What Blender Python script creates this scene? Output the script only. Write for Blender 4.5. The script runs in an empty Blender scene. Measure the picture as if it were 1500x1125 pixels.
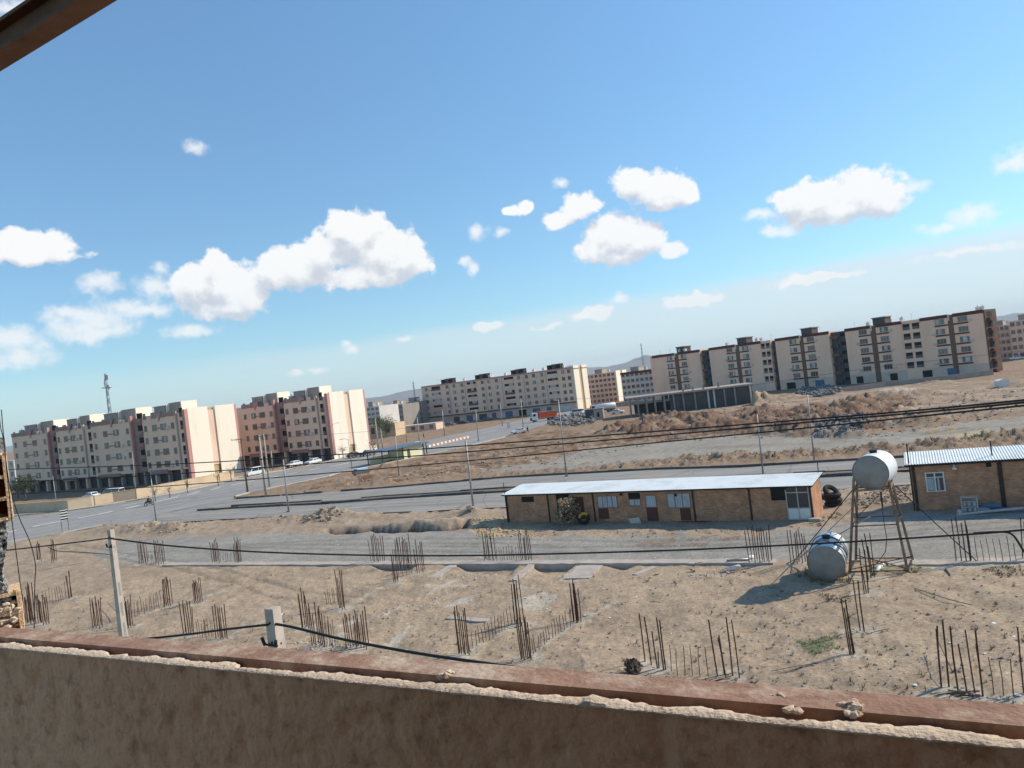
import bpy, math, random
import numpy as np
from mathutils import Vector, Matrix
from mathutils.geometry import tessellate_polygon
random.seed(7)
RNG = np.random.default_rng(7)
R_ = math.radians
scene = bpy.context.scene
COL = scene.collection

# ------------------------------------------------------------------ camera geometry
ROLL = R_(7.0); FPX = 1130.0; H = 12.5
PITCH = math.atan((567 - 562.5) * math.cos(ROLL) / FPX)
Fw = Vector((0, math.cos(PITCH), math.sin(PITCH)))
Zc = Vector((0, -math.sin(PITCH), math.cos(PITCH)))
Rt = math.cos(ROLL) * Vector((1, 0, 0)) - math.sin(ROLL) * Zc
Up = math.sin(ROLL) * Vector((1, 0, 0)) + math.cos(ROLL) * Zc
EYE = Vector((0, 0, H))
def ray(px, py): return Fw + Rt * ((px - 750) / FPX) - Up * ((py - 562.5) / FPX)
def G(px, py, z=0.0):
    d = ray(px, py); return EYE + d * ((z - H) / d.z)
def PD(px, py, D):
    d = ray(px, py); return EYE + d * (D / d.y)
def proj(p):
    v = Vector(p) - EYE; z = v.dot(Fw)
    return 750 + FPX * v.dot(Rt) / z, 562.5 - FPX * v.dot(Up) / z
def onplane(px, py, o, ang):
    """local (u, z) of the point of a vertical plane through o, heading ang, that a sight line meets"""
    n = Vector((-math.sin(ang), math.cos(ang), 0)); d = ray(px, py)
    t = n.dot(Vector((o[0], o[1], 0)) - EYE) / n.dot(d); p = EYE + d * t
    return (p - Vector((o[0], o[1], 0))).dot(Vector((math.cos(ang), math.sin(ang), 0))), p.z

# ------------------------------------------------------------------ mesh builder
class MB:
    def __init__(s): s.v = []; s.f = []; s.m = []
    def add(s, vs, fs, m=0):
        n = len(s.v); s.v += [tuple(v) for v in vs]
        s.f += [tuple(i + n for i in f) for f in fs]; s.m += [m] * len(fs); return s
    def box(s, x0, x1, y0, y1, z0, z1, m=0):
        vs = [(x, y, z) for z in (z0, z1) for y in (y0, y1) for x in (x0, x1)]
        return s.add(vs, [(0, 2, 3, 1), (4, 5, 7, 6), (0, 1, 5, 4), (2, 6, 7, 3), (0, 4, 6, 2), (1, 3, 7, 5)], m)
    def hexa(s, b, t, m=0):
        return s.add(list(b) + list(t), [(3, 2, 1, 0), (4, 5, 6, 7), (0, 1, 5, 4), (1, 2, 6, 5), (2, 3, 7, 6), (3, 0, 4, 7)], m)
    def bar(s, p0, p1, w, h=None, m=0, up=(0, 0, 1)):
        p0 = Vector(p0); p1 = Vector(p1); h = h or w; d = (p1 - p0).normalized(); u = Vector(up)
        if abs(d.dot(u)) > .98: u = Vector((0, 1, 0))
        a = d.cross(u).normalized() * w / 2; b = a.cross(d).normalized() * h / 2
        return s.hexa([p0 - a - b, p0 + a - b, p0 + a + b, p0 - a + b], [p1 - a - b, p1 + a - b, p1 + a + b, p1 - a + b], m)
    def tube(s, pts, r, n=8, m=0, cap=True):
        pts = [Vector(p) for p in pts]; k = len(pts); rs = r if isinstance(r, (list, tuple)) else [r] * k
        base = len(s.v); pu = None
        for i, p in enumerate(pts):
            d = (pts[min(i + 1, k - 1)] - pts[max(i - 1, 0)]).normalized()
            u = Vector((0, 0, 1)) if abs(d.z) < .9 else Vector((1, 0, 0))
            if pu is not None: u = pu
            a = d.cross(u).normalized(); b = a.cross(d).normalized(); pu = b
            for j in range(n):
                t = 2 * math.pi * j / n; s.v.append(tuple(p + (a * math.cos(t) + b * math.sin(t)) * rs[i]))
        for i in range(k - 1):
            for j in range(n):
                j2 = (j + 1) % n; o = base + i * n
                s.f.append((o + j, o + j2, o + n + j2, o + n + j)); s.m.append(m)
        if cap:
            s.f.append(tuple(base + j for j in reversed(range(n)))); s.m.append(m)
            s.f.append(tuple(base + (k - 1) * n + j for j in range(n))); s.m.append(m)
        return s
    def prism(s, poly, a0, a1, axis='y', m=0):
        """poly in the two other axes, extruded along axis"""
        def P(p, a): return {'y': (p[0], a, p[1]), 'x': (a, p[0], p[1]), 'z': (p[0], p[1], a)}[axis]
        n = len(poly); vs = [P(p, a0) for p in poly] + [P(p, a1) for p in poly]
        fs = [tuple(range(n)), tuple(reversed(range(n, 2 * n)))] + [(i, i + n, (i + 1) % n + n, (i + 1) % n) for i in range(n)]
        return s.add(vs, fs, m)
    def torus(s, c, R, r, axis, nR=20, nr=8, m=0, sx=1.0):
        c = Vector(c); ax = Vector(axis).normalized(); u = ax.orthogonal().normalized(); v = ax.cross(u)
        b = len(s.v)
        for i in range(nR):
            t = 2 * math.pi * i / nR; d = u * math.cos(t) + v * math.sin(t)
            for j in range(nr):
                q = 2 * math.pi * j / nr; s.v.append(tuple(c + d * (R + r * math.cos(q)) + ax * (r * sx * math.sin(q))))
        for i in range(nR):
            for j in range(nr):
                s.f.append((b + i * nr + j, b + ((i + 1) % nR) * nr + j, b + ((i + 1) % nR) * nr + (j + 1) % nr, b + i * nr + (j + 1) % nr)); s.m.append(m)
        return s
    def rock(s, c, r, m=0, sq=.7):
        ph = (1 + 5 ** .5) / 2
        base = [(-1, ph, 0), (1, ph, 0), (-1, -ph, 0), (1, -ph, 0), (0, -1, ph), (0, 1, ph), (0, -1, -ph), (0, 1, -ph), (ph, 0, -1), (ph, 0, 1), (-ph, 0, -1), (-ph, 0, 1)]
        fs = [(0, 11, 5), (0, 5, 1), (0, 1, 7), (0, 7, 10), (0, 10, 11), (1, 5, 9), (5, 11, 4), (11, 10, 2), (10, 7, 6), (7, 1, 8), (3, 9, 4), (3, 4, 2), (3, 2, 6), (3, 6, 8), (3, 8, 9), (4, 9, 5), (2, 4, 11), (6, 2, 10), (8, 6, 7), (9, 8, 1)]
        a = random.random() * 6.28; ca, sa = math.cos(a), math.sin(a); ex = random.uniform(.7, 1.4); out = []
        for (x, y, z) in base:
            k = r / 1.9 * random.uniform(.7, 1.25); x, y, z = x * k * ex, y * k, z * k * sq
            out.append((c[0] + x * ca - y * sa, c[1] + x * sa + y * ca, c[2] + z))
        return s.add(out, fs, m)
    def build(s, name, mats, parent=None, smooth=False, loc=None):
        me = bpy.data.meshes.new(name); me.from_pydata(s.v, [], s.f)
        if not isinstance(mats, (list, tuple)): mats = [mats]
        for mm in mats: me.materials.append(mm)
        if len(mats) > 1: me.polygons.foreach_set('material_index', s.m)
        if smooth: me.polygons.foreach_set('use_smooth', [True] * len(me.polygons))
        me.update()
        return link(name, me, parent, loc)
def link(name, me, parent=None, loc=None, rz=0):
    o = bpy.data.objects.new(name, me); COL.objects.link(o)
    if parent is not None: o.parent = parent
    if loc is not None: o.location = loc
    if rz: o.rotation_euler[2] = rz
    return o
def tag(o, label=None, cat=None, group=None, kind=None):
    if label: o['label'] = label
    if cat: o['category'] = cat
    if group: o['group'] = group
    if kind: o['kind'] = kind
    return o
def thing(name, label, cat, loc=(0, 0, 0), rz=0.0, group=None):
    o = bpy.data.objects.new(name, None); COL.objects.link(o); o.empty_display_size = .3
    o.location = loc; o.rotation_euler[2] = rz
    return tag(o, label, cat, group)
def copy_tree(o, parent=None):
    c = o.copy(); COL.objects.link(c)
    if parent is not None: c.parent = parent
    for ch in list(o.children): copy_tree(ch, c)
    return c

# ------------------------------------------------------------------ materials
def newmat(name):
    m = bpy.data.materials.new(name); m.use_nodes = True
    nt = m.node_tree; b = nt.nodes['Principled BSDF']; b.inputs['Specular IOR Level'].default_value = .25
    return m, nt, b
def nd(nt, t, **kw):
    n = nt.nodes.new(t)
    for k, v in kw.items():
        if k in n.inputs: n.inputs[k].default_value = v
        else: setattr(n, k, v)
    return n
def rgba(c): return (c[0], c[1], c[2], 1)
def mat(name, c, c2=None, rough=.85, scale=2.0, bump=0.0, bscale=None, metal=0.0, spec=.25, dark=None, dscale=.6, damt=.5, stretch=None, detail=6):
    """base colour broken up between c and c2 by noise, with an optional third stain colour"""
    m, nt, b = newmat(name); L = nt.links
    tc = nd(nt, 'ShaderNodeTexCoord'); src = tc.outputs['Object']
    if stretch:
        mp = nd(nt, 'ShaderNodeMapping'); mp.inputs['Scale'].default_value = stretch
        L.new(src, mp.inputs[0]); src = mp.outputs[0]
    n1 = nd(nt, 'ShaderNodeTexNoise', Scale=scale, Detail=detail, Roughness=.65); L.new(src, n1.inputs['Vector'])
    r1 = nd(nt, 'ShaderNodeMapRange'); r1.inputs[1].default_value = .3; r1.inputs[2].default_value = .7
    L.new(n1.outputs[0], r1.inputs[0])
    c2 = c2 or tuple(x * .72 for x in c)
    mx = nd(nt, 'ShaderNodeMix', data_type='RGBA'); mx.inputs[6].default_value = rgba(c); mx.inputs[7].default_value = rgba(c2)
    L.new(r1.outputs[0], mx.inputs[0]); col = mx.outputs[2]
    if dark:
        n2 = nd(nt, 'ShaderNodeTexNoise', Scale=dscale, Detail=8, Roughness=.7); L.new(src, n2.inputs['Vector'])
        r2 = nd(nt, 'ShaderNodeMapRange'); r2.inputs[1].default_value = .5; r2.inputs[2].default_value = .68; r2.inputs[4].default_value = damt
        L.new(n2.outputs[0], r2.inputs[0])
        m2 = nd(nt, 'ShaderNodeMix', data_type='RGBA'); m2.inputs[7].default_value = rgba(dark)
        L.new(r2.outputs[0], m2.inputs[0]); L.new(col, m2.inputs[6]); col = m2.outputs[2]
    L.new(col, b.inputs['Base Color'])
    b.inputs['Roughness'].default_value = rough; b.inputs['Metallic'].default_value = metal; b.inputs['Specular IOR Level'].default_value = spec
    if bump:
        nb = nd(nt, 'ShaderNodeTexNoise', Scale=bscale or scale * 6, Detail=6); L.new(src, nb.inputs['Vector'])
        bp = nd(nt, 'ShaderNodeBump', Strength=bump); bp.inputs['Distance'].default_value = .02
        L.new(nb.outputs[0], bp.inputs['Height']); L.new(bp.outputs[0], b.inputs['Normal'])
    return m
def brickmat(name, c1, c2, mortar, bw=.26, bh=.085):
    m, nt, b = newmat(name); L = nt.links
    tc = nd(nt, 'ShaderNodeTexCoord'); sp = nd(nt, 'ShaderNodeSeparateXYZ'); L.new(tc.outputs['Object'], sp.inputs[0])
    ad = nd(nt, 'ShaderNodeMath', operation='ADD'); L.new(sp.outputs[0], ad.inputs[0]); L.new(sp.outputs[1], ad.inputs[1])
    cb = nd(nt, 'ShaderNodeCombineXYZ'); L.new(ad.outputs[0], cb.inputs[0]); L.new(sp.outputs[2], cb.inputs[1])
    br = nd(nt, 'ShaderNodeTexBrick'); br.inputs['Scale'].default_value = 1
    for k, v in (('Color1', rgba(c1)), ('Color2', rgba(c2)), ('Mortar', rgba(mortar)), ('Mortar Size', .012), ('Brick Width', bw), ('Row Height', bh), ('Bias', 0.0)): br.inputs[k].default_value = v
    L.new(cb.outputs[0], br.inputs['Vector'])
    n = nd(nt, 'ShaderNodeTexNoise', Scale=1.1, Detail=8, Roughness=.7); L.new(tc.outputs['Object'], n.inputs['Vector'])
    rr = nd(nt, 'ShaderNodeMapRange'); rr.inputs[1].default_value = .3; rr.inputs[2].default_value = .7; rr.inputs[3].default_value = .62; rr.inputs[4].default_value = 1.3
    L.new(n.outputs[0], rr.inputs[0])
    mx = nd(nt, 'ShaderNodeMix', data_type='RGBA', blend_type='MULTIPLY'); mx.inputs[0].default_value = 1
    L.new(br.outputs[0], mx.inputs[6]); L.new(rr.outputs[0], mx.inputs[7]); L.new(mx.outputs[2], b.inputs['Base Color'])
    bp = nd(nt, 'ShaderNodeBump', Strength=.5); bp.inputs['Distance'].default_value = .01; bp.invert = True
    L.new(br.outputs['Fac'], bp.inputs['Height']); L.new(bp.outputs[0], b.inputs['Normal'])
    b.inputs['Roughness'].default_value = .9
    return m
def glassmat(name, c, rough=.15):
    m, nt, b = newmat(name); L = nt.links
    oi = nd(nt, 'ShaderNodeObjectInfo'); rr = nd(nt, 'ShaderNodeMapRange'); rr.inputs[3].default_value = .35; rr.inputs[4].default_value = 2.2
    L.new(oi.outputs['Random'], rr.inputs[0])
    mx = nd(nt, 'ShaderNodeMix', data_type='RGBA', blend_type='MULTIPLY'); mx.inputs[0].default_value = 1; mx.inputs[6].default_value = rgba(c)
    L.new(rr.outputs[0], mx.inputs[7]); L.new(mx.outputs[2], b.inputs['Base Color'])
    b.inputs['Roughness'].default_value = rough; b.inputs['Specular IOR Level'].default_value = .5
    return m
M = dict(
    rebar=mat('rust_rebar', (.10, .046, .028), (.05, .027, .019), .9, 8),
    rust=mat('rust_steel', (.33, .20, .145), (.23, .13, .09), .9, 11, .3, 60, dark=(.52, .42, .33), dscale=5, damt=.95),
    beam=mat('beam_rust', (.19, .095, .055), (.10, .05, .03), .8, 6, .2, 50),
    plaster=mat('parapet_plaster', (.76, .47, .30), (.64, .385, .24), .95, 2.2, .3, 60, dark=(.17, .10, .065), dscale=18, damt=.55),
    mortar=mat('rough_mortar', (.66, .53, .405), (.55, .43, .325), .95, 18, .3, 110, dark=(.33, .245, .18), dscale=12, damt=.45),
    pier=mat('pitted_concrete', (.46, .45, .44), (.2, .2, .2), .95, 60, 1.0, 90, dark=(.06, .06, .065), dscale=70, damt=.9),
    tile=mat('clay_tile', (.72, .52, .33), (.6, .4, .25), .9, 25, .4, 90),
    clay=mat('clay_inside', (.40, .19, .09), (.3, .13, .06), .9, 20),
    conc=mat('pole_concrete', (.47, .41, .35), (.38, .33, .28), .9, 3, .2, 30, dark=(.27, .23, .19), dscale=2, damt=.55),
    concd=mat('raw_concrete', (.30, .285, .27), (.22, .21, .2), .95, .8, .3, 8),
    screed=mat('dirty_screed', (.20, .125, .08), (.15, .095, .06), .97, 2),
    gable=mat('gable_brown', (.13, .085, .066), (.10, .065, .052), .95, .6),
    strip=mat('foundation_concrete', (.46, .40, .345), (.38, .325, .275), .95, 1.5, .4, 20, dark=(.3, .245, .195), dscale=.9, damt=.8),
    kerb=mat('shaded_kerb', (.09, .085, .08), (.14, .13, .12), .95, .8),  # shade on the kerb faces is put into this dark colour
    kerbl=mat('pale_kerb', (.52, .49, .44), (.40, .37, .33), .95, .5, dark=(.3, .26, .22), dscale=.3, damt=.8),
    steel=mat('lamp_steel', (.38, .37, .36), (.28, .27, .26), .5, 2, metal=.4),
    pipe=mat('rust_post', (.07, .045, .035), (.045, .03, .025), .8, 4),
    woodp=mat('weathered_wood', (.22, .16, .12), (.13, .10, .08), .9, 3, stretch=(6, 6, .5)),
    cable=mat('cable_black', (.016, .016, .018), (.024, .022, .022), .6, 4),
    galv=mat('galvanised', (.58, .60, .60), (.46, .48, .48), .42, 1.6, metal=.35, spec=.4, dark=(.3, .27, .23), dscale=2.5, damt=.4),
    galvend=mat('shaded_tank_end', (.30, .30, .29), (.22, .215, .205), .6, 1.4, metal=.2, dark=(.24, .19, .14), dscale=1.2, damt=.6),  # shade on the end plates is put into a greyer base colour
    tankw=mat('tank_white', (.74, .75, .75), (.62, .64, .65), .45, 1.2, metal=.1),
    brown=mat('tower_steel', (.30, .21, .15), (.17, .10, .065), .85, 3.5, dark=(.09, .05, .035), dscale=3, damt=.7),
    brick=brickmat('house_brick', (.56, .285, .16), (.40, .19, .10), (.36, .245, .17), .28, .1),
    roof=mat('sheet_roof', (.70, .74, .74), (.63, .67, .67), .9, .5, metal=0, spec=.08, dark=(.50, .50, .48), dscale=.5, damt=.6),
    fascia=mat('dark_fascia', (.03, .028, .03), None, .7, 3),
    rdoor=mat('red_oxide', (.14, .055, .04), (.10, .04, .03), .7, 3),
    white=mat('white_paint', (.72, .71, .68), (.62, .61, .58), .6, 2),
    curtain=mat('pale_panes', (.52, .55, .56), (.28, .30, .32), .4, 5, stretch=(3, 3, .3), detail=2),
    black=mat('black_rubber', (.02, .02, .021), (.032, .031, .03), .85, 6),
    yellow=mat('yellow_paint', (.55, .36, .04), None, .7, 4),
    dark=mat('dark_opening', (.018, .017, .017), (.03, .028, .026), .95, 1),
    glass=glassmat('window_glass', (.075, .078, .082)),
    glassb=glassmat('car_glass', (.03, .035, .04)),
    frame=mat('window_frame', (.50, .48, .45), None, .6, 2),
    fbrown=mat('brown_frame', (.30, .21, .165), None, .7, 2),
    tanR=mat('tan_render', (.90, .60, .435), (.83, .54, .39), .95, .35, dark=(.66, .43, .31), dscale=.25, damt=.55, stretch=(1, 1, .3)),
    base=mat('ground_floor_render', (.70, .54, .43), (.60, .46, .365), .95, .4, dark=(.42, .33, .265), dscale=.25, damt=.5),
    redband=mat('dark_red_band', (.13, .045, .04), (.11, .04, .036), .9, 1),
    recess=mat('brown_strip', (.20, .125, .09), (.165, .10, .075), .9, .5),
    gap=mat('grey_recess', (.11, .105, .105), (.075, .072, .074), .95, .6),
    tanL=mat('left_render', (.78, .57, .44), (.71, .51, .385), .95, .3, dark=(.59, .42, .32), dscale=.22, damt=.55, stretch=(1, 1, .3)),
    cream=mat('cream_end_wall', (.82, .745, .62), (.77, .695, .575), .95, .25, dark=(.66, .57, .45), dscale=.3, damt=.5, stretch=(1, 1, .16)),
    ochre=mat('ochre_recess', (.50, .355, .19), (.45, .315, .165), .95, .3),
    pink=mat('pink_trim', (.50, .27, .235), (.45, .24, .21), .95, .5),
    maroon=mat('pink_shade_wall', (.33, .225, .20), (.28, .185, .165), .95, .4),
    beige=mat('beige_fence', (.62, .49, .335), (.55, .425, .285), .95, .5, .2, 5, dark=(.42, .31, .20), dscale=.4, damt=.5),
    farw=mat('far_white', (.62, .60, .57), (.5, .48, .46), .95, .3),
    fargrey=mat('far_grey', (.34, .31, .28), (.27, .245, .22), .95, .3),
    roofgrey=mat('roof_hut', (.38, .33, .29), (.30, .26, .23), .95, .6),
    bark=mat('bark', (.14, .10, .075), None, .95, 5),
    leaf=mat('leaf', (.055, .075, .035), (.035, .05, .022), .8, 1.5),
    leafd=mat('dry_leaf', (.36, .28, .17), (.25, .19, .115), .95, 2.5, spec=.05),
    grass=mat('weed_green', (.10, .115, .05), (.15, .14, .07), .9, 1.2),
    straw=mat('dry_weed', (.33, .26, .17), (.23, .175, .115), .95, 1.5, spec=.05),
    paintw=mat('car_white', (.74, .74, .73), (.68, .68, .67), .35, 1, spec=.5),
    paintg=mat('car_grey', (.16, .165, .17), None, .35, 1, spec=.5),
    paintd=mat('car_dark', (.04, .045, .055), None, .35, 1, spec=.5),
    orange=mat('orange_paint', (.72, .13, .035), (.62, .10, .03), .5, 1),
    blue=mat('blue_roof', (.10, .16, .26), (.08, .13, .21), .6, 1),
    pale=mat('pale_blue_tarp', (.48, .66, .70), (.40, .58, .63), .6, 1),
    lemon=mat('pale_yellow_wall', (.72, .69, .45), (.66, .62, .40), .9, .6),
    stone=mat('stone', (.36, .30, .245), (.28, .225, .18), .97, 2.5, spec=.05),
    stoneg=mat('grey_stone', (.26, .255, .25), (.13, .13, .13), .95, 1.2),
    stoney=mat('yellow_stone', (.50, .395, .25), (.40, .31, .20), .97, 2.0, spec=.05),
    rubbled=mat('dark_rubble', (.12, .115, .115), (.30, .28, .26), .95, 1.2),
    cloth=mat('dark_cloth', (.03, .035, .05), None, .9, 5),
    skin=mat('skin', (.42, .25, .17), None, .6, 5),
    mast=mat('mast_steel', (.34, .39, .45), None, .6, 2, metal=.1),
)

# ------------------------------------------------------------------ numpy noise
def _hash(ix, iy, s):
    h = (ix * 374761393 + iy * 668265263 + s * 1442695041) & 0xFFFFFFFF
    h = ((h ^ (h >> 13)) * 1274126177) & 0xFFFFFFFF
    return ((h ^ (h >> 16)) & 0xFFFF) / 65535.0
def vnoise(x, y, s=0):
    """gradient noise, about 0..1"""
    ix = np.floor(x).astype(np.int64); iy = np.floor(y).astype(np.int64); fx = x - ix; fy = y - iy
    ux = fx * fx * fx * (fx * (fx * 6 - 15) + 10); uy = fy * fy * fy * (fy * (fy * 6 - 15) + 10)
    def g(i, j, dx, dy):
        a = _hash(i, j, s) * 6.2831853; return np.cos(a) * dx + np.sin(a) * dy
    a = g(ix, iy, fx, fy); b = g(ix + 1, iy, fx - 1, fy); c = g(ix, iy + 1, fx, fy - 1); d = g(ix + 1, iy + 1, fx - 1, fy - 1)
    v = a + (b - a) * ux + (c - a) * uy + (a - b - c + d) * ux * uy
    return np.clip(.5 + v * .85, 0, 1)
def fbm(x, y, o=5, s=0, g=.5):
    t = np.zeros_like(x); a = 1.; n = 0.
    for k in range(o):
        t += a * vnoise(x * 2 ** k + 17.3 * k, y * 2 ** k - 9.1 * k, s + k); n += a; a *= g
    return t / n
def inpoly(px, py, poly):
    r = np.zeros(px.shape, bool); n = len(poly)
    for i in range(n):
        x0, y0 = poly[i]; x1, y1 = poly[(i + 1) % n]
        if y0 == y1: continue
        c = ((y0 > py) != (y1 > py)) & (px < (x1 - x0) * (py - y0) / (y1 - y0) + x0)
        r ^= c
    return r

# ------------------------------------------------------------------ ground layout (outlines traced on the ground plane)
def W(poly): return [tuple(G(*p).xy) for p in poly]
AVENUE = [(-60, 772), (0, 760), (100, 749), (150, 742), (250, 725), (345, 704), (480, 677), (545, 661), (600, 651), (660, 638), (720, 625), (790, 609), (850, 597), (868, 602), (800, 622), (740, 640), (680, 655), (627, 666), (590, 674), (540, 684), (500, 692), (480, 698), (430, 708), (365, 722), (344, 728), (330, 742), (250, 768), (150, 769), (92, 780), (11, 795), (-60, 808)]
CROSSF = [(300, 742), (346, 731), (500, 720), (565, 715), (740, 700), (960, 688), (1085, 684.5), (1190, 678), (1328, 670), (1520, 657), (1520, 676), (1323, 687), (1210, 693), (743, 716), (642, 723), (560, 728), (500, 733), (340, 742), (300, 748)]
CROSSN = [(240, 752), (340, 745.5), (500, 737), (560, 732), (742, 721), (1210, 699), (1306, 693.5), (1520, 681), (1520, 700), (1330, 711), (1210, 719), (745, 744), (692, 746), (560, 752), (395, 757), (300, 763), (200, 770)]
LANE = [(130, 812), (190, 789), (310, 783), (440, 781), (560, 780), (640, 775), (695, 776), (760, 786), (900, 786), (1100, 784), (1195, 772), (1340, 752), (1520, 738), (1520, 817), (1140, 822), (900, 823), (560, 822), (240, 826), (170, 826)]
PLAIN = [(700, 690), (800, 676), (850, 660), (960, 648), (1080, 637), (1200, 642), (1260, 641), (1300, 634), (1400, 621), (1520, 609), (1520, 626), (1400, 642), (1300, 654), (1200, 661), (1100, 663), (1000, 669), (900, 681), (800, 689)]
PLAIN2 = [(1230, 618), (1300, 598), (1400, 590), (1520, 577), (1520, 588), (1400, 602), (1300, 612)]
MOUNDS = [(880, 634), (950, 606), (1090, 592), (1230, 572), (1330, 562), (1520, 556), (1520, 600), (1400, 612), (1290, 628), (1200, 636), (1080, 634), (960, 645)]
MCORE = [(880, 636), (950, 614), (1090, 603), (1230, 592), (1335, 584), (1340, 600), (1290, 626), (1200, 637), (1080, 634), (960, 646)]
MOUNDS2 = [(430, 716), (560, 690), (690, 655), (800, 628), (880, 634), (960, 645), (850, 658), (790, 675), (690, 690), (560, 708)]
TRENCH = [(476, 775), (560, 771), (650, 769), (676, 765), (690, 764), (688, 770), (660, 775), (560, 779), (490, 780)]
PITS = [[(672, 826.3), (760, 826.3), (744, 842), (700, 839), (680, 834)], [(777, 826.3), (842, 826.3), (818, 842), (795, 838)], [(545, 826.3), (610, 826.3), (600, 835), (560, 836)], [(885, 826.3), (930, 826.3), (915, 834)]]
SLABS = [[(745, 880), (790, 868), (820, 869), (790, 895), (760, 893)], [(655, 903), (716, 908), (710, 912), (655, 906)], [(650, 890), (692, 873), (697, 876), (660, 893)], [(740, 856), (775, 829), (784, 829), (752, 856)], [(815, 850), (850, 826), (885, 826), (850, 850)],
         [(560, 949), (600, 914), (606, 917), (575, 949)], [(440, 953), (520, 906), (530, 910), (480, 955)], [(1300, 830), (1520, 822), (1520, 828), (1330, 838)], [(620, 859), (690, 856), (690, 860), (630, 862)], [(745, 857), (790, 857), (790, 861), (750, 861)],
         [(112, 881), (135, 878), (135, 882), (115, 884)], [(290, 851), (322, 852), (318, 856), (292, 855)], [(630, 845), (660, 826), (668, 826), (645, 848)], [(1275, 1038), (1350, 1013), (1480, 1020), (1520, 1030), (1520, 1045)]]
LOTY = [(-60, 905), (120, 850), (250, 826.5), (560, 823), (900, 824), (1140, 823), (1520, 819)]
C_LOT = (.352, .266, .186); C_LANE = (.285, .264, .230); C_BROWN = (.270, .190, .128); C_RED = (.215, .150, .104); C_PLAIN = (.292, .264, .222); C_SLAB = (.42, .365, .29)
FOOT = [(317, 824), (350, 825), (290, 885), (277, 930), (325, 937), (447, 920), (501, 893), (467, 949), (524, 952), (553, 824), (580, 853), (593, 830), (616, 838), (718, 823), (771, 823), (680, 961), (761, 915), (770, 966), (845, 909), (962, 975), (1068, 989), (1115, 826), (1170, 826), (1269, 868), (1277, 846), (1248, 958), (1263, 923), (1410, 1015), (57, 822), (80, 823), (103, 876), (48, 912), (63, 914), (143, 918), (190, 920), (246, 888), (210, 825), (235, 826)]
BEAMS = [((687, 953), (754, 913)), ((778, 960), (840, 912)), ((983, 984), (1037, 987)), ((300, 936), (320, 932)), ((470, 950), (530, 948)), ((198, 905), (240, 889)), ((500, 893), (560, 860)), ((845, 909), (900, 880)), ((680, 960), (640, 985)), ((560, 903), (700, 835)), ((330, 935), (420, 895)), ((250, 888), (330, 868)), ((1440, 1021), (1520, 1024))]
TRACKS = [[(200, 812), (400, 800), (600, 803), (800, 806), (1000, 803), (1200, 796), (1520, 775)], [(240, 806), (500, 793), (700, 792), (900, 797), (1120, 794), (1300, 778), (1520, 752)], [(690, 684), (900, 668), (1100, 652), (1300, 645), (1520, 618)], [(850, 668), (1000, 657), (1200, 650), (1400, 630), (1520, 620)], [(930, 612), (1100, 596), (1300, 590), (1520, 572)], [(100, 800), (180, 815), (300, 835), (420, 870), (520, 880)], [(560, 700), (700, 668), (830, 640), (900, 615)], [(1240, 760), (1300, 735), (1330, 720)]]

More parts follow.
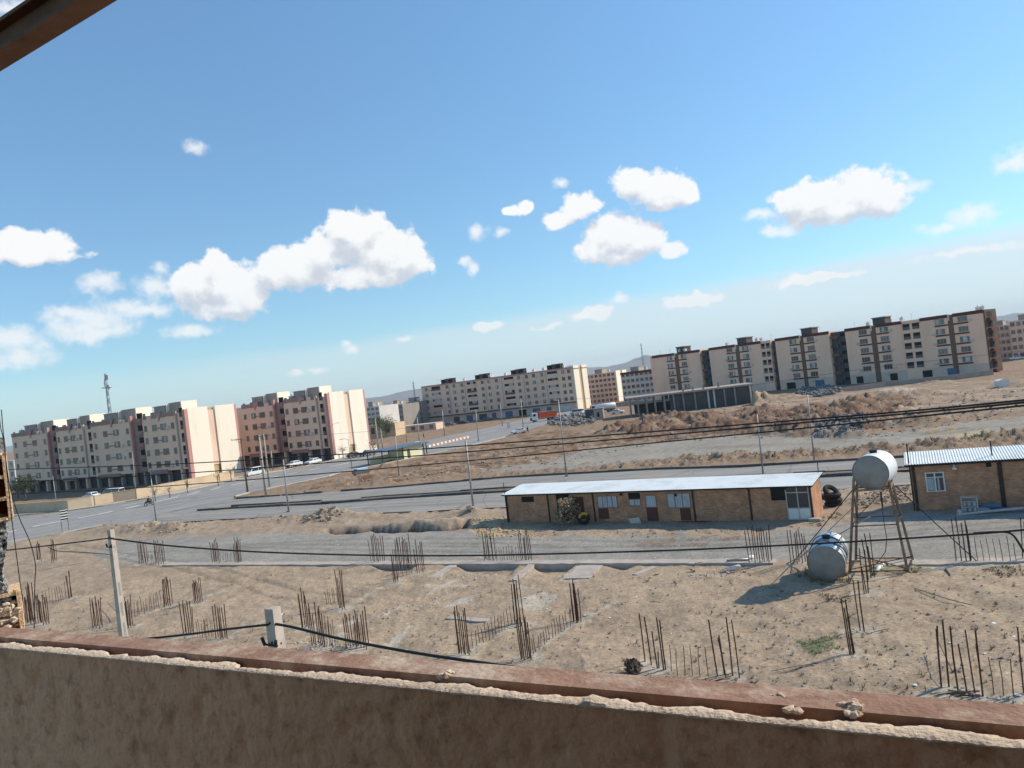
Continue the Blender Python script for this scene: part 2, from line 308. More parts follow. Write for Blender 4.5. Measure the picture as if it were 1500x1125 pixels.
def build_ground():
    na = 960
    az = np.linspace(R_(-50), R_(50), na); ys = [5.0]
    while ys[-1] < 430: ys.append(ys[-1] * 1.0062)
    while ys[-1] < 14000: ys.append(ys[-1] * 1.06)
    ys = np.array(ys); nr = len(ys)
    Y = np.repeat(ys[:, None], na, 1); X = Y * np.tan(az)[None, :]
    # where each ground point lies in the survey photograph
    dx = X; dy = Y; dz = -H
    zz = dy * Fw.y + dz * Fw.z
    PX = 750 + FPX * (dx * Rt.x + dy * Rt.y + dz * Rt.z) / zz; PY = 562.5 - FPX * (dx * Up.x + dy * Up.y + dz * Up.z) / zz
    n1 = np.clip(.5 + (fbm(X * .28, Y * .28, 5, 1) - .5) * 1.5, 0, 1); n2 = np.clip(.5 + (fbm(X * .9, Y * .9, 5, 5) - .5) * 1.5, 0, 1); n3 = fbm(X * .06, Y * .06, 4, 9)
    sc = np.clip(60 / Y, .25, 2.0)
    QX = PX + (n1 - .5) * 26 * sc + (n2 - .5) * 14 * sc; QY = PY + (n2 - .5) * 9 * sc + (n1 - .5) * 8 * sc
    near = Y < 430
    col = np.empty((nr, na, 3)); col[:] = C_BROWN
    def put(mask, c): col[mask] = c
    lot = PY > np.interp(PX, [p[0] for p in LOTY], [p[1] for p in LOTY])
    avlow = [(p[0], p[1]) for p in [(-60, 808), (11, 795), (92, 780), (150, 769), (300, 763), (395, 757), (560, 752), (745, 744), (1210, 719), (1520, 703), (1520, 1400), (-60, 1400)]]
    put(inpoly(QX, QY, avlow), (.332, .252, .18))
    put(lot, C_LOT)
    put(inpoly(QX, QY, LANE), C_LANE); put(inpoly(QX, QY, PLAIN), C_PLAIN); put(inpoly(QX, QY, PLAIN2), C_PLAIN)
    md = inpoly(QX, QY, MOUNDS) & near; md2 = inpoly(QX, QY, MOUNDS2) & near
    col[md] = np.array((.30, .222, .158)) + (n1[md] - .5)[:, None] * np.array([.24, .2, .15])
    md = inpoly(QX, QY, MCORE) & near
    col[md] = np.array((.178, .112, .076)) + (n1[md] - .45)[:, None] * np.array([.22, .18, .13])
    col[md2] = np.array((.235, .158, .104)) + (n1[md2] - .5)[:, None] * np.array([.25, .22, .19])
    for s in SLABS: put(inpoly(PX + (n2 - .5) * 8 * sc, PY + (n2 - .5) * 5 * sc, s) & (n1 > .36), C_SLAB)
    put(inpoly(QX, QY, [(1160, 935), (1232, 927), (1236, 955), (1185, 960)]) & (n2 > .42), (.155, .165, .085))
    for (cx, cy, rx, ry, c, th) in [(735, 778, 45, 9, (.46, .33, .19), .45), (760, 768, 38, 14, (.40, .29, .18), .45), (565, 681, 17, 5, (.48, .24, .10), .3), (1108, 583, 24, 12, (.44, .30, .19), .2), (925, 627, 22, 9, (.20, .115, .08), .3), (1320, 575, 30, 8, (.40, .33, .26), .3),
                                    (1230, 635, 35, 10, (.22, .20, .18), .4), (1330, 838, 70, 8, (.30, .25, .16), .4), (985, 795, 60, 7, (.24, .18, .135), .5), (1060, 790, 40, 5, (.22, .16, .12), .5), (1430, 640, 40, 9, (.38, .31, .17), .45), (1380, 632, 30, 7, (.33, .25, .16), .5), (1260, 720, 60, 10, (.36, .27, .18), .35)]:
        put((((QX - cx) / rx) ** 2 + ((QY - cy) / ry) ** 2 < 1) & (n2 > th), c)
    def seglist(pts):
        w = [G(*p) for p in pts]; best = np.full(X.shape, 1e9); side = np.zeros(X.shape)
        for a, b in zip(w, w[1:]):
            dx_, dy_ = b.x - a.x, b.y - a.y; L2 = dx_ * dx_ + dy_ * dy_; t = np.clip(((X - a.x) * dx_ + (Y - a.y) * dy_) / L2, 0, 1); d = np.hypot(X - a.x - t * dx_, Y - a.y - t * dy_); best = np.minimum(best, d)
        return best
    for (fx, fy) in FOOT:
        c = G(fx, fy); d = np.hypot(X - c.x, Y - c.y) / (.55 + .5 * n2); k = (d < 1); col[k] = col[k] * .35 + np.array(C_SLAB) * .65
    for bm in BEAMS:
        k = (seglist(bm) < .16 + .22 * (n2 - .2)) & (n1 > .34); col[k] = col[k] * .3 + np.array(C_SLAB) * .7
    tracks = np.zeros(X.shape)
    for tr_ in TRACKS:
        d = seglist(tr_) + (n1 - .5) * .5; tracks = np.maximum(tracks, np.exp(-((d - .85) / .26) ** 2))
    tracks *= (Y < 260)
    col *= (1 - .26 * tracks)[..., None]
    # heights
    Z = (n2 - .5) * .12 + (n1 - .5) * .22 + (n3 - .5) * .25 + (fbm(X * 4, Y * 4, 3, 61) - .5) * .05
    fade = np.clip((430 - Y) / 60, 0, 1); Z *= fade
    def gauss(cx, cy, ru, rv, h, ang=-28, pw=1.0):
        c = G(cx, cy); ca, sa = math.cos(R_(ang)), math.sin(R_(ang)); u = (X - c.x) * ca + (Y - c.y) * sa; v = -(X - c.x) * sa + (Y - c.y) * ca
        return h * np.exp(-(((u / ru) ** 2 + (v / rv) ** 2) ** pw))
    rough = .65 + .8 * n2
    mz = np.zeros_like(Z)
    for a in [(484, 757, 2.6, 1.8, 1.15), (470, 760, 4.5, 2.0, .55), (430, 762, 3.5, 1.5, .45), (215, 776, 4.0, 2.4, .85), (185, 774, 4, 2, .55), (250, 776, 3.4, 1.8, .75), (520, 757, 5, 1.6, .35), (565, 686, 2.2, 1.6, .9), (1110, 592, 6.0, 4.0, 3.0), (925, 636, 5.0, 3.0, 1.9), (905, 640, 6, 3, .8), (690, 752, 1.6, 1.2, .55), (740, 771, 3.0, 1.4, .35), (640, 765, 6, 1.2, .3),
              (600, 790, 1, 1, 0), (1320, 582, 8, 4, 1.6), (1265, 585, 9, 3, 1.2), (1345, 619, 4, 3, 1.3), (1290, 615, 5, 3, 1.2), (1400, 630, 4.5, 2, 1.1), (1290, 645, 4, 2, .9), (1220, 640, 5, 2, .9)]:
        mz = np.maximum(mz, gauss(*a) * rough)
    for poly, cnt, h0, h1, r0, r1 in ((MCORE, 150, .8, 2.1, 1.9, 4.2), (MOUNDS, 90, .2, .8, 1.8, 5.0), (MOUNDS2, 260, .15, .55, .9, 2.6)):
        xs = [p[0] for p in poly]; yy = [p[1] for p in poly]; k = 0; tries = 0
        while k < cnt and tries < 6000:
            tries += 1; px = RNG.uniform(min(xs), max(xs)); py = RNG.uniform(min(yy), max(yy))
            if not inpoly(np.array([px]), np.array([py]), poly)[0]: continue
            c = G(px, py)
            if RNG.random() > min(1, (c.y / 180) ** 2 + .35): continue
            k += 1; h = RNG.uniform(h0, h1); r = RNG.uniform(r0, r1)
            i0 = np.searchsorted(ys, c.y - 3 * r); i1 = np.searchsorted(ys, c.y + 3 * r) + 1
            if i1 <= i0: continue
            sl = slice(i0, i1); d2 = ((X[sl] - c.x) ** 2 + (Y[sl] - c.y) ** 2) / r ** 2
            mz[sl] = np.maximum(mz[sl], h * np.maximum(0, 1.1 - .75 * np.sqrt(d2 + .05)) * (.55 + .9 * n2[sl]))
    lowband = inpoly(QX, QY, [(700, 700), (960, 684), (1190, 672), (1330, 664), (1520, 650), (1520, 632), (1330, 652), (1200, 661), (1000, 669), (800, 689)])
    mz = np.where(lowband, np.maximum(mz, np.maximum(0, n2 - .55) * 1.1 + np.maximum(0, n1 - .5) * 1.2), mz)
    col[lowband & (n2 > .55)] = (.22, .165, .12)
    Z = Z + mz
    flat = np.clip((PY - 1.5 - np.interp(PX, [p[0] for p in LOTY], [p[1] for p in LOTY])) / 8, 0, 1)
    Z = np.where(lot, Z * (.35 + .65 * flat), Z)
    lane = inpoly(PX, PY, LANE) | inpoly(PX, PY, PLAIN) | inpoly(PX, PY, PLAIN2)
    Z = np.where(lane, Z * .3, Z) - tracks * .045
    def soften(mask, a, b):
        m_ = mask.astype(float)
        for _ in range(3): m_[1:-1, 1:-1] = (m_[1:-1, 1:-1] * 2 + m_[:-2, 1:-1] + m_[2:, 1:-1] + m_[1:-1, :-2] * 2 + m_[1:-1, 2:] * 2) / 8
        return a + (b - a) * m_
    tr = inpoly(PX + (n1 - .5) * 12, PY + (n1 - .5) * 4, TRENCH); Z = soften(tr, Z, -1.15 + .3 * n1); col[tr] = (.16, .085, .06)
    for p in PITS: Z = soften(inpoly(PX, PY, p), Z, -.40 + .15 * n1)
    road = inpoly(PX, PY, AVENUE) | inpoly(PX, PY, CROSSF) | inpoly(PX, PY, CROSSN)
    Z = np.where(road, -.12, Z)
    # building plots kept level
    plot = inpoly(PX, PY, [(735, 778), (1225, 772), (1225, 735), (735, 740)]) | inpoly(PX, PY, [(1325, 770), (1520, 760), (1520, 700), (1325, 715)]) | inpoly(PX, PY, [(905, 618), (1105, 598), (1100, 585), (905, 600)])
    Z = np.where(plot & ~road, np.minimum(Z, .02), Z)
    far = Y > 230
    Z = np.where(far & ~md & ~road, np.minimum(Z, .1), Z)
    col *= (.80 + .40 * fbm(X * .12 + 3, Y * .12, 5, 21))[..., None]
    col *= (.86 + .28 * n2)[..., None]
    streak = fbm(X * .5 * math.cos(.5) - Y * .5 * math.sin(.5), (X * math.sin(.5) + Y * math.cos(.5)) * 2.2, 4, 33)
    col *= (.86 + .28 * streak)[..., None]
    col = np.clip(col, .03, .6)
    co = np.stack([X, Y, Z], -1).reshape(-1, 3).astype(np.float32)
    idx = np.arange(nr * na).reshape(nr, na); q = np.stack([idx[:-1, :-1], idx[:-1, 1:], idx[1:, 1:], idx[1:, :-1]], -1).reshape(-1, 4)
    me = bpy.data.meshes.new('ground'); me.vertices.add(len(co)); me.vertices.foreach_set('co', co.ravel())
    me.loops.add(q.size); me.loops.foreach_set('vertex_index', q.ravel().astype(np.int32))
    me.polygons.add(len(q)); me.polygons.foreach_set('loop_start', np.arange(0, q.size, 4, dtype=np.int32)); me.polygons.foreach_set('loop_total', np.full(len(q), 4, np.int32))
    me.polygons.foreach_set('use_smooth', np.ones(len(q), bool)); me.update(calc_edges=True)
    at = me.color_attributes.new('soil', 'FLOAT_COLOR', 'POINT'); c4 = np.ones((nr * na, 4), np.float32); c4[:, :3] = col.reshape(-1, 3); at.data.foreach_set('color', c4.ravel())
    m, nt, b = newmat('soil'); L = nt.links
    a = nd(nt, 'ShaderNodeVertexColor', layer_name='soil'); tc = nd(nt, 'ShaderNodeTexCoord')
    na_ = nd(nt, 'ShaderNodeTexNoise', Scale=5.0, Detail=12, Roughness=.78); nb = nd(nt, 'ShaderNodeTexVoronoi', Scale=7.5); nb.inputs['Randomness'].default_value = 1
    L.new(tc.outputs['Object'], na_.inputs['Vector']); L.new(tc.outputs['Object'], nb.inputs['Vector'])
    r1 = nd(nt, 'ShaderNodeMapRange'); r1.inputs[1].default_value = .3; r1.inputs[2].default_value = .7; r1.inputs[3].default_value = .50; r1.inputs[4].default_value = 1.48; L.new(na_.outputs[0], r1.inputs[0])
    mx = nd(nt, 'ShaderNodeMix', data_type='RGBA', blend_type='MULTIPLY'); mx.inputs[0].default_value = 1; L.new(a.outputs[0], mx.inputs[6]); L.new(r1.outputs[0], mx.inputs[7])
    # scattered pebbles: a few cells turn paler or darker
    r2 = nd(nt, 'ShaderNodeMapRange'); r2.inputs[1].default_value = .10; r2.inputs[2].default_value = .18; r2.inputs[3].default_value = 1; r2.inputs[4].default_value = 0; L.new(nb.outputs['Distance'], r2.inputs[0])
    sp = nd(nt, 'ShaderNodeSeparateColor'); L.new(nb.outputs['Color'], sp.inputs[0])
    gt = nd(nt, 'ShaderNodeMath', operation='GREATER_THAN'); gt.inputs[1].default_value = .6; L.new(sp.outputs[0], gt.inputs[0])
    ml = nd(nt, 'ShaderNodeMath', operation='MULTIPLY'); L.new(gt.outputs[0], ml.inputs[0]); L.new(r2.outputs[0], ml.inputs[1])
    m2 = nd(nt, 'ShaderNodeMath', operation='MULTIPLY'); m2.inputs[1].default_value = .55; L.new(ml.outputs[0], m2.inputs[0])
    pc = nd(nt, 'ShaderNodeMix', data_type='RGBA'); pc.inputs[6].default_value = (.12, .09, .07, 1); pc.inputs[7].default_value = (.5, .43, .35, 1); L.new(sp.outputs[1], pc.inputs[0])
    m3 = nd(nt, 'ShaderNodeMix', data_type='RGBA'); L.new(m2.outputs[0], m3.inputs[0]); L.new(mx.outputs[2], m3.inputs[6]); L.new(pc.outputs[2], m3.inputs[7])
    L.new(m3.outputs[2], b.inputs['Base Color']); b.inputs['Roughness'].default_value = .97; b.inputs['Specular IOR Level'].default_value = .1
    bp = nd(nt, 'ShaderNodeBump', Strength=.8); bp.inputs['Distance'].default_value = .06; L.new(na_.outputs[0], bp.inputs['Height']); L.new(bp.outputs[0], b.inputs['Normal'])
    me.materials.append(m)
    o = link('ground', me); tag(o, kind='structure')
    # height lookup for things that stand on the ground
    def hz(x, y):
        r = np.searchsorted(ys, y); r = min(max(r, 1), nr - 1); c = np.searchsorted(az, math.atan2(x, y)); c = min(max(c, 1), na - 1)
        return float(Z[r, c])
    return hz
GZ = build_ground()
def GG(px, py, sink=.0):
    p = G(px, py); p.z = max(0, GZ(p.x, p.y)) - sink if GZ(p.x, p.y) > -.1 else 0; return p

def roadmat(name, c, c2, dirt, ang):
    m = mat(name, c, c2, .95, .22, .25, 18, dark=dirt, dscale=.16, damt=.75)
    nt = m.node_tree; L = nt.links; b = nt.nodes['Principled BSDF']; old = b.inputs['Base Color'].links[0].from_socket
    tc = nd(nt, 'ShaderNodeTexCoord'); r0 = nd(nt, 'ShaderNodeMapping'); r0.inputs['Rotation'].default_value = (0, 0, -R_(ang)); L.new(tc.outputs['Object'], r0.inputs[0])
    mp = nd(nt, 'ShaderNodeMapping'); mp.inputs['Scale'].default_value = (.035, .85, 1); L.new(r0.outputs[0], mp.inputs[0])
    n = nd(nt, 'ShaderNodeTexNoise', Scale=1.0, Detail=7, Roughness=.62); L.new(mp.outputs[0], n.inputs['Vector'])
    rr = nd(nt, 'ShaderNodeMapRange'); rr.inputs[1].default_value = .35; rr.inputs[2].default_value = .65; rr.inputs[3].default_value = .80; rr.inputs[4].default_value = 1.16; L.new(n.outputs[0], rr.inputs[0])
    # tarred repairs and cracks
    v = nd(nt, 'ShaderNodeTexVoronoi', feature='DISTANCE_TO_EDGE', Scale=.16); L.new(r0.outputs[0], v.inputs['Vector'])
    cr = nd(nt, 'ShaderNodeMapRange'); cr.inputs[1].default_value = .004; cr.inputs[2].default_value = .014; cr.inputs[3].default_value = .72; cr.inputs[4].default_value = 1; L.new(v.outputs['Distance'], cr.inputs[0])
    m1 = nd(nt, 'ShaderNodeMath', operation='MULTIPLY'); L.new(rr.outputs[0], m1.inputs[0]); L.new(cr.outputs[0], m1.inputs[1])
    mx = nd(nt, 'ShaderNodeMix', data_type='RGBA', blend_type='MULTIPLY'); mx.inputs[0].default_value = 1; L.new(old, mx.inputs[6]); L.new(m1.outputs[0], mx.inputs[7]); L.new(mx.outputs[2], b.inputs['Base Color'])
    return m
def sheet(name, polys, z, m, jit=.35, seed=1, sub=2.2):
    rnd = random.Random(seed); mb = MB()
    for poly in polys:
        w = [Vector((p[0], p[1], 0)) for p in W(poly)]; out = []
        for i, p in enumerate(w):
            q = w[(i + 1) % len(w)]; n = max(1, int((q - p).length / sub)); off = 0
            for k in range(n):
                t = p.lerp(q, k / n); off = off * .5 + rnd.uniform(-jit, jit) * (1 if (q - p).length > 1 else 0)
                d = (q - p).normalized() if (q - p).length > 1e-6 else Vector((1, 0, 0)); t = t + Vector((-d.y, d.x, 0)) * off; out.append(Vector((t.x, t.y, z)))
        tris = tessellate_polygon([out]); mb.add(out, [t for t in tris])
    o = mb.build(name, m); me = o.data
    for p in me.polygons:
        if p.normal.z < 0: p.flip()
    return tag(o, kind='structure')
asph = roadmat('dusty_asphalt', (.285, .268, .245), (.245, .23, .21), (.33, .28, .215), -26)
asph2 = roadmat('avenue_asphalt', (.290, .280, .266), (.255, .247, .236), (.345, .30, .245), 54)
sheet('road', [AVENUE], .022, asph2, .25, 2)
sheet('road', [CROSSF], .028, asph, .3, 3); sheet('road', [CROSSN], .028, asph, .4, 4)
def ribbon(name, pts, w, h, m, gaps=0, seed=0, z0=0.0, lift=True, sub=3.0):
    rnd = random.Random(seed); mb = MB(); w3 = [G(*p) for p in pts]
    for a, b in zip(w3, w3[1:]):
        n = max(1, int((b - a).length / sub))
        for k in range(n):
            if rnd.random() < gaps: continue
            p = a.lerp(b, k / n); q = a.lerp(b, (k + 1) / n - .02 / max(.1, (b - a).length)); d = (q - p).normalized(); s = Vector((-d.y, d.x, 0)) * w / 2
            hh = h * rnd.uniform(.8, 1.15); e = Vector((0, 0, z0)); t = Vector((0, 0, z0 + hh)); p = p + s * rnd.uniform(-.15, .15); q = q + s * rnd.uniform(-.15, .15)
            mb.hexa([p - s + e, q - s + e, q + s + e, p + s + e], [p - s + t, q - s + t, q + s + t, p + s + t])
    return tag(mb.build(name, m), kind='structure')
ribbon('kerb', [(346, 731), (500, 720), (565, 715), (740, 700), (960, 688), (1085, 684.5), (1190, 678), (1328, 670), (1520, 657)], .32, .26, M['kerb'], .04, 1)
ribbon('kerb', [(340, 742.3), (500, 733.2), (560, 728.3), (642, 723.2), (743, 716.2), (1210, 693.2), (1323, 687), (1520, 675.8)], .35, .26, M['kerb'], .06, 2)
ribbon('kerb', [(290, 748.5), (340, 745.2), (500, 736.7), (560, 731.8), (742, 720.8), (1210, 698.8), (1306, 693.4), (1520, 680.8)], .35, .28, M['kerb'], .05, 3)
ribbon('kerb', [(395, 757.3), (560, 752.3), (692, 746.3), (745, 744.3)], .25, .1, M['kerb'], .35, 4)
tag(sheet('median', [[(350, 744.3), (500, 735.6), (560, 730.6), (742, 719.6), (1210, 697.8), (1306, 692.3), (1520, 680), (1520, 676.6), (1323, 687.8), (1210, 694), (743, 717), (642, 724), (560, 729), (500, 734), (350, 742.8)]], .16, mat('median_soil', (.20, .16, .13), (.13, .105, .09), .97, .6), .1, 8), kind='structure')
ribbon('kerb', [(-60, 809), (11, 796), (92, 781), (150, 770)], .35, .2, M['kerbl'], .03, 5)
ribbon('kerb', [(344, 728), (365, 722.4), (430, 708.4), (480, 698.4), (500, 692.4), (540, 684.4), (590, 674.4), (627, 666.4), (680, 655.4), (740, 640.4)], .4, .2, M['kerbl'], .05, 6)
ribbon('kerb', [(100, 748.4), (150, 741.4), (250, 724.4), (345, 703.4), (480, 676.4), (545, 660.4)], .35, .18, M['kerbl'], .04, 7)
tag(sheet('pavement', [[(20, 756), (100, 748.3), (150, 741.3), (250, 724.2), (345, 703.2), (420, 688), (400, 690), (340, 700), (250, 721), (200, 731), (134, 742), (20, 753)]], .12, mat('pavement_concrete', (.46, .40, .33), (.38, .33, .27), .95, .5), .1, 9), kind='structure')
def dashes(name, pts, w, dash, gap, z, m, seed=0):
    mb = MB(); w3 = [G(*p) for p in pts]; rnd = random.Random(seed)
    for a, b in zip(w3, w3[1:]):
        d = (b - a).normalized(); s = Vector((-d.y, d.x, 0)) * w / 2; t = 0; Ls = (b - a).length
        while t < Ls:
            p = a + d * t; q = a + d * min(Ls, t + dash * rnd.uniform(.8, 1.1)); p.z = q.z = z
            mb.add([p - s, q - s, q + s, p + s], [(0, 1, 2, 3)]); t += dash + gap
    return tag(mb.build(name, m), kind='structure')
PM = mat('road_paint', (.80, .80, .78), (.62, .61, .58), .8, .8)
dashes('lane_marking', [(0, 782.5), (60, 769), (142, 754), (240, 732.5), (355, 707.5), (420, 695), (500, 680.5), (560, 668)], .6, 3.0, 2.2, .030, PM, 1)
dashes('lane_marking', [(178, 741), (250, 728.5), (340, 709.5)], .35, 2.4, 2.4, .030, PM, 2)
def striped_kerb():
    mb = MB(); a = G(627, 655.5); b = G(688, 641); n = 22
    for k in range(n):
        p = a.lerp(b, k / n); q = a.lerp(b, (k + 1) / n); d = (q - p).normalized(); s = Vector((-d.y, d.x, 0)) * .3; e = Vector((0, 0, .02)); t = Vector((0, 0, .55))
        mb.hexa([p - s + e, q - s + e, q + s + e, p + s + e], [p - s + t, q - s + t, q + s + t, p + s + t], k % 2)
    tag(mb.build('kerb', [M['white'], mat('kerb_orange', (.55, .22, .10), None, .8, 1)]), kind='structure')
striped_kerb()

# ------------------------------------------------------------------ the unfinished upper floor the picture is taken from
ZT = H - .6
def parapet():
    o0 = G(0, 922, ZT); o1 = G(1500, 1040, ZT); d = (o1 - o0).normalized(); ang = math.atan2(d.y, d.x); n = Vector((d.y, -d.x, 0))   # towards the camera
    Lw = (o1 - o0).length
    base = thing('parapet_wall', 'rendered brown parapet wall in the foreground with a rusty steel capping', 'parapet wall', (o0.x, o0.y, ZT - 1.05), ang)
    x0, x1 = -1.1, Lw + 2.2
    wdt = .118; cap = .072
    # body of the wall, inner face at y=-wdt
    mb = MB(); nx, nz = 420, 110
    xs = np.linspace(x0, x1, nx); zs = np.linspace(0, 1.045, nz); XX, ZZ = np.meshgrid(xs, zs)
    dd = (fbm(XX * 4, ZZ * 4, 4, 3) - .5) * .012 + (fbm(XX * 14, ZZ * 14, 3, 4) - .5) * .003
    crk = np.abs(fbm(XX * 2.2 + fbm(XX * 3, ZZ * 5, 3, 91) * 1.2, ZZ * .45, 3, 92) - .5); dd -= np.clip(.010 - crk, 0, .01) * .6
    pits = fbm(XX * 22, ZZ * 11, 3, 15); dd -= np.clip((pits - .62) * .12, 0, .006)
    vs = np.stack([XX, -wdt - dd, ZZ], -1).reshape(-1, 3); idx = np.arange(nx * nz).reshape(nz, nx)
    q = np.stack([idx[:-1, :-1], idx[:-1, 1:], idx[1:, 1:], idx[1:, :-1]], -1).reshape(-1, 4)
    mb.add(vs.tolist(), q.tolist())
    mb.box(x0, x1, -wdt + .012, -.002, -8, 1.035)
    mb.build('wall', M['plaster'], base, True)
    # steel capping: a shallow channel laid on the wall
    c = MB(); c.box(x0, x1, -cap, .006, 1.046, 1.056)
    c.box(x0, x1, -cap, -cap + .006, 1.030, 1.046); c.box(x0, x1, 0, .006, 1.0, 1.046); c.build('steel_capping', M['rust'], base)
    # ragged mortar lip along the inner edge
    nx = 900; ny = 12; xs = np.linspace(x0, x1, nx); vs = []; fs = []
    X1 = xs; a1 = fbm(X1 * 6, X1 * 0, 4, 41); a2 = fbm(X1 * 28, X1 * 0, 3, 42); a3 = fbm(X1 * 90, X1 * 0, 2, 43)
    inner = -wdt - .003 - .005 * (a2 - .5) - .003 * a3; outer = -cap - .012 + .07 * (a1 - .5) + .018 * (a2 - .5); outer = np.minimum(outer, -cap + .034)
    blob = np.maximum(0, fbm(X1 * 7, X1 * 0 + 4, 3, 47) - .68) * .04
    gap = fbm(X1 * 2.6, X1 * 0 + 9, 2, 49) > .54; outer = np.where(gap, outer - .012, outer)
    prof = [(0, -.004), (0, -.003), (.03, -.001), (.15, .001), (.35, .003), (.55, .004), (.75, .003), (.92, .0), (1.0, -.006), (1.0, -.03)]
    for i, x in enumerate(xs):
        for k, (t, h) in enumerate(prof):
            y = inner[i] + (outer[i] - inner[i]) * t; r = (float(_hash(np.int64(i), np.int64(k), 5)) - .5)
            vs.append((x, y + r * .0012, 1.046 + h * (.3 + 1.1 * a1[i]) + blob[i] * (h > 0) + (a2[i] - .5) * .003 * (t > .1) + r * .0016))
    kk = len(prof)
    for i in range(nx - 1):
        for k in range(kk - 1): fs.append((i * kk + k, (i + 1) * kk + k, (i + 1) * kk + k + 1, i * kk + k + 1))
    m2 = MB(); m2.add(vs, fs)
    for (px, py, r) in ((653, 993, .016), (660, 990, .011), (1165, 1044, .012), (1245, 1042, .018), (1258, 1038, .013), (1250, 1050, .010), (1140, 1024, .010)):
        u, _ = (G(px, py, ZT) - o0).dot(d), 0; v = (G(px, py, ZT) - o0).dot(Vector((-d.y, d.x, 0)))
        for k in range(5): m2.rock((u + random.uniform(-r, r), v + random.uniform(-r, r) * .5, 1.052 + random.uniform(0, r * .5)), r * random.uniform(.4, .8))
    m2.build('mortar_lip', M['mortar'], base)
    return o0, d, ang, Lw
P0, PDIR, PANG, PLEN = parapet()
PN = Vector((PDIR.y, -PDIR.x, 0))
def wloc(u, v, z): return P0 + PDIR * u + PN * v + Vector((0, 0, z - P0.z))
def upper_floor():
    FZ = ZT - 1.05
    mb = MB(); a = [wloc(-4, .13, FZ), wloc(PLEN + 3.2, .13, FZ), wloc(PLEN + 3.2, 5.5, FZ), wloc(-4, 5.5, FZ)]
    mb.hexa([p - Vector((0, 0, .3)) for p in a], a); tag(mb.build('floor', M['screed']), kind='structure')
    # unseen walls and roof slab added to darken the parapet towards the right
    t = thing('shade_wall', 'unseen side wall added to shade the right part of the parapet', 'wall', wloc(PLEN + .42, 0, FZ), PANG)
    m = MB(); m.box(0, .22, -5.3, -.14, 0, 2.9); m.build('wall', M['plaster'], t)
    t = thing('shade_wall', 'unseen back wall added to keep light off the parapet face', 'wall', wloc(.5, 2.6, FZ), PANG)
    m = MB(); m.box(0, PLEN - .15, -.22, 0, 0, 2.9); m.build('wall', M['brick'], t)
    m = MB(); a = [wloc(.8, .1, FZ + 2.92), wloc(PLEN + 1.2, .1, FZ + 2.92), wloc(PLEN + 1.2, 5.3, FZ + 2.92), wloc(.8, 5.3, FZ + 2.92)]
    m.hexa(a, [p + Vector((0, 0, .25)) for p in a]); tag(m.build('shade_ceiling', M['concd']), kind='structure')  # unseen slab overhead, added to cut the sky light on the parapet
upper_floor()
def beam():
    z = H + 1.3; a = G(0, 105, z); b = G(172, 0, z); d = (b - a).normalized(); up = Vector((0, 0, 1)); s = Vector((d.y, -d.x, 0))
    if s.y > 0: s = -s
    A = a - d * 1.2; B = b + d * 3.0
    t = thing('steel_beam', 'rusty steel beam crossing the top left corner of the sky', 'steel beam', A)
    mb = MB(); w = .075; h = .10; tf = .012
    def slab(y0, y1, z0, z1, k=0):
        p = [s * y0 + up * z0, s * y1 + up * z0, s * y1 + up * z1, s * y0 + up * z1]; LL = B - A
        mb.add(p + [q + LL for q in p], [(0, 1, 2, 3), (7, 6, 5, 4), (0, 4, 5, 1), (1, 5, 6, 2), (2, 6, 7, 3), (3, 7, 4, 0)], k)
    slab(0, w, 0, tf); slab(0, w, h - tf, h); slab(w * .42, w * .42 + .01, tf + .001, h - tf - .001)
    o = mb.build('flange_beam', M['beam'], t)
beam()
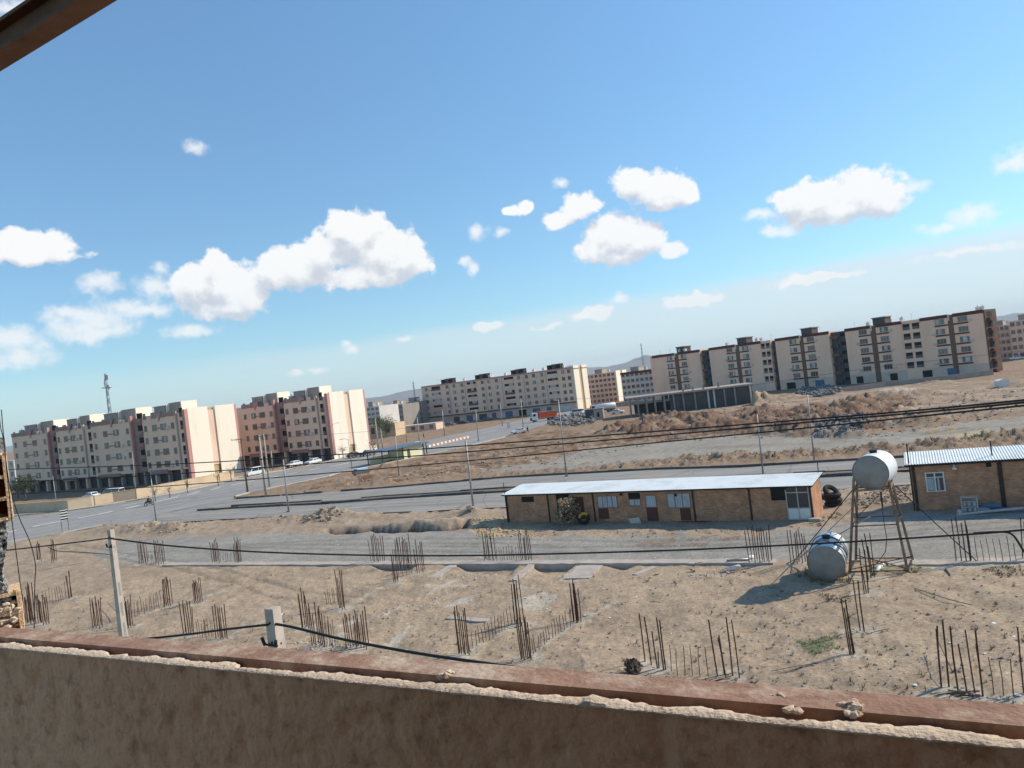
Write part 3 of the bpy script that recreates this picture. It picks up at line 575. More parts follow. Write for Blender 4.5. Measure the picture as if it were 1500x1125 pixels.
def pier():
    # broken end of a hollow-tile wall standing on the parapet at the left edge of the picture
    D = 2.62
    A = PD(18, 760, D); t = thing('masonry_pier', 'broken hollow clay tile and mortar pier at the left edge of the parapet', 'masonry pier', (A.x, A.y, ZT), R_(33))
    def loc(px, py): u, z = onplane(px, py, A, R_(33)); return u, z - ZT
    def brick(px0, px1, py0, py1, cells, y0=0.0, dep=.2):
        xa, z1 = loc(px0, py0); xb, z0 = loc(px1, py1); rim = .013; mb = MB(); n = cells; hh = (z1 - z0) / n
        xl = xb - (.20)
        mb.box(xb - rim, xb, y0, y0 + dep, z0, z1); mb.box(xl, xl + rim, y0, y0 + dep, z0, z1); mb.box(xl + .1 - rim / 2, xl + .1 + rim / 2, y0 + .004, y0 + dep - .002, z0 + .002, z1 - .002)
        for k in range(n + 1):
            z = z0 + hh * k; mb.box(xl + rim, xb - rim, y0 + .002, y0 + dep - .004, z - rim * .45 + (.006 if k == 0 else 0) - (.006 if k == n else 0), z + rim * .45 + (.006 if k == 0 else 0) - (.006 if k == n else 0))
        for i in range(20): mb.rock((random.uniform(xb - .02, xb), y0 + random.uniform(-.004, .02), random.choice([z0, z1, z0 + hh]) + random.uniform(-.006, .006)), .005)
        o = mb.build('hollow_tile', M['tile'], t)
        b2 = MB(); b2.box(xl + rim, xb - rim, y0 + dep * .75, y0 + dep * .8, z0 + rim, z1 - rim); b2.build('cavity', M['clay'], o)
        return xb
    brick(0, 20, 667, 761, 3); brick(0, 37, 873, 926, 2, .02)
    # pitted mortar core between them
    mb = MB(); xr, zt = loc(17, 764); xr2, zb = loc(27, 926); nu, nv = 26, 60
    def core(face):
        vs = []
        for j in range(nv + 1):
            for i in range(nu + 1):
                u = i / nu; v = j / nv; z = zb + (zt - zb) * v; xe = xr2 - .02 + (xr - xr2) * v * .6 + .012 * math.sin(v * 9)
                r = random.uniform(-.004, .004) - (.012 if random.random() < .13 else 0)
                if face == 0: vs.append((-.26 + (xe + .26) * u, .03 - r, z))
                else: vs.append((xe + r, .03 + .16 * u, z))
        mb.add(vs, [(j * (nu + 1) + i, j * (nu + 1) + i + 1, (j + 1) * (nu + 1) + i + 1, (j + 1) * (nu + 1) + i) for j in range(nv) for i in range(nu)])
    core(0); core(1); mb.build('mortar_core', M['pier'], t)
    mb = MB()
    for k in range(150): mb.rock((xr - random.uniform(.01, .13), .02 + random.uniform(0, .05), zb + random.uniform(0, .10)), random.uniform(.008, .02))
    mb.build('mortar_crumbs', M['mortar'], t)
    mb = MB(); xa, za = loc(4, 640); xb, zb2 = loc(10, 668)
    mb.box(xa - .2, xa + .004, .06, .16, zb2 + .001, za); mb.build('mortar_stub', M['pier'], t)
pier()
def hang(name, label, pts, r, m, cat='wire', group=None, D=None):
    P = [PD(*p) if len(p) == 3 else PD(p[0], p[1], D) for p in pts]
    # smooth through the points
    out = []
    for i in range(len(P) - 1):
        p0 = P[max(0, i - 1)]; p1 = P[i]; p2 = P[i + 1]; p3 = P[min(len(P) - 1, i + 2)]
        for k in range(8):
            s = k / 8; out.append(.5 * ((2 * p1) + (p2 - p0) * s + (2 * p0 - 5 * p1 + 4 * p2 - p3) * s * s + (3 * p1 - p0 - 3 * p2 + p3) * s ** 3))
    out.append(P[-1]); mb = MB(); mb.tube(out, r, 6); o = mb.build(name, m, None, True)
    return tag(o, label, cat, group)
hang('loose_wire', 'thin dark wire hanging down beside the broken tile pier, left of the pair', [(-3, 560), (0, 619), (6, 648), (10, 690), (17, 757), (24, 812), (31, 865), (33, 880)], .0014, M['cable'], group='wires hanging beside the pier', D=2.55)
hang('loose_wire', 'thin dark curving wire hanging right of the broken tile pier', [(2, 600), (8, 668), (16, 720), (29, 760), (44, 794), (52, 828), (51, 855), (50, 921)], .0014, M['cable'], group='wires hanging beside the pier', D=2.5)

# ------------------------------------------------------------------ poles, lamps and wires
def concrete_pole(D, px, py, w, label, hgt=9.0):
    p = PD(px, py, D); t = thing('utility_pole', label, 'utility pole', (p.x, p.y, 0), R_(-24), 'concrete utility poles in front of the parapet')
    mb = MB(); z1 = p.z; n = 16
    for k in range(n):
        za, zb = z1 * k / n, z1 * (k + 1) / n; wa = w * (1.9 - .9 * za / z1); wb = w * (1.9 - .9 * zb / z1)
        mb.hexa([(-wa / 2, -wa * .55, za), (wa / 2, -wa * .55, za), (wa / 2, wa * .55, za), (-wa / 2, wa * .55, za)], [(-wb / 2, -wb * .55, zb), (wb / 2, -wb * .55, zb), (wb / 2, wb * .55, zb), (-wb / 2, wb * .55, zb)])
    mb.build('shaft', M['conc'], t)
    # shallow dark holes near the top and the slot of the I section lower down
    m2 = MB()
    for k in range(3): m2.tube([(w * .52, 0, z1 - .3 - .35 * k), (w * .54, 0, z1 - .3 - .35 * k)], .022, 8); m2.tube([(.0, -w * .62, z1 - .25 - .35 * k), (.0, -w * .58, z1 - .25 - .35 * k)], .022, 8)
    m2.build('bolt_hole', M['dark'], t)
    m3 = MB()
    for k in range(6):
        z = z1 - 2.0 - k * .75; ww = w * (1.9 - .9 * z / z1); m3.box(ww / 2 - .01, ww / 2 + .004, -ww * .22, ww * .22, z - .55, z)
    m3.build('web_slot', M['concd'], t)
    m4 = MB(); zc = z1 - .62; m4.tube([(-w * .9, -w * .75, zc), (w * .75, -w * .75, zc - .03)], .02, 6); m4.tube([(-w * .7, -w * .8, zc - .02), (-w * .9, -w * .9, zc + .13)], .03, 8); m4.tube([(w * .6, -w * .8, zc - .02), (w * .75, -w * .9, zc + .08)], .03, 8)
    m4.build('clamp', M['cable'], t)
    return p
concrete_pole(29, 162, 776, .16, 'tall grey concrete pole with a cable clamp, left of the stubby pole top')
concrete_pole(14, 399, 890, .19, 'pale concrete pole top rising just above the parapet edge')
CBL = 'service cables between the concrete poles'
hang('power_cable', 'thick black cable sagging from the tall concrete pole across the lot to the right edge', [(163, 789, 28.8), (250, 799.5, 29), (370, 808, 29), (500, 812.5, 29), (620, 814, 28.6), (760, 812.5, 28), (1000, 805.5, 26.5), (1220, 795, 25), (1400, 784, 23.5), (1480, 778, 22.8), (1560, 770, 22)], .032, M['cable'], 'cable', CBL)
hang('power_cable', 'black cable running left from the tall concrete pole to the pier', [(163, 788, 28.8), (90, 797, 29.5), (10, 806, 30), (-80, 815, 31)], .026, M['cable'], 'cable', CBL)
hang('power_cable', 'thin drooping cable left of the tall concrete pole, below the thicker one', [(160, 812, 28.8), (120, 809, 29.5), (84, 807, 30), (70, 801, 30)], .014, M['cable'], 'cable', CBL)
hang('power_cable', 'black cable dropping left from the pale pole top behind the parapet', [(393, 915, 13.9), (330, 922, 14.5), (260, 931, 15.2), (150, 942, 16), (0, 960, 17)], .022, M['cable'], 'cable', CBL)
hang('power_cable', 'thick black cable descending right from the pale pole top to the parapet', [(403, 914, 13.9), (430, 919, 13.6), (500, 936, 13), (600, 955, 12), (700, 970, 11), (790, 982, 10), (900, 993, 9)], .024, M['cable'], 'cable', CBL)
hang('power_cable', 'black cable loop curling down at the right edge under the long cable', [(1426, 781, 23.4), (1450, 779.5, 23.1), (1474, 779.5, 22.9), (1484, 784, 22.8), (1491, 793, 22.7), (1497, 803, 22.6), (1503, 812, 22.5)], .034, M['cable'], 'cable', CBL)
PWR = 'three power lines crossing the whole view'
for i, (lb, pts) in enumerate((('uppermost of the three dark power lines crossing the view', [(-100, 693), (20, 687.5), (250, 680), (540, 663), (750, 648), (960, 632), (1200, 613), (1350, 600.5), (1500, 586), (1620, 573)]),
                               ('middle one of the three dark power lines crossing the view', [(-100, 711), (20, 706), (250, 694.5), (540, 673), (750, 656.5), (960, 638.5), (1200, 617), (1350, 604), (1500, 589.5), (1620, 576)]),
                               ('lowest of the three dark power lines crossing the view', [(-100, 729), (20, 724), (250, 711.5), (540, 688), (750, 669), (960, 648.5), (1200, 625), (1350, 609.5), (1500, 594), (1620, 580)]))):
    hang('power_line', lb, [(x, y, 44 - 28 * (x / 1500)) for x, y in pts], .026 if i < 2 else .024, M['cable'], 'power line', PWR)

def pole(base, top, label, arm=None, r=(.10, .055), m='steel', kind='street_lamp', cat='street lamp', group='street lamps along the roads', lamp=True, sink=0):
    b = G(*base); tp = PD(top[0], top[1], b.y); t = thing(kind, label, cat, (b.x, b.y, 0), 0, group)
    lean = (tp.x - b.x) * .8; h = tp.z
    mb = MB(); mb.tube([(0, 0, 0), (lean * .5, 0, h * .5), (lean, 0, h)], [r[0], (r[0] + r[1]) / 2, r[1]], 8); mb.build('pole', M[m], t, True)
    mb = MB(); mb.box(-r[0] * 1.8, r[0] * 1.8, -r[0] * 1.8, r[0] * 1.8, 0, .18); mb.build('base_block', M['concd'], t)
    if arm:
        dx, dz, dy = arm; a = Vector((lean, 0, h * .985)); e = Vector((lean + dx, dy, h + dz)); mid = a.lerp(e, .55) + Vector((0, 0, abs(dx) * .08))
        mb = MB(); mb.tube([a, mid, e], r[1] * .7, 6); ar = mb.build('arm', M[m], t, True)
        if lamp:
            d = (e - a); d.z = 0; d.normalize(); mb = MB(); s = Vector((-d.y, d.x, 0)) * .11
            p0 = e - d * .1; p1 = e + d * .5; u = Vector((0, 0, .07)); mb.hexa([p0 - s * .6 - u, p1 - s - u * .5, p1 + s - u * .5, p0 + s * .6 - u], [p0 - s * .5 + u, p1 - s * .6 + u * .2, p1 + s * .6 + u * .2, p0 + s * .5 + u]); mb.build('lamp_head', M['steel'], ar)
    return t
pole((229, 765), (220, 692), 'grey street lamp beside the motorbike at the road junction', (1.3, .35, .3))
pole((200, 731.5), (194, 661), 'street lamp standing against the beige fence wall, mid way along it', (-.9, .25, .2))
pole((84, 748), (77, 697), 'street lamp in front of the shaded left end of the fence wall')
pole((423, 750), (415, 673), 'plain grey post rising behind the dirt mound by the divided road', None, (.12, .08), kind='lamp_post', cat='lamp post', group='bare posts along the divided road')
pole((491, 673), (486, 622), 'street lamp in front of the white end wall of the second left block', (1.4, .25, .2))
pole((516, 688), (510, 643), 'street lamp at the kerb left of the pale blue trailer', (-1.3, .1, 0))
pole((585, 700), (579, 638), 'grey post crossing the blue roofed kiosk', None, (.11, .07), kind='lamp_post', cat='lamp post', group='bare posts along the divided road')
pole((694, 748), (682, 645), 'grey post left of the long brick house at the near road edge', None, (.12, .085), kind='lamp_post', cat='lamp post', group='bare posts along the divided road')
pole((830, 698), (818, 585), 'tall grey lamp post on the far kerb above the long brick house', (-1.5, .0, 0), (.11, .06))
pole((1118, 696), (1109, 606), 'pale lamp post with an angled arm behind the long white roof', (.62, .55, 0), (.10, .06), lamp=True)
pole((1193, 676), (1183, 578), 'slim pale pole standing at the far kerb left of the elevated tank', None, (.09, .05), kind='lamp_post', cat='lamp post', group='bare posts along the divided road')
pole((767, 631), (763, 583), 'pole behind the white car on the far stretch of the avenue', None, (.12, .09), kind='lamp_post', cat='lamp post', group='posts on the far avenue')
pole((701, 646), (697, 600), 'pole at the far end of the striped kerb', None, (.12, .09), kind='lamp_post', cat='lamp post', group='posts on the far avenue')
pole((651, 638), (648, 600), 'pole left of centre before the wide tan apartment block', None, (.14, .10), kind='lamp_post', cat='lamp post', group='posts on the far avenue')
pole((736, 624), (733, 592), 'short looking pole by the white cabinet before the wide tan block', None, (.14, .10), kind='lamp_post', cat='lamp post', group='posts on the far avenue')
pole((596, 648), (593, 617), 'thin pole left of the small white car near the kiosk', None, (.11, .08), kind='lamp_post', cat='lamp post', group='posts on the far avenue')
pole((615, 653), (611, 611), 'pole right beside the small white car near the kiosk', None, (.14, .10), kind='lamp_post', cat='lamp post', group='posts on the far avenue')
pole((400, 690), (397, 660), 'small pole before the ground floor of the second left block', None, (.13, .1), kind='lamp_post', cat='lamp post', group='posts on the far avenue')
def cross_pole(base, top, label, arms, m='woodp', w=.13, grp='power poles on the dirt island'):
    b = G(*base); tp = PD(top[0], top[1], b.y); t = thing('power_pole', label, 'power pole', (b.x, b.y, 0), R_(-20), grp); h = tp.z
    mb = MB(); mb.tube([(0, 0, 0), (0, 0, h)], [w * 1.35, w], 8); mb.build('pole', M[m], t, True)
    for (z, x0, x1) in arms:
        mb = MB(); mb.bar((x0, -w, h - z), (x1, -w, h - z), .09, .11); ca = mb.build('crossarm', M['woodp'], t)
        mb = MB(); mb.bar((x0 * .6, -w, h - z), (0, -w, h - z - .75), .05); mb.build('brace', M['woodp'], ca)
        for k in range(3):
            x = x0 + (x1 - x0) * k / 2; mb = MB(); mb.tube([(x, -w, h - z + .05), (x, -w, h - z + .14), (x, -w, h - z + .2), (x, -w, h - z + .26)], [.02, .05, .03, .05], 8); mb.build('insulator', M['concd'], ca)
    return t
cross_pole((363, 722), (353, 642), 'dark wooden power pole with one long crossarm at the white end wall', [(.15, -2.0, .5)])
cross_pole((390, 728), (378, 638), 'stout pale power pole nearest the road junction', [(.2, -.6, .9)], 'conc', .15)
cross_pole((395, 713), (386.5, 636), 'pale power pole standing just behind the stout one', [(.3, -.3, 1.6)], 'conc', .13)
cross_pole((555, 660), (550, 612), 'power pole beside the red patch right of the white end wall', [(.2, -.7, .7)], 'conc', .16, 'power poles on the far dirt')
cross_pole((561, 659), (558, 628), 'power pole with a transformer box right of the white end wall', [(.15, -.7, .7), (1.2, -.7, .7)], 'conc', .16, 'power poles on the far dirt')
for i, (bx, by, tx, ty, lb) in enumerate(((1207, 697, 1202, 656, 'thin rusty post at the back corner of the long brick house'), (1341, 668, 1334, 652, 'thin rusty post above the left end of the ribbed roof'), (745, 770, 740, 709, 'thin dark post at the left corner of the long brick house'))):
    pass

def lattice_mast(base, h, w, label, dishes=0, z0=0):
    b = base; t = thing('lattice_mast', label, 'mast', (b.x, b.y, z0), .3, 'lattice masts behind the blocks'); mb = MB(); n = 12
    c = [(math.cos(q), math.sin(q)) for q in (.5, 2.6, 4.7)]
    for k in range(n):
        f0 = 1 - .75 * k / n; f1 = 1 - .75 * (k + 1) / n; za, zb = h * k / n, h * (k + 1) / n
        for i in range(3):
            p = (c[i][0] * w * f0, c[i][1] * w * f0, za); q = (c[i][0] * w * f1, c[i][1] * w * f1, zb); r = (c[(i + 1) % 3][0] * w * f1, c[(i + 1) % 3][1] * w * f1, zb); s = (c[(i + 1) % 3][0] * w * f0, c[(i + 1) % 3][1] * w * f0, za)
            mb.bar(p, q, w * .16); mb.bar(p, r, w * .09); mb.bar(s, q, w * .09)
    mb.build('lattice', M['mast'], t)
    for k in range(dishes):
        a = k * 2.1; mb = MB(); z = h * (.97 - .035 * k); mb.box(math.cos(a) * w * .6 - .3, math.cos(a) * w * .6 + .3, math.sin(a) * w * .6 - .3, math.sin(a) * w * .6 + .3, z - 1.3, z + .6); mb.build('antenna_panel', M['farw'], t)
    if dishes:
        mb = MB(); mb.box(-1.6, 1.6, -1.6, 1.6, h * .85, h * .855); mb.build('platform', M['mast'], t)
b = PD(165, 640, 300.); tp = PD(158, 547, 300.); lattice_mast(b, tp.z, 1.15, 'lattice telecom mast rising behind the far left apartment block', 4)
b = PD(610, 600, 380.); tp = PD(606, 559, 380.); lattice_mast(b, tp.z, .8, 'slim mast standing left of the wide tan apartment block')
b = PD(944, 545, 620.); tp = PD(941, 503, 620.); lattice_mast(b, tp.z, 1.2, 'slim mast between the wide tan block and the right hand row')
hang('power_line', 'fine far wire strung above the parking toward the tall lamp post', [(353, 645, 132), (486, 636, 150), (610, 625, 160), (718, 601, 130), (818, 584.5, 101)], .022, M['cable'], 'power line', 'fine far wires')
hang('power_line', 'fine far wire from the tall lamp post across the dirt to the right', [(818, 585, 101), (880, 583, 140), (950, 578, 190), (1060, 572, 215)], .02, M['cable'], 'power line', 'fine far wires')
hang('power_line', 'faint wire drawn across the right hand apartment row', [(960, 585, 205), (1130, 560, 190), (1300, 536, 180), (1520, 512, 170)], .035, M['cable'], 'power line', 'fine far wires')

# ------------------------------------------------------------------ apartment blocks
_win = {}
def winmesh(w, h, n, fr='frame'):
    k = (round(w, 2), round(h, 2), n, fr)
    if k not in _win:
        f = MB(); t = .07
        f.box(-w / 2 - t, w / 2 + t, -.07, 0, -h / 2 - t, -h / 2); f.box(-w / 2 - t, w / 2 + t, -.07, 0, h / 2, h / 2 + t)
        xs = [-w / 2 - t] + [-w / 2 + w * i / n - t / 2 for i in range(1, n)] + [w / 2]
        for x in xs: f.box(x, x + t, -.068, 0, -h / 2, h / 2)
        f.box(-w / 2 - .12, w / 2 + .12, -.13, 0, -h / 2 - t - .06, -h / 2 - t - .002)
        me = bpy.data.meshes.new('window'); me.from_pydata(f.v, [], f.f); me.materials.append(M[fr])
        g = MB(); g.box(-w / 2, w / 2, -.022, -.002, -h / 2, h / 2); gm = bpy.data.meshes.new('pane'); gm.from_pydata(g.v, [], g.f); gm.materials.append(M['glass'])
        _win[k] = (me, gm)
    return _win[k]
def window(par, u, z, w, h, n=2, y=0, rz=0, fr='frame', lift=None):
    me, gm = winmesh(w, h, n, fr); o = link('window', me, par, (u, y, z), rz); link('pane', gm, o); return o
def acunit(par, u, z):
    mb = MB(); mb.box(u - .42, u + .42, -.42, -.05, z - .3, z + .3); mb.bar((u - .3, -.2, z - .34), (u - .3, 0, z - .5), .05); mb.bar((u + .3, -.2, z - .34), (u + .3, 0, z - .5), .05); mb.tube([(u, -.43, z), (u, -.421, z)], .22, 10); return mb.build('ac_unit', M['farw'], par)
def curtain(par, u, z, w, h, rnd):
    mb = MB(); mb.box(u - w / 2, u + w / 2, -.035, -.024, z - h / 2, z + h / 2); return mb.build('curtain', M['curtain'] if rnd.random() < .75 else M['farw'], par)
def roof_hut(par, x0, x1, y0, y1, z, h, m='roofgrey', lit=None):
    mb = MB(); mb.box(x0, x1, y0, y1, z, z + h); mb.box(x0 - .15, x1 + .15, y0 - .15, y1 + .15, z + h, z + h + .15); return mb.build('stair_head', M[m], par)
def cooler(par, x, y, z):
    mb = MB(); mb.box(x - .5, x + .5, y - .5, y + .5, z + .35, z + 1.3)
    for sx in (-.4, .4):
        for sy in (-.4, .4): mb.bar((x + sx, y + sy, z), (x + sx, y + sy, z + .35), .06)
    mb.tube([(x, y, z + 1.3), (x, y, z + 1.7)], .12, 6); return mb.build('rooftop_cooler', M['farw'], par)
def aerial(par, x, y, z):
    mb = MB(); mb.tube([(x, y, z), (x, y, z + 2.2)], .03, 5); mb.bar((x - .5, y, z + 2.0), (x + .5, y, z + 2.0), .03); mb.bar((x - .35, y, z + 1.7), (x + .35, y, z + 1.7), .03); return mb.build('aerial', M['mast'], par)
FH = 2.92; G0 = 2.9
def rightrow():
    cor = G(1453, 546); ang = R_(128.4 - 180); ud = Vector((math.cos(ang), math.sin(ang), 0))     # left to right
    HT = 18.1
    def U(px, py=None):
        py = py if py else 519 + (450 - 519) * (px - 952) / (1448 - 952); return onplane(px, py + 4, cor, ang)[0]
    segs = [('second in from the left... ', )]
    S = [('tan five storey apartment block at the left end of the right hand row', (951, 1024), [(955, 987), (993, 1024)], (987, 993), None),
         ('tan apartment block second from the left in the right hand row, behind the concrete frame', (1037, 1127), [(1038, 1076), (1082, 1113)], (1076, 1082), (1113, 1127)),
         ('tan apartment block second from the right in the right hand row', (1134, 1213), [(1135, 1170), (1176, 1213)], (1170, 1176), None),
         ('long tan apartment block with open balconies at the right end of the row', (1237, 1440), [(1237, 1274), (1282, 1319), (1347, 1387), (1395, 1439)], (1274, 1282), (1319, 1347))]
    rnd = random.Random(5)
    for si, (lb, (pa, pb), panels, strip, balc) in enumerate(S):
        ua, ub = U(pa), U(pb); o = cor + ud * ua; o.z = 0; Lw = ub - ua
        t = thing('apartment_block', lb, 'apartment block', o, ang, 'right hand row of apartment blocks')
        mb = MB(); mb.box(0, Lw, .35, 8.6, 0, HT - .2); mb.build('wall', M['tanR'], t)
        strips = [strip] + ([(1387, 1395)] if si == 3 else [])
        pans = []
        for (a, b) in panels:
            x0, x1 = max(0, U(a) - ua), min(Lw, U(b) - ua); pans.append((x0, x1))
            mb = MB(); mb.box(x0, x1, 0, .349, G0 + .02, HT - 1.0); mb.build('facade_panel', M['tanR'], t)
            mb = MB(); mb.box(x0, x1, .02, .348, 0, G0 + .015); mb.build('ground_floor', M['base'], t)
            mb = MB(); mb.box(x0 - .05, x1 + .05, -.12, .349, HT - .995, HT); mb.build('parapet_band', M['redband'], t)
        for (a, b) in strips:
            x0, x1 = U(a) - ua, U(b) - ua; mb = MB(); mb.box(x0 + .003, x1 - .003, .1, .347, 0, HT - .3); mb.build('dark_strip', M['recess'], t)
            mb = MB(); mb.box(x0 + .03, x0 + .55, -.10, .1, HT - 1.9, HT - .05); mb.build('parapet_post', M['farw'], t)
        for pi, (x0, x1) in enumerate(pans):
            right = pi % 2 == 0     # windows sit next to the strip
            for f in range(5):
                z = G0 + f * FH + 1.65; w = 2.5; c = x1 - 1.2 - w / 2 if right else x0 + 1.3 + w / 2
                if si == 3 and pi == 2: c = x1 - 1.0 - w / 2
                window(t, c, z, w, 1.45, 3)
                if rnd.random() < .45: acunit(t, c + (w / 2 + .75) * (-1 if right else 1), z - .5)
                if rnd.random() < .5: curtain(t, c + rnd.uniform(-.6, .6), z, rnd.uniform(.7, 1.3), 1.3, rnd)
                mb = MB(); s0, s1 = (c - w / 2 - .2, x1 - .02) if right else (x0 + .02, c + w / 2 + .2)
                if f > 0 or rnd.random() < .6:
                    mb.box(s0, s1, -.16, 0, z - 1.42, z - 1.0); mb.build('red_sill_band', M['redband'], t)
        if balc:
            x0, x1 = U(balc[0]) - ua, U(balc[1]) - ua
            mb = MB(); mb.box(x0 + .003, x1 - .003, .15, .346, 0, HT - 1.6); mb.build('balcony_wall', M['tanR'], t)
            for f in range(5):
                z = G0 + f * FH + 1.45
                for k in range(2):
                    wd = (x1 - x0) / 2; c = x0 + wd * (k + .5); mb = MB(); mb.box(c - wd * .36, c + wd * .36, .12, .149, z - .95, z + .9); ob = mb.build('balcony_opening', M['dark'], t)
                    mb = MB()
                    for q in range(3): mb.bar((c - wd * .36, .08, z - .9 + q * .3), (c + wd * .36, .08, z - .9 + q * .3), .05)
                    for q in range(7): mb.bar((c - wd * .36 + wd * .72 * q / 6, .08, z - .95), (c - wd * .36 + wd * .72 * q / 6, .08, z), .04)
                    mb.build('railing', M['frame'], ob)
        # shop fronts / garages at ground level
        for k in range(max(2, int(Lw / 9))):
            x = 2 + k * 9 + rnd.uniform(0, 3)
            if x + 4 > Lw: break
            mb = MB(); mb.box(x, x + rnd.uniform(2, 4), -.02, .019, .1, 2.3); mb.build('garage_opening', M['dark'] if rnd.random() < .7 else M['blue'], t)
        xm = (U(strip[0]) + U(strip[1])) / 2 - ua
        roof_hut(t, xm - .3, xm + 3.6, 1.0, 5, HT - .2, 2.0, 'gap'); mb = MB(); mb.box(xm - .6, xm + 3.9, .7, 5.3, HT + 1.96, HT + 2.2); mb.build('hut_roof', M['roofgrey'], t)
        for k in range(int(Lw / 5)): (cooler if rnd.random() < .65 else aerial)(t, rnd.uniform(.8, Lw - .8), rnd.uniform(1, 7), HT - .2)
        if si == 3:
            # dark red gable end with balconies
            mb = MB(); mb.box(Lw, Lw + .25, .1, 8.4, 0, HT - .1); mb.build('gable_wall', M['gable'], t)
            for f in range(6):
                z = G0 + f * FH - 1.6; mb = MB(); mb.box(Lw + .25, Lw + .28, 1.5, 5.0, z, z + 1.5); mb.build('gable_opening', M['dark'], t)
                mb = MB(); mb.box(Lw + .25, Lw + 1.2, 1.2, 5.3, z - 1.1, z - .3); mb.build('balcony', M['redband'], t)
        # the dark recess that joins it to the next block
        if si < 3:
            g0, g1 = Lw + .01, U(S[si + 1][1][0]) - ua - .01
            mb = MB(); mb.box(g0, g1, 1.6, 8.4, 0, HT - .6); r = mb.build('stair_recess', M['gap'], t)
            for f in range(6):
                z = G0 + f * FH - 1.3
                mb = MB(); mb.box(g0 + .2, g0 + (g1 - g0) * .45, .7, 1.599, z - .9, z); mb.build('stair_balcony', M['recess'] if f % 2 else M['gap'], r)
                mb = MB(); mb.box(g0 + (g1 - g0) * .55, g1 - .3, 1.57, 1.599, z - .4, z + .8); mb.build('stair_opening', M['dark'], r)
            mb = MB(); mb.tube([((g0 + g1) / 2, 1.4, 0), ((g0 + g1) / 2, 1.4, HT - .6)], .12, 6); mb.build('drainpipe', M['blue'], r)
rightrow()

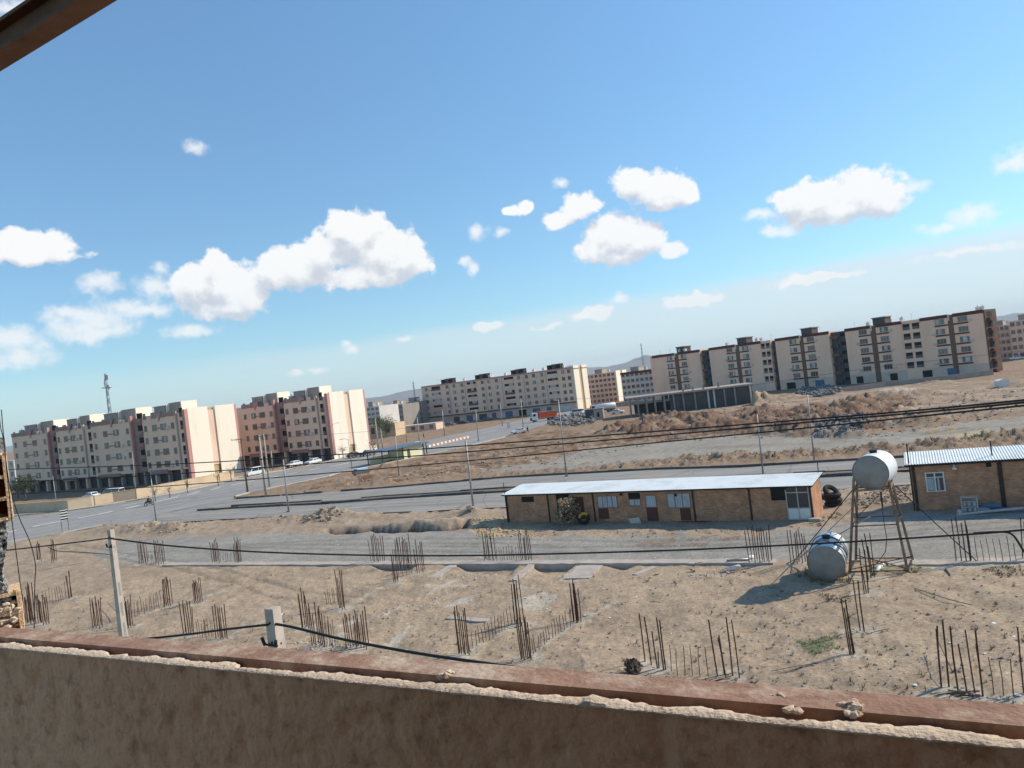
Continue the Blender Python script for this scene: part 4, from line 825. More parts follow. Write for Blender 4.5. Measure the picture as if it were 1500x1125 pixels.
def leftblock(cor_px, L, endw, label, HT, panels_px, group, far_ref):
    cor = G(*cor_px); ang = R_(-29); ud = Vector((math.cos(ang), math.sin(ang), 0)); o = cor - ud * L; o.z = 0; rnd = random.Random(int(L))
    t = thing('apartment_block', label, 'apartment block', o, ang, group)
    def U(px, py): return onplane(px, py, cor, ang)[0] + L
    mb = MB(); mb.box(0, L - .3, .6, endw, G0, HT - .6); mb.build('wall', M['tanL'], t)
    # end wall: two cream slabs, an ochre recess and pink edges
    for (y0, y1, mm, x, nm) in ((.9, endw * .43, 'cream', 0, 'end_panel'), (endw * .43 + .003, endw * .57 - .003, 'ochre', -.5, 'end_recess'), (endw * .57, endw - .7, 'cream', 0, 'end_panel')):
        mb = MB(); mb.box(L - .29 + x * .4, L + x, y0, y1, 0, HT + .3 if mm == 'cream' else HT); mb.build(nm, M[mm], t)
    for y0, y1 in ((0, .897), (endw - .697, endw)):
        mb = MB(); mb.box(L - .9, L - .02, y0, y1, 0, HT + .1); mb.build('pink_edge', M['pink'], t)
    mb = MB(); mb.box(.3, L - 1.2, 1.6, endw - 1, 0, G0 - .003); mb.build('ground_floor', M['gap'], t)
    # ground floor piers and carport bays
    k = 0; x = .6
    while x < L - 2:
        mb = MB(); mb.box(x, x + .6, .3, 1.2, 0, G0 - .002); mb.build('carport_pier', M['tanL'] if k % 2 else M['roofgrey'], t); x += rnd.uniform(3.6, 5.2); k += 1
    xs = panels_px
    for (kind, pa, pb) in xs:
        x0, x1 = max(0, pa), min(L - .95, pb)
        if kind == 'P':
            mb = MB(); mb.box(x0, x1, 0, .599, G0 + .02, HT - 1.0); mb.build('facade_panel', M['tanL'], t)
            mb = MB(); half = x0 + (x1 - x0) * (.45 if rnd.random() < .5 else .55)
            if rnd.random() < .5: mb.box(x0, half, -.1, .597, HT - .998, HT)
            else: mb.box(half, x1, -.1, .597, HT - .998, HT)
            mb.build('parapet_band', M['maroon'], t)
            mb = MB(); mb.prism([(half - .5, HT + .2), (half + .9, HT + .2), (half - .3, HT - 1.9)], -.25, -.003 if False else -.11, 'y'); mb.build('corner_wedge', M['pink'], t)
            mb = MB(); mb.box(x0, x1, .05, .595, HT - .997, HT - .25); mb.build('parapet', M['tanL'], t)
            W = x1 - x0
            for f in range(5):
                z = G0 + f * FH + 1.6
                window(t, x0 + W * .09, z, .8, 1.2, 2, fr='fbrown'); window(t, x0 + W * .36, z, 1.5, 1.25, 3, fr='fbrown'); window(t, x0 + W * .63, z, 1.9, 1.25, 4, fr='fbrown'); window(t, x0 + W * .91, z, .9, 1.2, 2, fr='fbrown')
                if rnd.random() < .4: acunit(t, x0 + W * .77, z - .4)
                if rnd.random() < .6: curtain(t, x0 + W * rnd.choice([.35, .62, .645]), z, rnd.uniform(.5, 1.0), 1.1, rnd)
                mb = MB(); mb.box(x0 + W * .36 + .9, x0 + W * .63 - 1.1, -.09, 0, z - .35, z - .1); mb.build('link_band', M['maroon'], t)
            mb = MB(); mb.box(x0 + W * .1, x0 + W * .62, -.2, -.003, G0 - .6, G0 + .35); mb.build('entrance_band', M['maroon'], t)
        elif kind == 'S':
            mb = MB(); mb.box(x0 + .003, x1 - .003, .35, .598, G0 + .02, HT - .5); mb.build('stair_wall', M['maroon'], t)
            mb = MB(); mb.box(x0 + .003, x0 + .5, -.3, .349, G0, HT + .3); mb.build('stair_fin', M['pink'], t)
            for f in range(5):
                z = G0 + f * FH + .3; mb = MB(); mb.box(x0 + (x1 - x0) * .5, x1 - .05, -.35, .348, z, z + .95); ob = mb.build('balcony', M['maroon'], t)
                mb = MB(); mb.box(x0 + (x1 - x0) * .5, x1 - .1, .30, .346, z + 1.0, z + 2.3); mb.build('balcony_opening', M['dark'], ob)
        elif kind == 'R':
            mb = MB(); mb.box(x0 + .003, x1 - .003, .45, .598, G0 + .02, HT - .5); mb.build('recess_wall', M['tanL'], t)
            for f in range(5):
                z = G0 + f * FH + .4; mb = MB(); mb.box(x0 + (x1 - x0) * .45, x1 - .1, .40, .448, z, z + 2.1); ob = mb.build('balcony_opening', M['dark'], t)
                mb = MB()
                for q in range(4): mb.bar((x0 + (x1 - x0) * .4, .2, z + .1 + q * .28), (x1 - .05, .2, z + .1 + q * .28), .06)
                mb.build('railing', M['frame'], ob)
            mb = MB(); mb.tube([(x0 + .1, .2, G0), (x0 + .1, .2, HT)], .1, 6); mb.build('drainpipe', M['frame'], t)
        if kind == 'P':
            W = x1 - x0
            roof_hut(t, x0 + W * .18, x0 + W * .5, 2.0, 6, HT - .6, 2.2, 'roofgrey'); roof_hut(t, x0 + W * .55, x0 + W * .86, 3.0, 7, HT - .6, 2.6, 'roofgrey')
            mb = MB(); mb.box(x0 + W * .5 + .2, x0 + W * .5 + .5, 2.2, 6.4, HT - .6, HT + 1.9); mb.build('sunlit_side', M['cream'], t); mb = MB(); mb.box(x0 + W * .862 + .16, x0 + W * .862 + .5, 3, 7.4, HT - .6, HT + 2.2); mb.build('sunlit_side', M['cream'], t)  # cream slabs paint in the sunlit sides of the stair heads
            for q in range(2): cooler(t, x0 + rnd.uniform(1, W - 1), rnd.uniform(1.2, 9), HT - .6)
    return t
def pick(cor, L, lst):
    c = G(*cor); out = []
    for k, a, b in lst: out.append((k, onplane(a[0], a[1], c, R_(-29))[0] + L, onplane(b[0], b[1], c, R_(-29))[0] + L))
    return out
yA = lambda x: 640 + (600 - 640) * (x - 18) / (269 - 18) + 8
LA = [(k, (a, yA(a)), (b, yA(b))) for k, a, b in (('P', 18, 70), ('S', 70, 82), ('P', 82, 121), ('R', 121, 133), ('P', 133, 191), ('S', 191, 208), ('P', 208, 256), ('R', 256, 266))]
leftblock((282, 705), 72.5, 15.0, 'shaded beige apartment block at far left with a cream sunlit end wall', 16.5, pick((282, 705), 72.5, LA), 'left hand apartment blocks', None)
yB = lambda x: 592 + (577 - 592) * (x - 350) / (120) + 8
LB = [(k, (a, yB(a)), (b, yB(b))) for k, a, b in (('P', 354, 400), ('S', 400, 415), ('P', 415, 462), ('R', 462, 471))]
leftblock((490, 673), 40.0, 14.5, 'shaded beige apartment block left of the kiosk, its cream end wall beside the open dirt', 16.5, pick((490, 673), 40.0, LB), 'left hand apartment blocks', None)

def midblock():
    cor = G(845, 601); ang = R_(-29); L = 75.0; ud = Vector((math.cos(ang), math.sin(ang), 0)); o = cor - ud * L; HT = 17.6; rnd = random.Random(3)
    t = thing('apartment_block', 'wide tan apartment block in the middle distance with dark rooftop boxes', 'apartment block', (o.x, o.y, 0), ang)
    mb = MB(); mb.box(0, L, 0, 14, G0 + .6, HT); mb.build('wall', M['tanL'], t)
    mb = MB(); mb.box(0, L, .4, 14, 0, G0 + .597); mb.build('ground_floor', M['base'], t)
    mb = MB(); mb.box(-.1, L, -.25, 0, G0 + .3, G0 + .75); mb.build('canopy_band', M['gap'], t)
    mb = MB(); mb.box(0, L, -.08, -.002, HT - .55, HT + .1); mb.build('parapet_band', M['pink'], t)
    for y0, y1, mm, dx in ((.3, 5.6, 'cream', .55), (5.603, 8.597, 'ochre', .1), (8.6, 13.8, 'cream', .55)):
        mb = MB(); mb.box(L, L + dx, y0, y1, 0, HT + .6 if mm == 'cream' else HT); mb.build('end_panel' if mm == 'cream' else 'end_recess', M[mm], t)
        if mm == 'cream': mb = MB(); mb.box(L, L + dx + .1, y0 - .02, y1 + .02, HT - .9, HT - .5); mb.build('end_band', M['maroon'], t)
    cols = [(.035, 's'), (.105, 'b'), (.185, 's'), (.235, 's'), (.29, 's'), (.355, 'b'), (.43, 's'), (.475, 's'), (.525, 's'), (.605, 'b'), (.67, 's'), (.72, 's'), (.765, 's'), (.815, 's'), (.88, 'b'), (.945, 's'), (.98, 's')]
    n = 0
    for f in range(5):
        z = G0 + .6 + f * 2.78 + 1.5
        for u, k in cols:
            if k == 's':
                window(t, L * u, z, 1.25, 1.25, 2, fr='fbrown')
                if rnd.random() < .3: curtain(t, L * u + rnd.uniform(-.3, .3), z, .6, 1.1, rnd)
                if rnd.random() < .2: acunit(t, L * u + 1.25, z - .5)
            else:
                mb = MB(); mb.box(L * u - 2.3, L * u + 2.3, -.03, -.002, z - .7, z + .75); ob = mb.build('balcony_opening', M['dark'], t)
                mb = MB(); mb.box(L * u - 2.35, L * u + 2.35, -.3, -.031, z - 1.05, z - .25); mb.build('balcony_front', M['recess'] if rnd.random() < .4 else M['tanL'], ob)
                if rnd.random() < .6: mb = MB(); mb.box(L * u - 2.0 + rnd.uniform(0, 2), L * u + rnd.uniform(.5, 2), -.09, -.032, z - .2, z + .7); mb.build('curtain', M['curtain'] if rnd.random() < .7 else M['blue'], ob)
    for u in (.2, .31, .45, .56, .7, .84):
        mb = MB(); mb.tube([(L * u, -.1, G0 + .8), (L * u, -.1, HT)], .09, 6); mb.build('drainpipe', M['frame'], t)
    for k in range(11):
        x = 2 + k * 6.6; mb = MB(); mb.box(x, x + rnd.uniform(2, 4.5), .36, .398, .1, 2.5); mb.build('shop_opening', rnd.choice([M['dark'], M['gap'], M['farw'], M['blue']]), t)
    for u in (.13, .37, .61, .84):
        for q in range(3): roof_hut(t, L * u + q * 2.2, L * u + q * 2.2 + 1.6, 2, 5, HT, 2.0 if q else 1.8, 'gap' if q % 2 else 'dark')
    for q in range(12): (cooler if q % 3 else aerial)(t, rnd.uniform(1, L - 1), rnd.uniform(1, 10), HT)
midblock()
def smallblock(px0, px1, pyb, pyt, D, ang, depth, label, wm, floors, bays, group='smaller far buildings', band=None, ends=None, fr='fbrown', hut=True, ww=1.4):
    a = PD(px0, pyb, D); ang = R_(ang); ud = Vector((math.cos(ang), math.sin(ang), 0))
    o = Vector((a.x, a.y, 0)); u1, _ = onplane(px1, pyb, o, ang); zt = PD(px0, pyt, D).z
    t = thing('far_building', label, 'building', o, ang, group); mb = MB(); mb.box(0, u1, 0, depth, 0, zt); mb.build('wall', M[wm], t)
    if band: mb = MB(); mb.box(-.1, u1 + .1, -.15, -.002, zt - .9, zt + .1); mb.build('parapet_band', M[band], t)
    fh = zt / floors
    for f in range(floors):
        for k in range(bays):
            window(t, u1 * (k + .5) / bays, fh * (f + .55), min(ww, u1 / bays * .6), fh * .45, 2, fr=fr)
    if ends:
        for y0, y1, mm in ((.2, depth * .42, 'cream'), (depth * .42 + .003, depth * .58 - .003, 'ochre'), (depth * .58, depth - .2, 'cream')):
            mb = MB(); mb.box(u1, u1 + (.5 if mm == 'cream' else .1), y0, y1, 0, zt + .4); mb.build('end_panel', M[mm], t)
    if hut: roof_hut(t, u1 * .3, u1 * .55, 1, depth * .6, zt, 1.8, 'roofgrey'); cooler(t, u1 * .75, 2, zt)
    return t
smallblock(863, 906, 592, 549, 360., -29, 14, 'grey tan block with cream end wall just right of the wide tan block', 'tanL', 6, 7, ends=True)
smallblock(914, 962, 590, 546, 330., -30, 12, 'whitish block with a dark red roof band behind the concrete frame', 'farw', 5, 7, band='redband', fr='fbrown')
smallblock(536, 561, 645, 597, 300., -29, 12, 'pale balconied block right of the second cream end wall', 'farw', 6, 4, fr='frame', ww=2.4)
smallblock(573, 594, 632, 594, 330., -29, 12, 'grey brown block left of the wide tan block', 'fargrey', 5, 3)
smallblock(594, 622, 630, 590, 345., -20, 12, 'dark windowed block touching the left side of the wide tan block', 'fargrey', 5, 5, fr='frame')
smallblock(1456, 1490, 524, 478, 300., -40, 14, 'tan block with dark balconies at the right edge beyond the row', 'base', 5, 5)
smallblock(1484, 1530, 520, 470, 285., -40, 14, 'tan block cut off by the right edge of the picture', 'base', 5, 5)
smallblock(2, 24, 712, 676, 250., -29, 10, 'small white house seen between the pier and the far left block', 'farw', 3, 3, fr='frame', hut=False)
smallblock(536, 580, 636, 624, 285., -20, 8, 'low ochre shed behind the power poles', 'beige', 1, 2, hut=False)
smallblock(560, 640, 636, 628, 300., -18, 8, 'low pale shed in front of the grey far blocks', 'base', 1, 6, hut=False)

# ------------------------------------------------------------------ brick houses
def sheet_roof(par, L, y0, z0, y1, z1, pitch, name='metal_roof', amp=.022):
    n = int(L / pitch * 6); mb = MB(); vs = []
    for i in range(n + 1):
        x = -.25 + (L + .5) * i / n; w = amp * math.sin(2 * math.pi * x / pitch)
        vs += [(x, y0, z0 + w), (x, y1, z1 + w)]
    mb.add(vs, [(2 * i, 2 * i + 2, 2 * i + 3, 2 * i + 1) for i in range(n)])
    o = mb.build(name, M['roof'], par, False)
    md = o.modifiers.new('thick', 'SOLIDIFY'); md.thickness = .01; return o
def rect(o, ang, x0, y0, x1, y1):
    """local u0,u1,z0,z1 on a facade for a rectangle given by its corners in the photograph"""
    xm, ym = (x0 + x1) / 2, (y0 + y1) / 2
    ua = onplane(x0, ym, o, ang)[0]; ub = onplane(x1, ym, o, ang)[0]; zt = onplane(xm, y0, o, ang)[1]; zb = onplane(xm, y1, o, ang)[1]
    return ua, ub, max(.03, zb), zt
def longhouse():
    A = G(745, 765); B = G(1193, 762); d = B - A; ang = math.atan2(d.y, d.x); L = d.length; dep = 3.2; zf = 2.62; zr = 2.95
    t = thing('brick_house', 'long low brick house with a white sheet metal roof and many openings', 'house', A, ang, 'brick site houses')
    mb = MB(); T = .22
    mb.prism([(0, 0), (0, zf - .02), (dep, zr - .02), (dep, 0)], L - T, L, 'x'); mb.prism([(0, 0), (0, zf - .02), (dep, zr - .02), (dep, 0)], 0, T, 'x')
    mb.box(T + .001, L - T - .001, 0, T, 0, zf - .03); mb.box(T + .001, L - T - .001, dep - T, dep, 0, zr - .03); mb.build('wall', M['brick'], t)
    sheet_roof(t, L, -.38, zf + .03, dep + .22, zr + .08, .25, amp=.004)
    mb = MB(); mb.box(-.2, L + .2, -.34, -.30, zf - .10, zf + .0); mb.bar((L + .2, -.34, zf - .04), (L + .2, dep + .2, zr + .01), .05, .1); mb.bar((-.2, -.34, zf - .04), (-.2, dep + .2, zr + .01), .05, .1); mb.build('eave_beam', M['fascia'], t)
    R = lambda *a: rect(A, ang, *a)
    def panel(name, a, m, y=-.02, par=None, th=.018):
        mb = MB(); mb.box(a[0], a[1], y, y + th, a[2], a[3]); return mb.build(name, M[m], par or t)
    def framed(a, m='fbrown', n=3, pane='curtain', w=.06):
        mb = MB(); u0, u1, z0, z1 = a
        mb.box(u0 - w, u1 + w, -.06, 0, z1, z1 + w); mb.box(u0 - w, u1 + w, -.06, 0, z0 - w, z0)
        for k in range(n + 1):
            x = u0 + (u1 - u0) * k / n; xw = w / 2; mb.box(x - xw, x + xw, -.055, -.001, z0 + .001, z1 - .001)
        o = mb.build('window', M[m], t); p = panel('pane', (u0 + .002, u1 - .002, z0 + .002, z1 - .002), pane, -.03, o); return o
    panel('window_opening', R(764, 727.5, 782, 735.5), 'dark')
    panel('dark_doorway', R(816, 724, 835, 760), 'dark')
    d1 = R(839, 728, 856, 760); panel('door', d1, 'rdoor', -.05, th=.04)
    framed(R(876, 727, 904, 743), n=4); panel('door', R(877, 744.5, 892, 760), 'rdoor', -.03)
    a = R(921, 722, 938, 740); panel('window_opening', (a[0], a[1], (a[2] + a[3]) / 2 + .02, a[3]), 'dark'); framed((a[0], a[1], a[2], (a[2] + a[3]) / 2 - .05), n=2)
    a = R(947, 726, 963, 762); o = panel('door', (a[0], a[1], .05, a[2] + (a[3] - a[2]) * .52), 'rdoor', -.05, th=.04); framed((a[0] + .03, a[1] - .03, a[2] + (a[3] - a[2]) * .55, a[3]), n=1)
    framed(R(978, 723, 1011, 743), n=3); panel('door', R(997, 744.5, 1012, 762), 'rdoor', -.03)
    panel('dark_doorway', R(1129, 712, 1150, 733), 'dark')
    a = R(1153, 712, 1186, 761); u0, u1, z0, z1 = a; u1 = min(u1, L - .12); mb = MB(); w = .07
    for x in (u0, (u0 + u1) / 2, u1): mb.box(x - w / 2, x + w / 2, -.09, 0, z0, z1)
    for z in (z0, z0 + (z1 - z0) * .33, z1 - .5, z1): mb.box(u0 + w / 2, u1 - w / 2, -.085, -.002, z, z + w)
    o = mb.build('glazed_door', M['frame'], t); p = MB(); p.box(u0 + .04, u1 - .04, -.04, -.02, z0 + (z1 - z0) * .34, z1 - .02); p.build('pane', M['glass'], o)
    p = MB(); p.box(u0 + .04, u1 - .04, -.05, -.02, z0, z0 + (z1 - z0) * .335); p.build('door_panel', M['white'], o)
    for px in (804, 870.5, 1017, 1100):
        u = onplane(px, 745, A, ang)[0]; mb = MB(); mb.box(u - .07, u + .07, -.05, -.002, 0, zf - .12); mb.build('steel_post', M['pipe'], t)
    for u in (.06, L - .06): mb = MB(); mb.box(u - .08, u + .08, -.06, -.002, 0, zf - .12); mb.build('steel_post', M['pipe'], t)
    for px, py in ((910, 724), (990, 725), (1150, 715)):
        u, z = onplane(px, py, A, ang); mb = MB(); mb.tube([(u, -.14, z), (u, -.003, z)], .11, 8); mb.build('flue_hole', M['dark'], t)
    mb = MB(); mb.box(L - .3, L + .5, -.55, -.1, 0, .22); mb.build('door_step', M['strip'], t)
    for u, y, h in ((L - .05, dep + .13, 3.9), (.0, -.1, 3.75)):
        mb = MB(); mb.tube([(u, y, 0), (u + .02, y, h)], .035, 6); mb.build('roof_post', M['pipe'], t)
    # junk along the front, each piece for itself
    p = GG(931, 767); mb = MB(); mb.bar((-.45, 0, .2), (.45, .1, .26), .05, .55); o = mb.build('board', M['white'], None, loc=p); o.rotation_euler = (.5, 0, ang); tag(o, 'pale board lying on the ground against the long brick house', 'board')
    o = thing('painted_tyre', 'upright tyre half painted yellow by the dry bush at the brick house', 'tyre', G(856, 768.5), ang + .5)
    mb = MB(); mb.torus((0, 0, .55), .40, .16, (0, 1, .12), 24, 8); mb.build('tyre', M['black'], o, True)
    mb = MB(); mb.torus((.03, -.05, .55), .41, .135, (0, 1, .12), 24, 8); k = len(mb.f); mb.f = [f for i, f in enumerate(mb.f) if (i // 8) % 24 in (16, 17, 18, 19, 20, 21, 22, 23)]; mb.m = [0] * len(mb.f); mb.build('yellow_stripe', M['yellow'], o, True)
    return t, A, ang, L
longhouse()
def ribhouse():
    A = G(1339, 748); ang = R_(-27); L = 15; dep = 3.4; zf = 3.38; zr = 3.72
    t = thing('brick_house', 'brick house at the right edge with a ribbed grey sheet roof and one white window', 'house', A, ang, 'brick site houses')
    mb = MB(); T = .22; mb.prism([(0, 0), (0, zf - .02), (dep, zr - .02), (dep, 0)], 0, T, 'x'); mb.prism([(0, 0), (0, zf - .02), (dep, zr - .02), (dep, 0)], L - T, L, 'x')
    mb.box(T + .001, L - T - .001, 0, T, 0, zf - .03); mb.box(T + .001, L - T - .001, dep - T, dep, 0, zr - .03); mb.build('wall', M['brick'], t)
    sheet_roof(t, L, -.35, zf + .04, dep + .25, zr + .10, .18, amp=.022)
    mb = MB(); mb.box(-.25, L, -.33, -.28, zf - .14, zf - .0); mb.bar((-.24, -.33, zf - .06), (-.24, dep + .2, zr), .05, .12); mb.build('eave_beam', M['fascia'], t)
    u0, u1, z0, z1 = rect(A, ang, 1357, 693, 1383, 718.5); w = .07; mb = MB()
    mb.box(u0 - w, u1 + w, -.06, 0, z1, z1 + w); mb.box(u0 - w, u1 + w, -.06, 0, z0 - w, z0); mb.box(u0, u1, -.05, -.002, z1 - .32, z1 - .26)
    for k in (0, .5, 1): x = u0 + (u1 - u0) * k; mb.box(x - w * .6, x + w * .6, -.055, -.001, z0 + .001, z1 - .001)
    o = mb.build('window', M['white'], t); p = MB(); p.box(u0, u1, -.03, -.004, z0 + .002, z1 - .002); p.build('pane', M['glass'], o)
    p = MB(); p.box(u0 + .06, u0 + (u1 - u0) * .44, -.04, -.031, z0 + .05, z1 - .36); p.box(u0 + (u1 - u0) * .62, u1 - .3, -.04, -.031, z0 + .05, z1 - .36); p.build('curtain', M['curtain'], o)
    u, z = onplane(1397, 680, A, ang); mb = MB(); mb.box(u - .22, u + .22, -.12, -.003, z + .12, z + .2); mb.box(u - .05, u + .05, -.16, -.003, z - .18, z + .119); mb.tube([(u, -.2, z - .19), (u, -.2, z - .34)], [.12, .17], 10); mb.build('wall_lamp', M['white'], t)
    for px, m_, ww in ((1468, 'pipe', .14), (1341, 'pipe', .09)):
        u = onplane(px, 715, A, ang)[0]; mb = MB(); mb.box(u - ww, u + ww, -.06, -.002, 0, zf - .15); mb.build('steel_post', M[m_], t)
    for (x0, y0, x1, y1) in ((1444, 676, 1452, 684),):
        a = rect(A, ang, x0, y0, x1, y1); mb = MB(); mb.box(a[0], a[1], -.02, -.003, a[2], a[3]); mb.build('vent_hole', M['dark'], t)
    for px, h in ((1334, 4.9), (1459, 4.6)):
        u = onplane(px, 700, A, ang)[0]; mb = MB(); mb.tube([(u, -.05 if px < 1400 else dep * .3, 0), (u, -.05 if px < 1400 else dep * .3, h)], .05, 6); mb.build('roof_post', M['pipe'], t)
    # things in front of the wall
    q = G(1422, 752.5); t2 = thing('gas_bottle_rack', 'pale steel rack holding gas bottles against the ribbed roof house', 'rack', q, ang)
    mb = MB(); W2, H2, D2 = .95, 1.15, .45
    for x in (-W2 / 2, W2 / 2):
        for y in (0, D2): mb.box(x - .03, x + .03, y - .03, y + .03, 0, H2)
    for z in (.08, .48, .86, 1.15): mb.box(-W2 / 2 + .031, W2 / 2 - .031, .0, D2, z - .05, z)
    mb.build('rack_frame', M['frame'], t2)
    for zr_ in (.1, .5):
        for k in range(3):
            x = -.3 + .3 * k; mb = MB(); mb.tube([(x, .2, zr_), (x, .2, zr_ + .05), (x, .2, zr_ + .22), (x, .2, zr_ + .28), (x, .2, zr_ + .33)], [.10, .12, .12, .06, .04], 10); mb.build('gas_bottle', M['curtain'], t2, True)
    q = G(1452, 750); t3 = thing('sack_pile', 'grey green sacks heaped on the ground right of the bottle rack', 'sacks', q, ang, None)
    for (x, y, z, l, c) in ((-.5, 0, .14, .9, 'roofgrey'), (.5, .1, .13, 1.0, 'gap'), (0, .1, .38, 1.3, 'blue')):
        mb = MB(); mb.tube([(x - l / 2, y, z), (x - l / 2.3, y, z), (x, y, z + .02), (x + l / 2.3, y, z), (x + l / 2, y, z)], [.06, .16, .19, .15, .05], 10); mb.build('sack', M[c], t3, True)
    q = G(1480, 751); mb = MB(); mb.tube([(-3.2, -.2, .05), (-1.5, .1, .12), (0, .2, .18), (4, .5, .30)], .10, 8); o = mb.build('pipe_length', M['frame'], None, True, loc=q); o.rotation_euler[2] = ang + .1; tag(o, 'long grey pipe lying on the lane before the ribbed roof house', 'pipe')
    q = G(1406, 754); mb = MB(); mb.tube([(0, 0, .02), (0, 0, .1), (0, 0, .3), (0, 0, .36)], [.12, .16, .15, .08], 10); o = mb.build('canister', M['curtain'], None, True, loc=q); tag(o, 'small pale canister on the ground left of the bottle rack', 'canister')
ribhouse()
def tyre_stack():
    for px, py, z, lb, tilt in ((1221, 741, 0.0, 'bottom tyre of the stack beside the long brick house', 0), (1222, 741, .34, 'second tyre up in the stack beside the long brick house', .05), (1221, 741, .68, 'third tyre up in the stack beside the long brick house', -.05), (1214, 730, .0, 'large tyre lying half behind the tyre stack', .1), (1220, 740, .92, 'tyre leaning upright on top of the tyre stack, its hole showing', .8)):
        p = G(px, py); o = thing('tyre', lb, 'tyre', (p.x, p.y, p.z + z + (.17 if tilt < 1 else .25)), .4, 'tyres stacked beside the long brick house'); mb = MB(); mb.torus((0, 0, 0), .52, .17, (0, 0, 1), 28, 10); c = mb.build('tread', M['black'], o, True)
        m2 = MB(); m2.torus((0, 0, 0), .36, .03, (0, 0, 1), 28, 6, sx=5); m2.build('bead', M['fascia'], o, True)
        o.rotation_euler[0] = tilt
tyre_stack()

# ------------------------------------------------------------------ water tanks and tower
def tank(name, label, c, az, r, L, body, tilt=0.0, straps=0, group='galvanised water tanks'):
    t = thing(name, label, 'water tank', c, -az, group); t.rotation_euler = (tilt, 0, -az)     # local +y away from the camera
    mb = MB(); n = 48; prof = [(0, r), (.02, r + .012), (.06, r), (L * .33, r), (L * .33 + .02, r + .008), (L * .33 + .05, r), (L * .66, r), (L * .66 + .02, r + .008), (L * .66 + .05, r), (L - .06, r), (L - .02, r + .012), (L, r)]
    vs = []; fs = []
    for y, rr in prof:
        for k in range(n): q = 2 * math.pi * k / n; vs.append((rr * math.cos(q), y, rr * math.sin(q)))
    for i in range(len(prof) - 1):
        for k in range(n): fs.append((i * n + k, i * n + (k + 1) % n, (i + 1) * n + (k + 1) % n, (i + 1) * n + k))
    mb.add(vs, fs); o = mb.build('shell', M[body], t, True)
    for y, s in ((.035, -1), (L - .035, 1)):
        mb = MB(); vs = [(0, y + s * .03, 0)]; m = 0
        for rr, b in ((r * .5, .025), (r * .97, .01), (r * .985, 0)):
            for k in range(n): q = 2 * math.pi * k / n; vs.append((rr * math.cos(q), y + s * b, rr * math.sin(q)))
        fs = [(0, 1 + k, 1 + (k + 1) % n) for k in range(n)] + [(1 + j * n + k, 1 + (j + 1) * n + k, 1 + (j + 1) * n + (k + 1) % n, 1 + j * n + (k + 1) % n) for j in range(2) for k in range(n)]
        mb.add(vs, fs); mb.build('end_plate', M['galvend'], t, True)
    if straps:
        for k, (y, tw) in enumerate(((.5, .9), (.9, -.8), (1.5, .7), (1.9, -.9))):
            mb = MB(); mb.tube([(math.cos(q) * (r + .02), min(L - .1, max(.1, y + tw * math.cos(q) * .6)), math.sin(q) * (r + .02)) for q in [math.pi * (i / 24 * 1.1 - .05) for i in range(25)]], .018, 6); mb.build('strap', M['gap'], t, True)
    mb = MB(); mb.tube([(0, L * .55, r - .03), (0, L * .55, r + .12)], .2, 14); mb.tube([(0, L * .55, r + .12), (0, L * .55, r + .15)], .23, 14); mb.build('hatch', M['black'], t)
    return t
TC = Vector((19.0, 43.0, 0))
c1 = PD(1275, 692.5, 42.4); tank('water_tank', 'white water tank lying on top of the rusty steel tower', c1, R_(37), .95, 2.2, 'tankw')
c2 = G(1213.5, 852); tg = tank('water_tank', 'galvanised water tank resting on the ground at the foot of the tower', (c2.x, c2.y, .98), R_(27), .96, 2.7, 'galv', .07, 4)
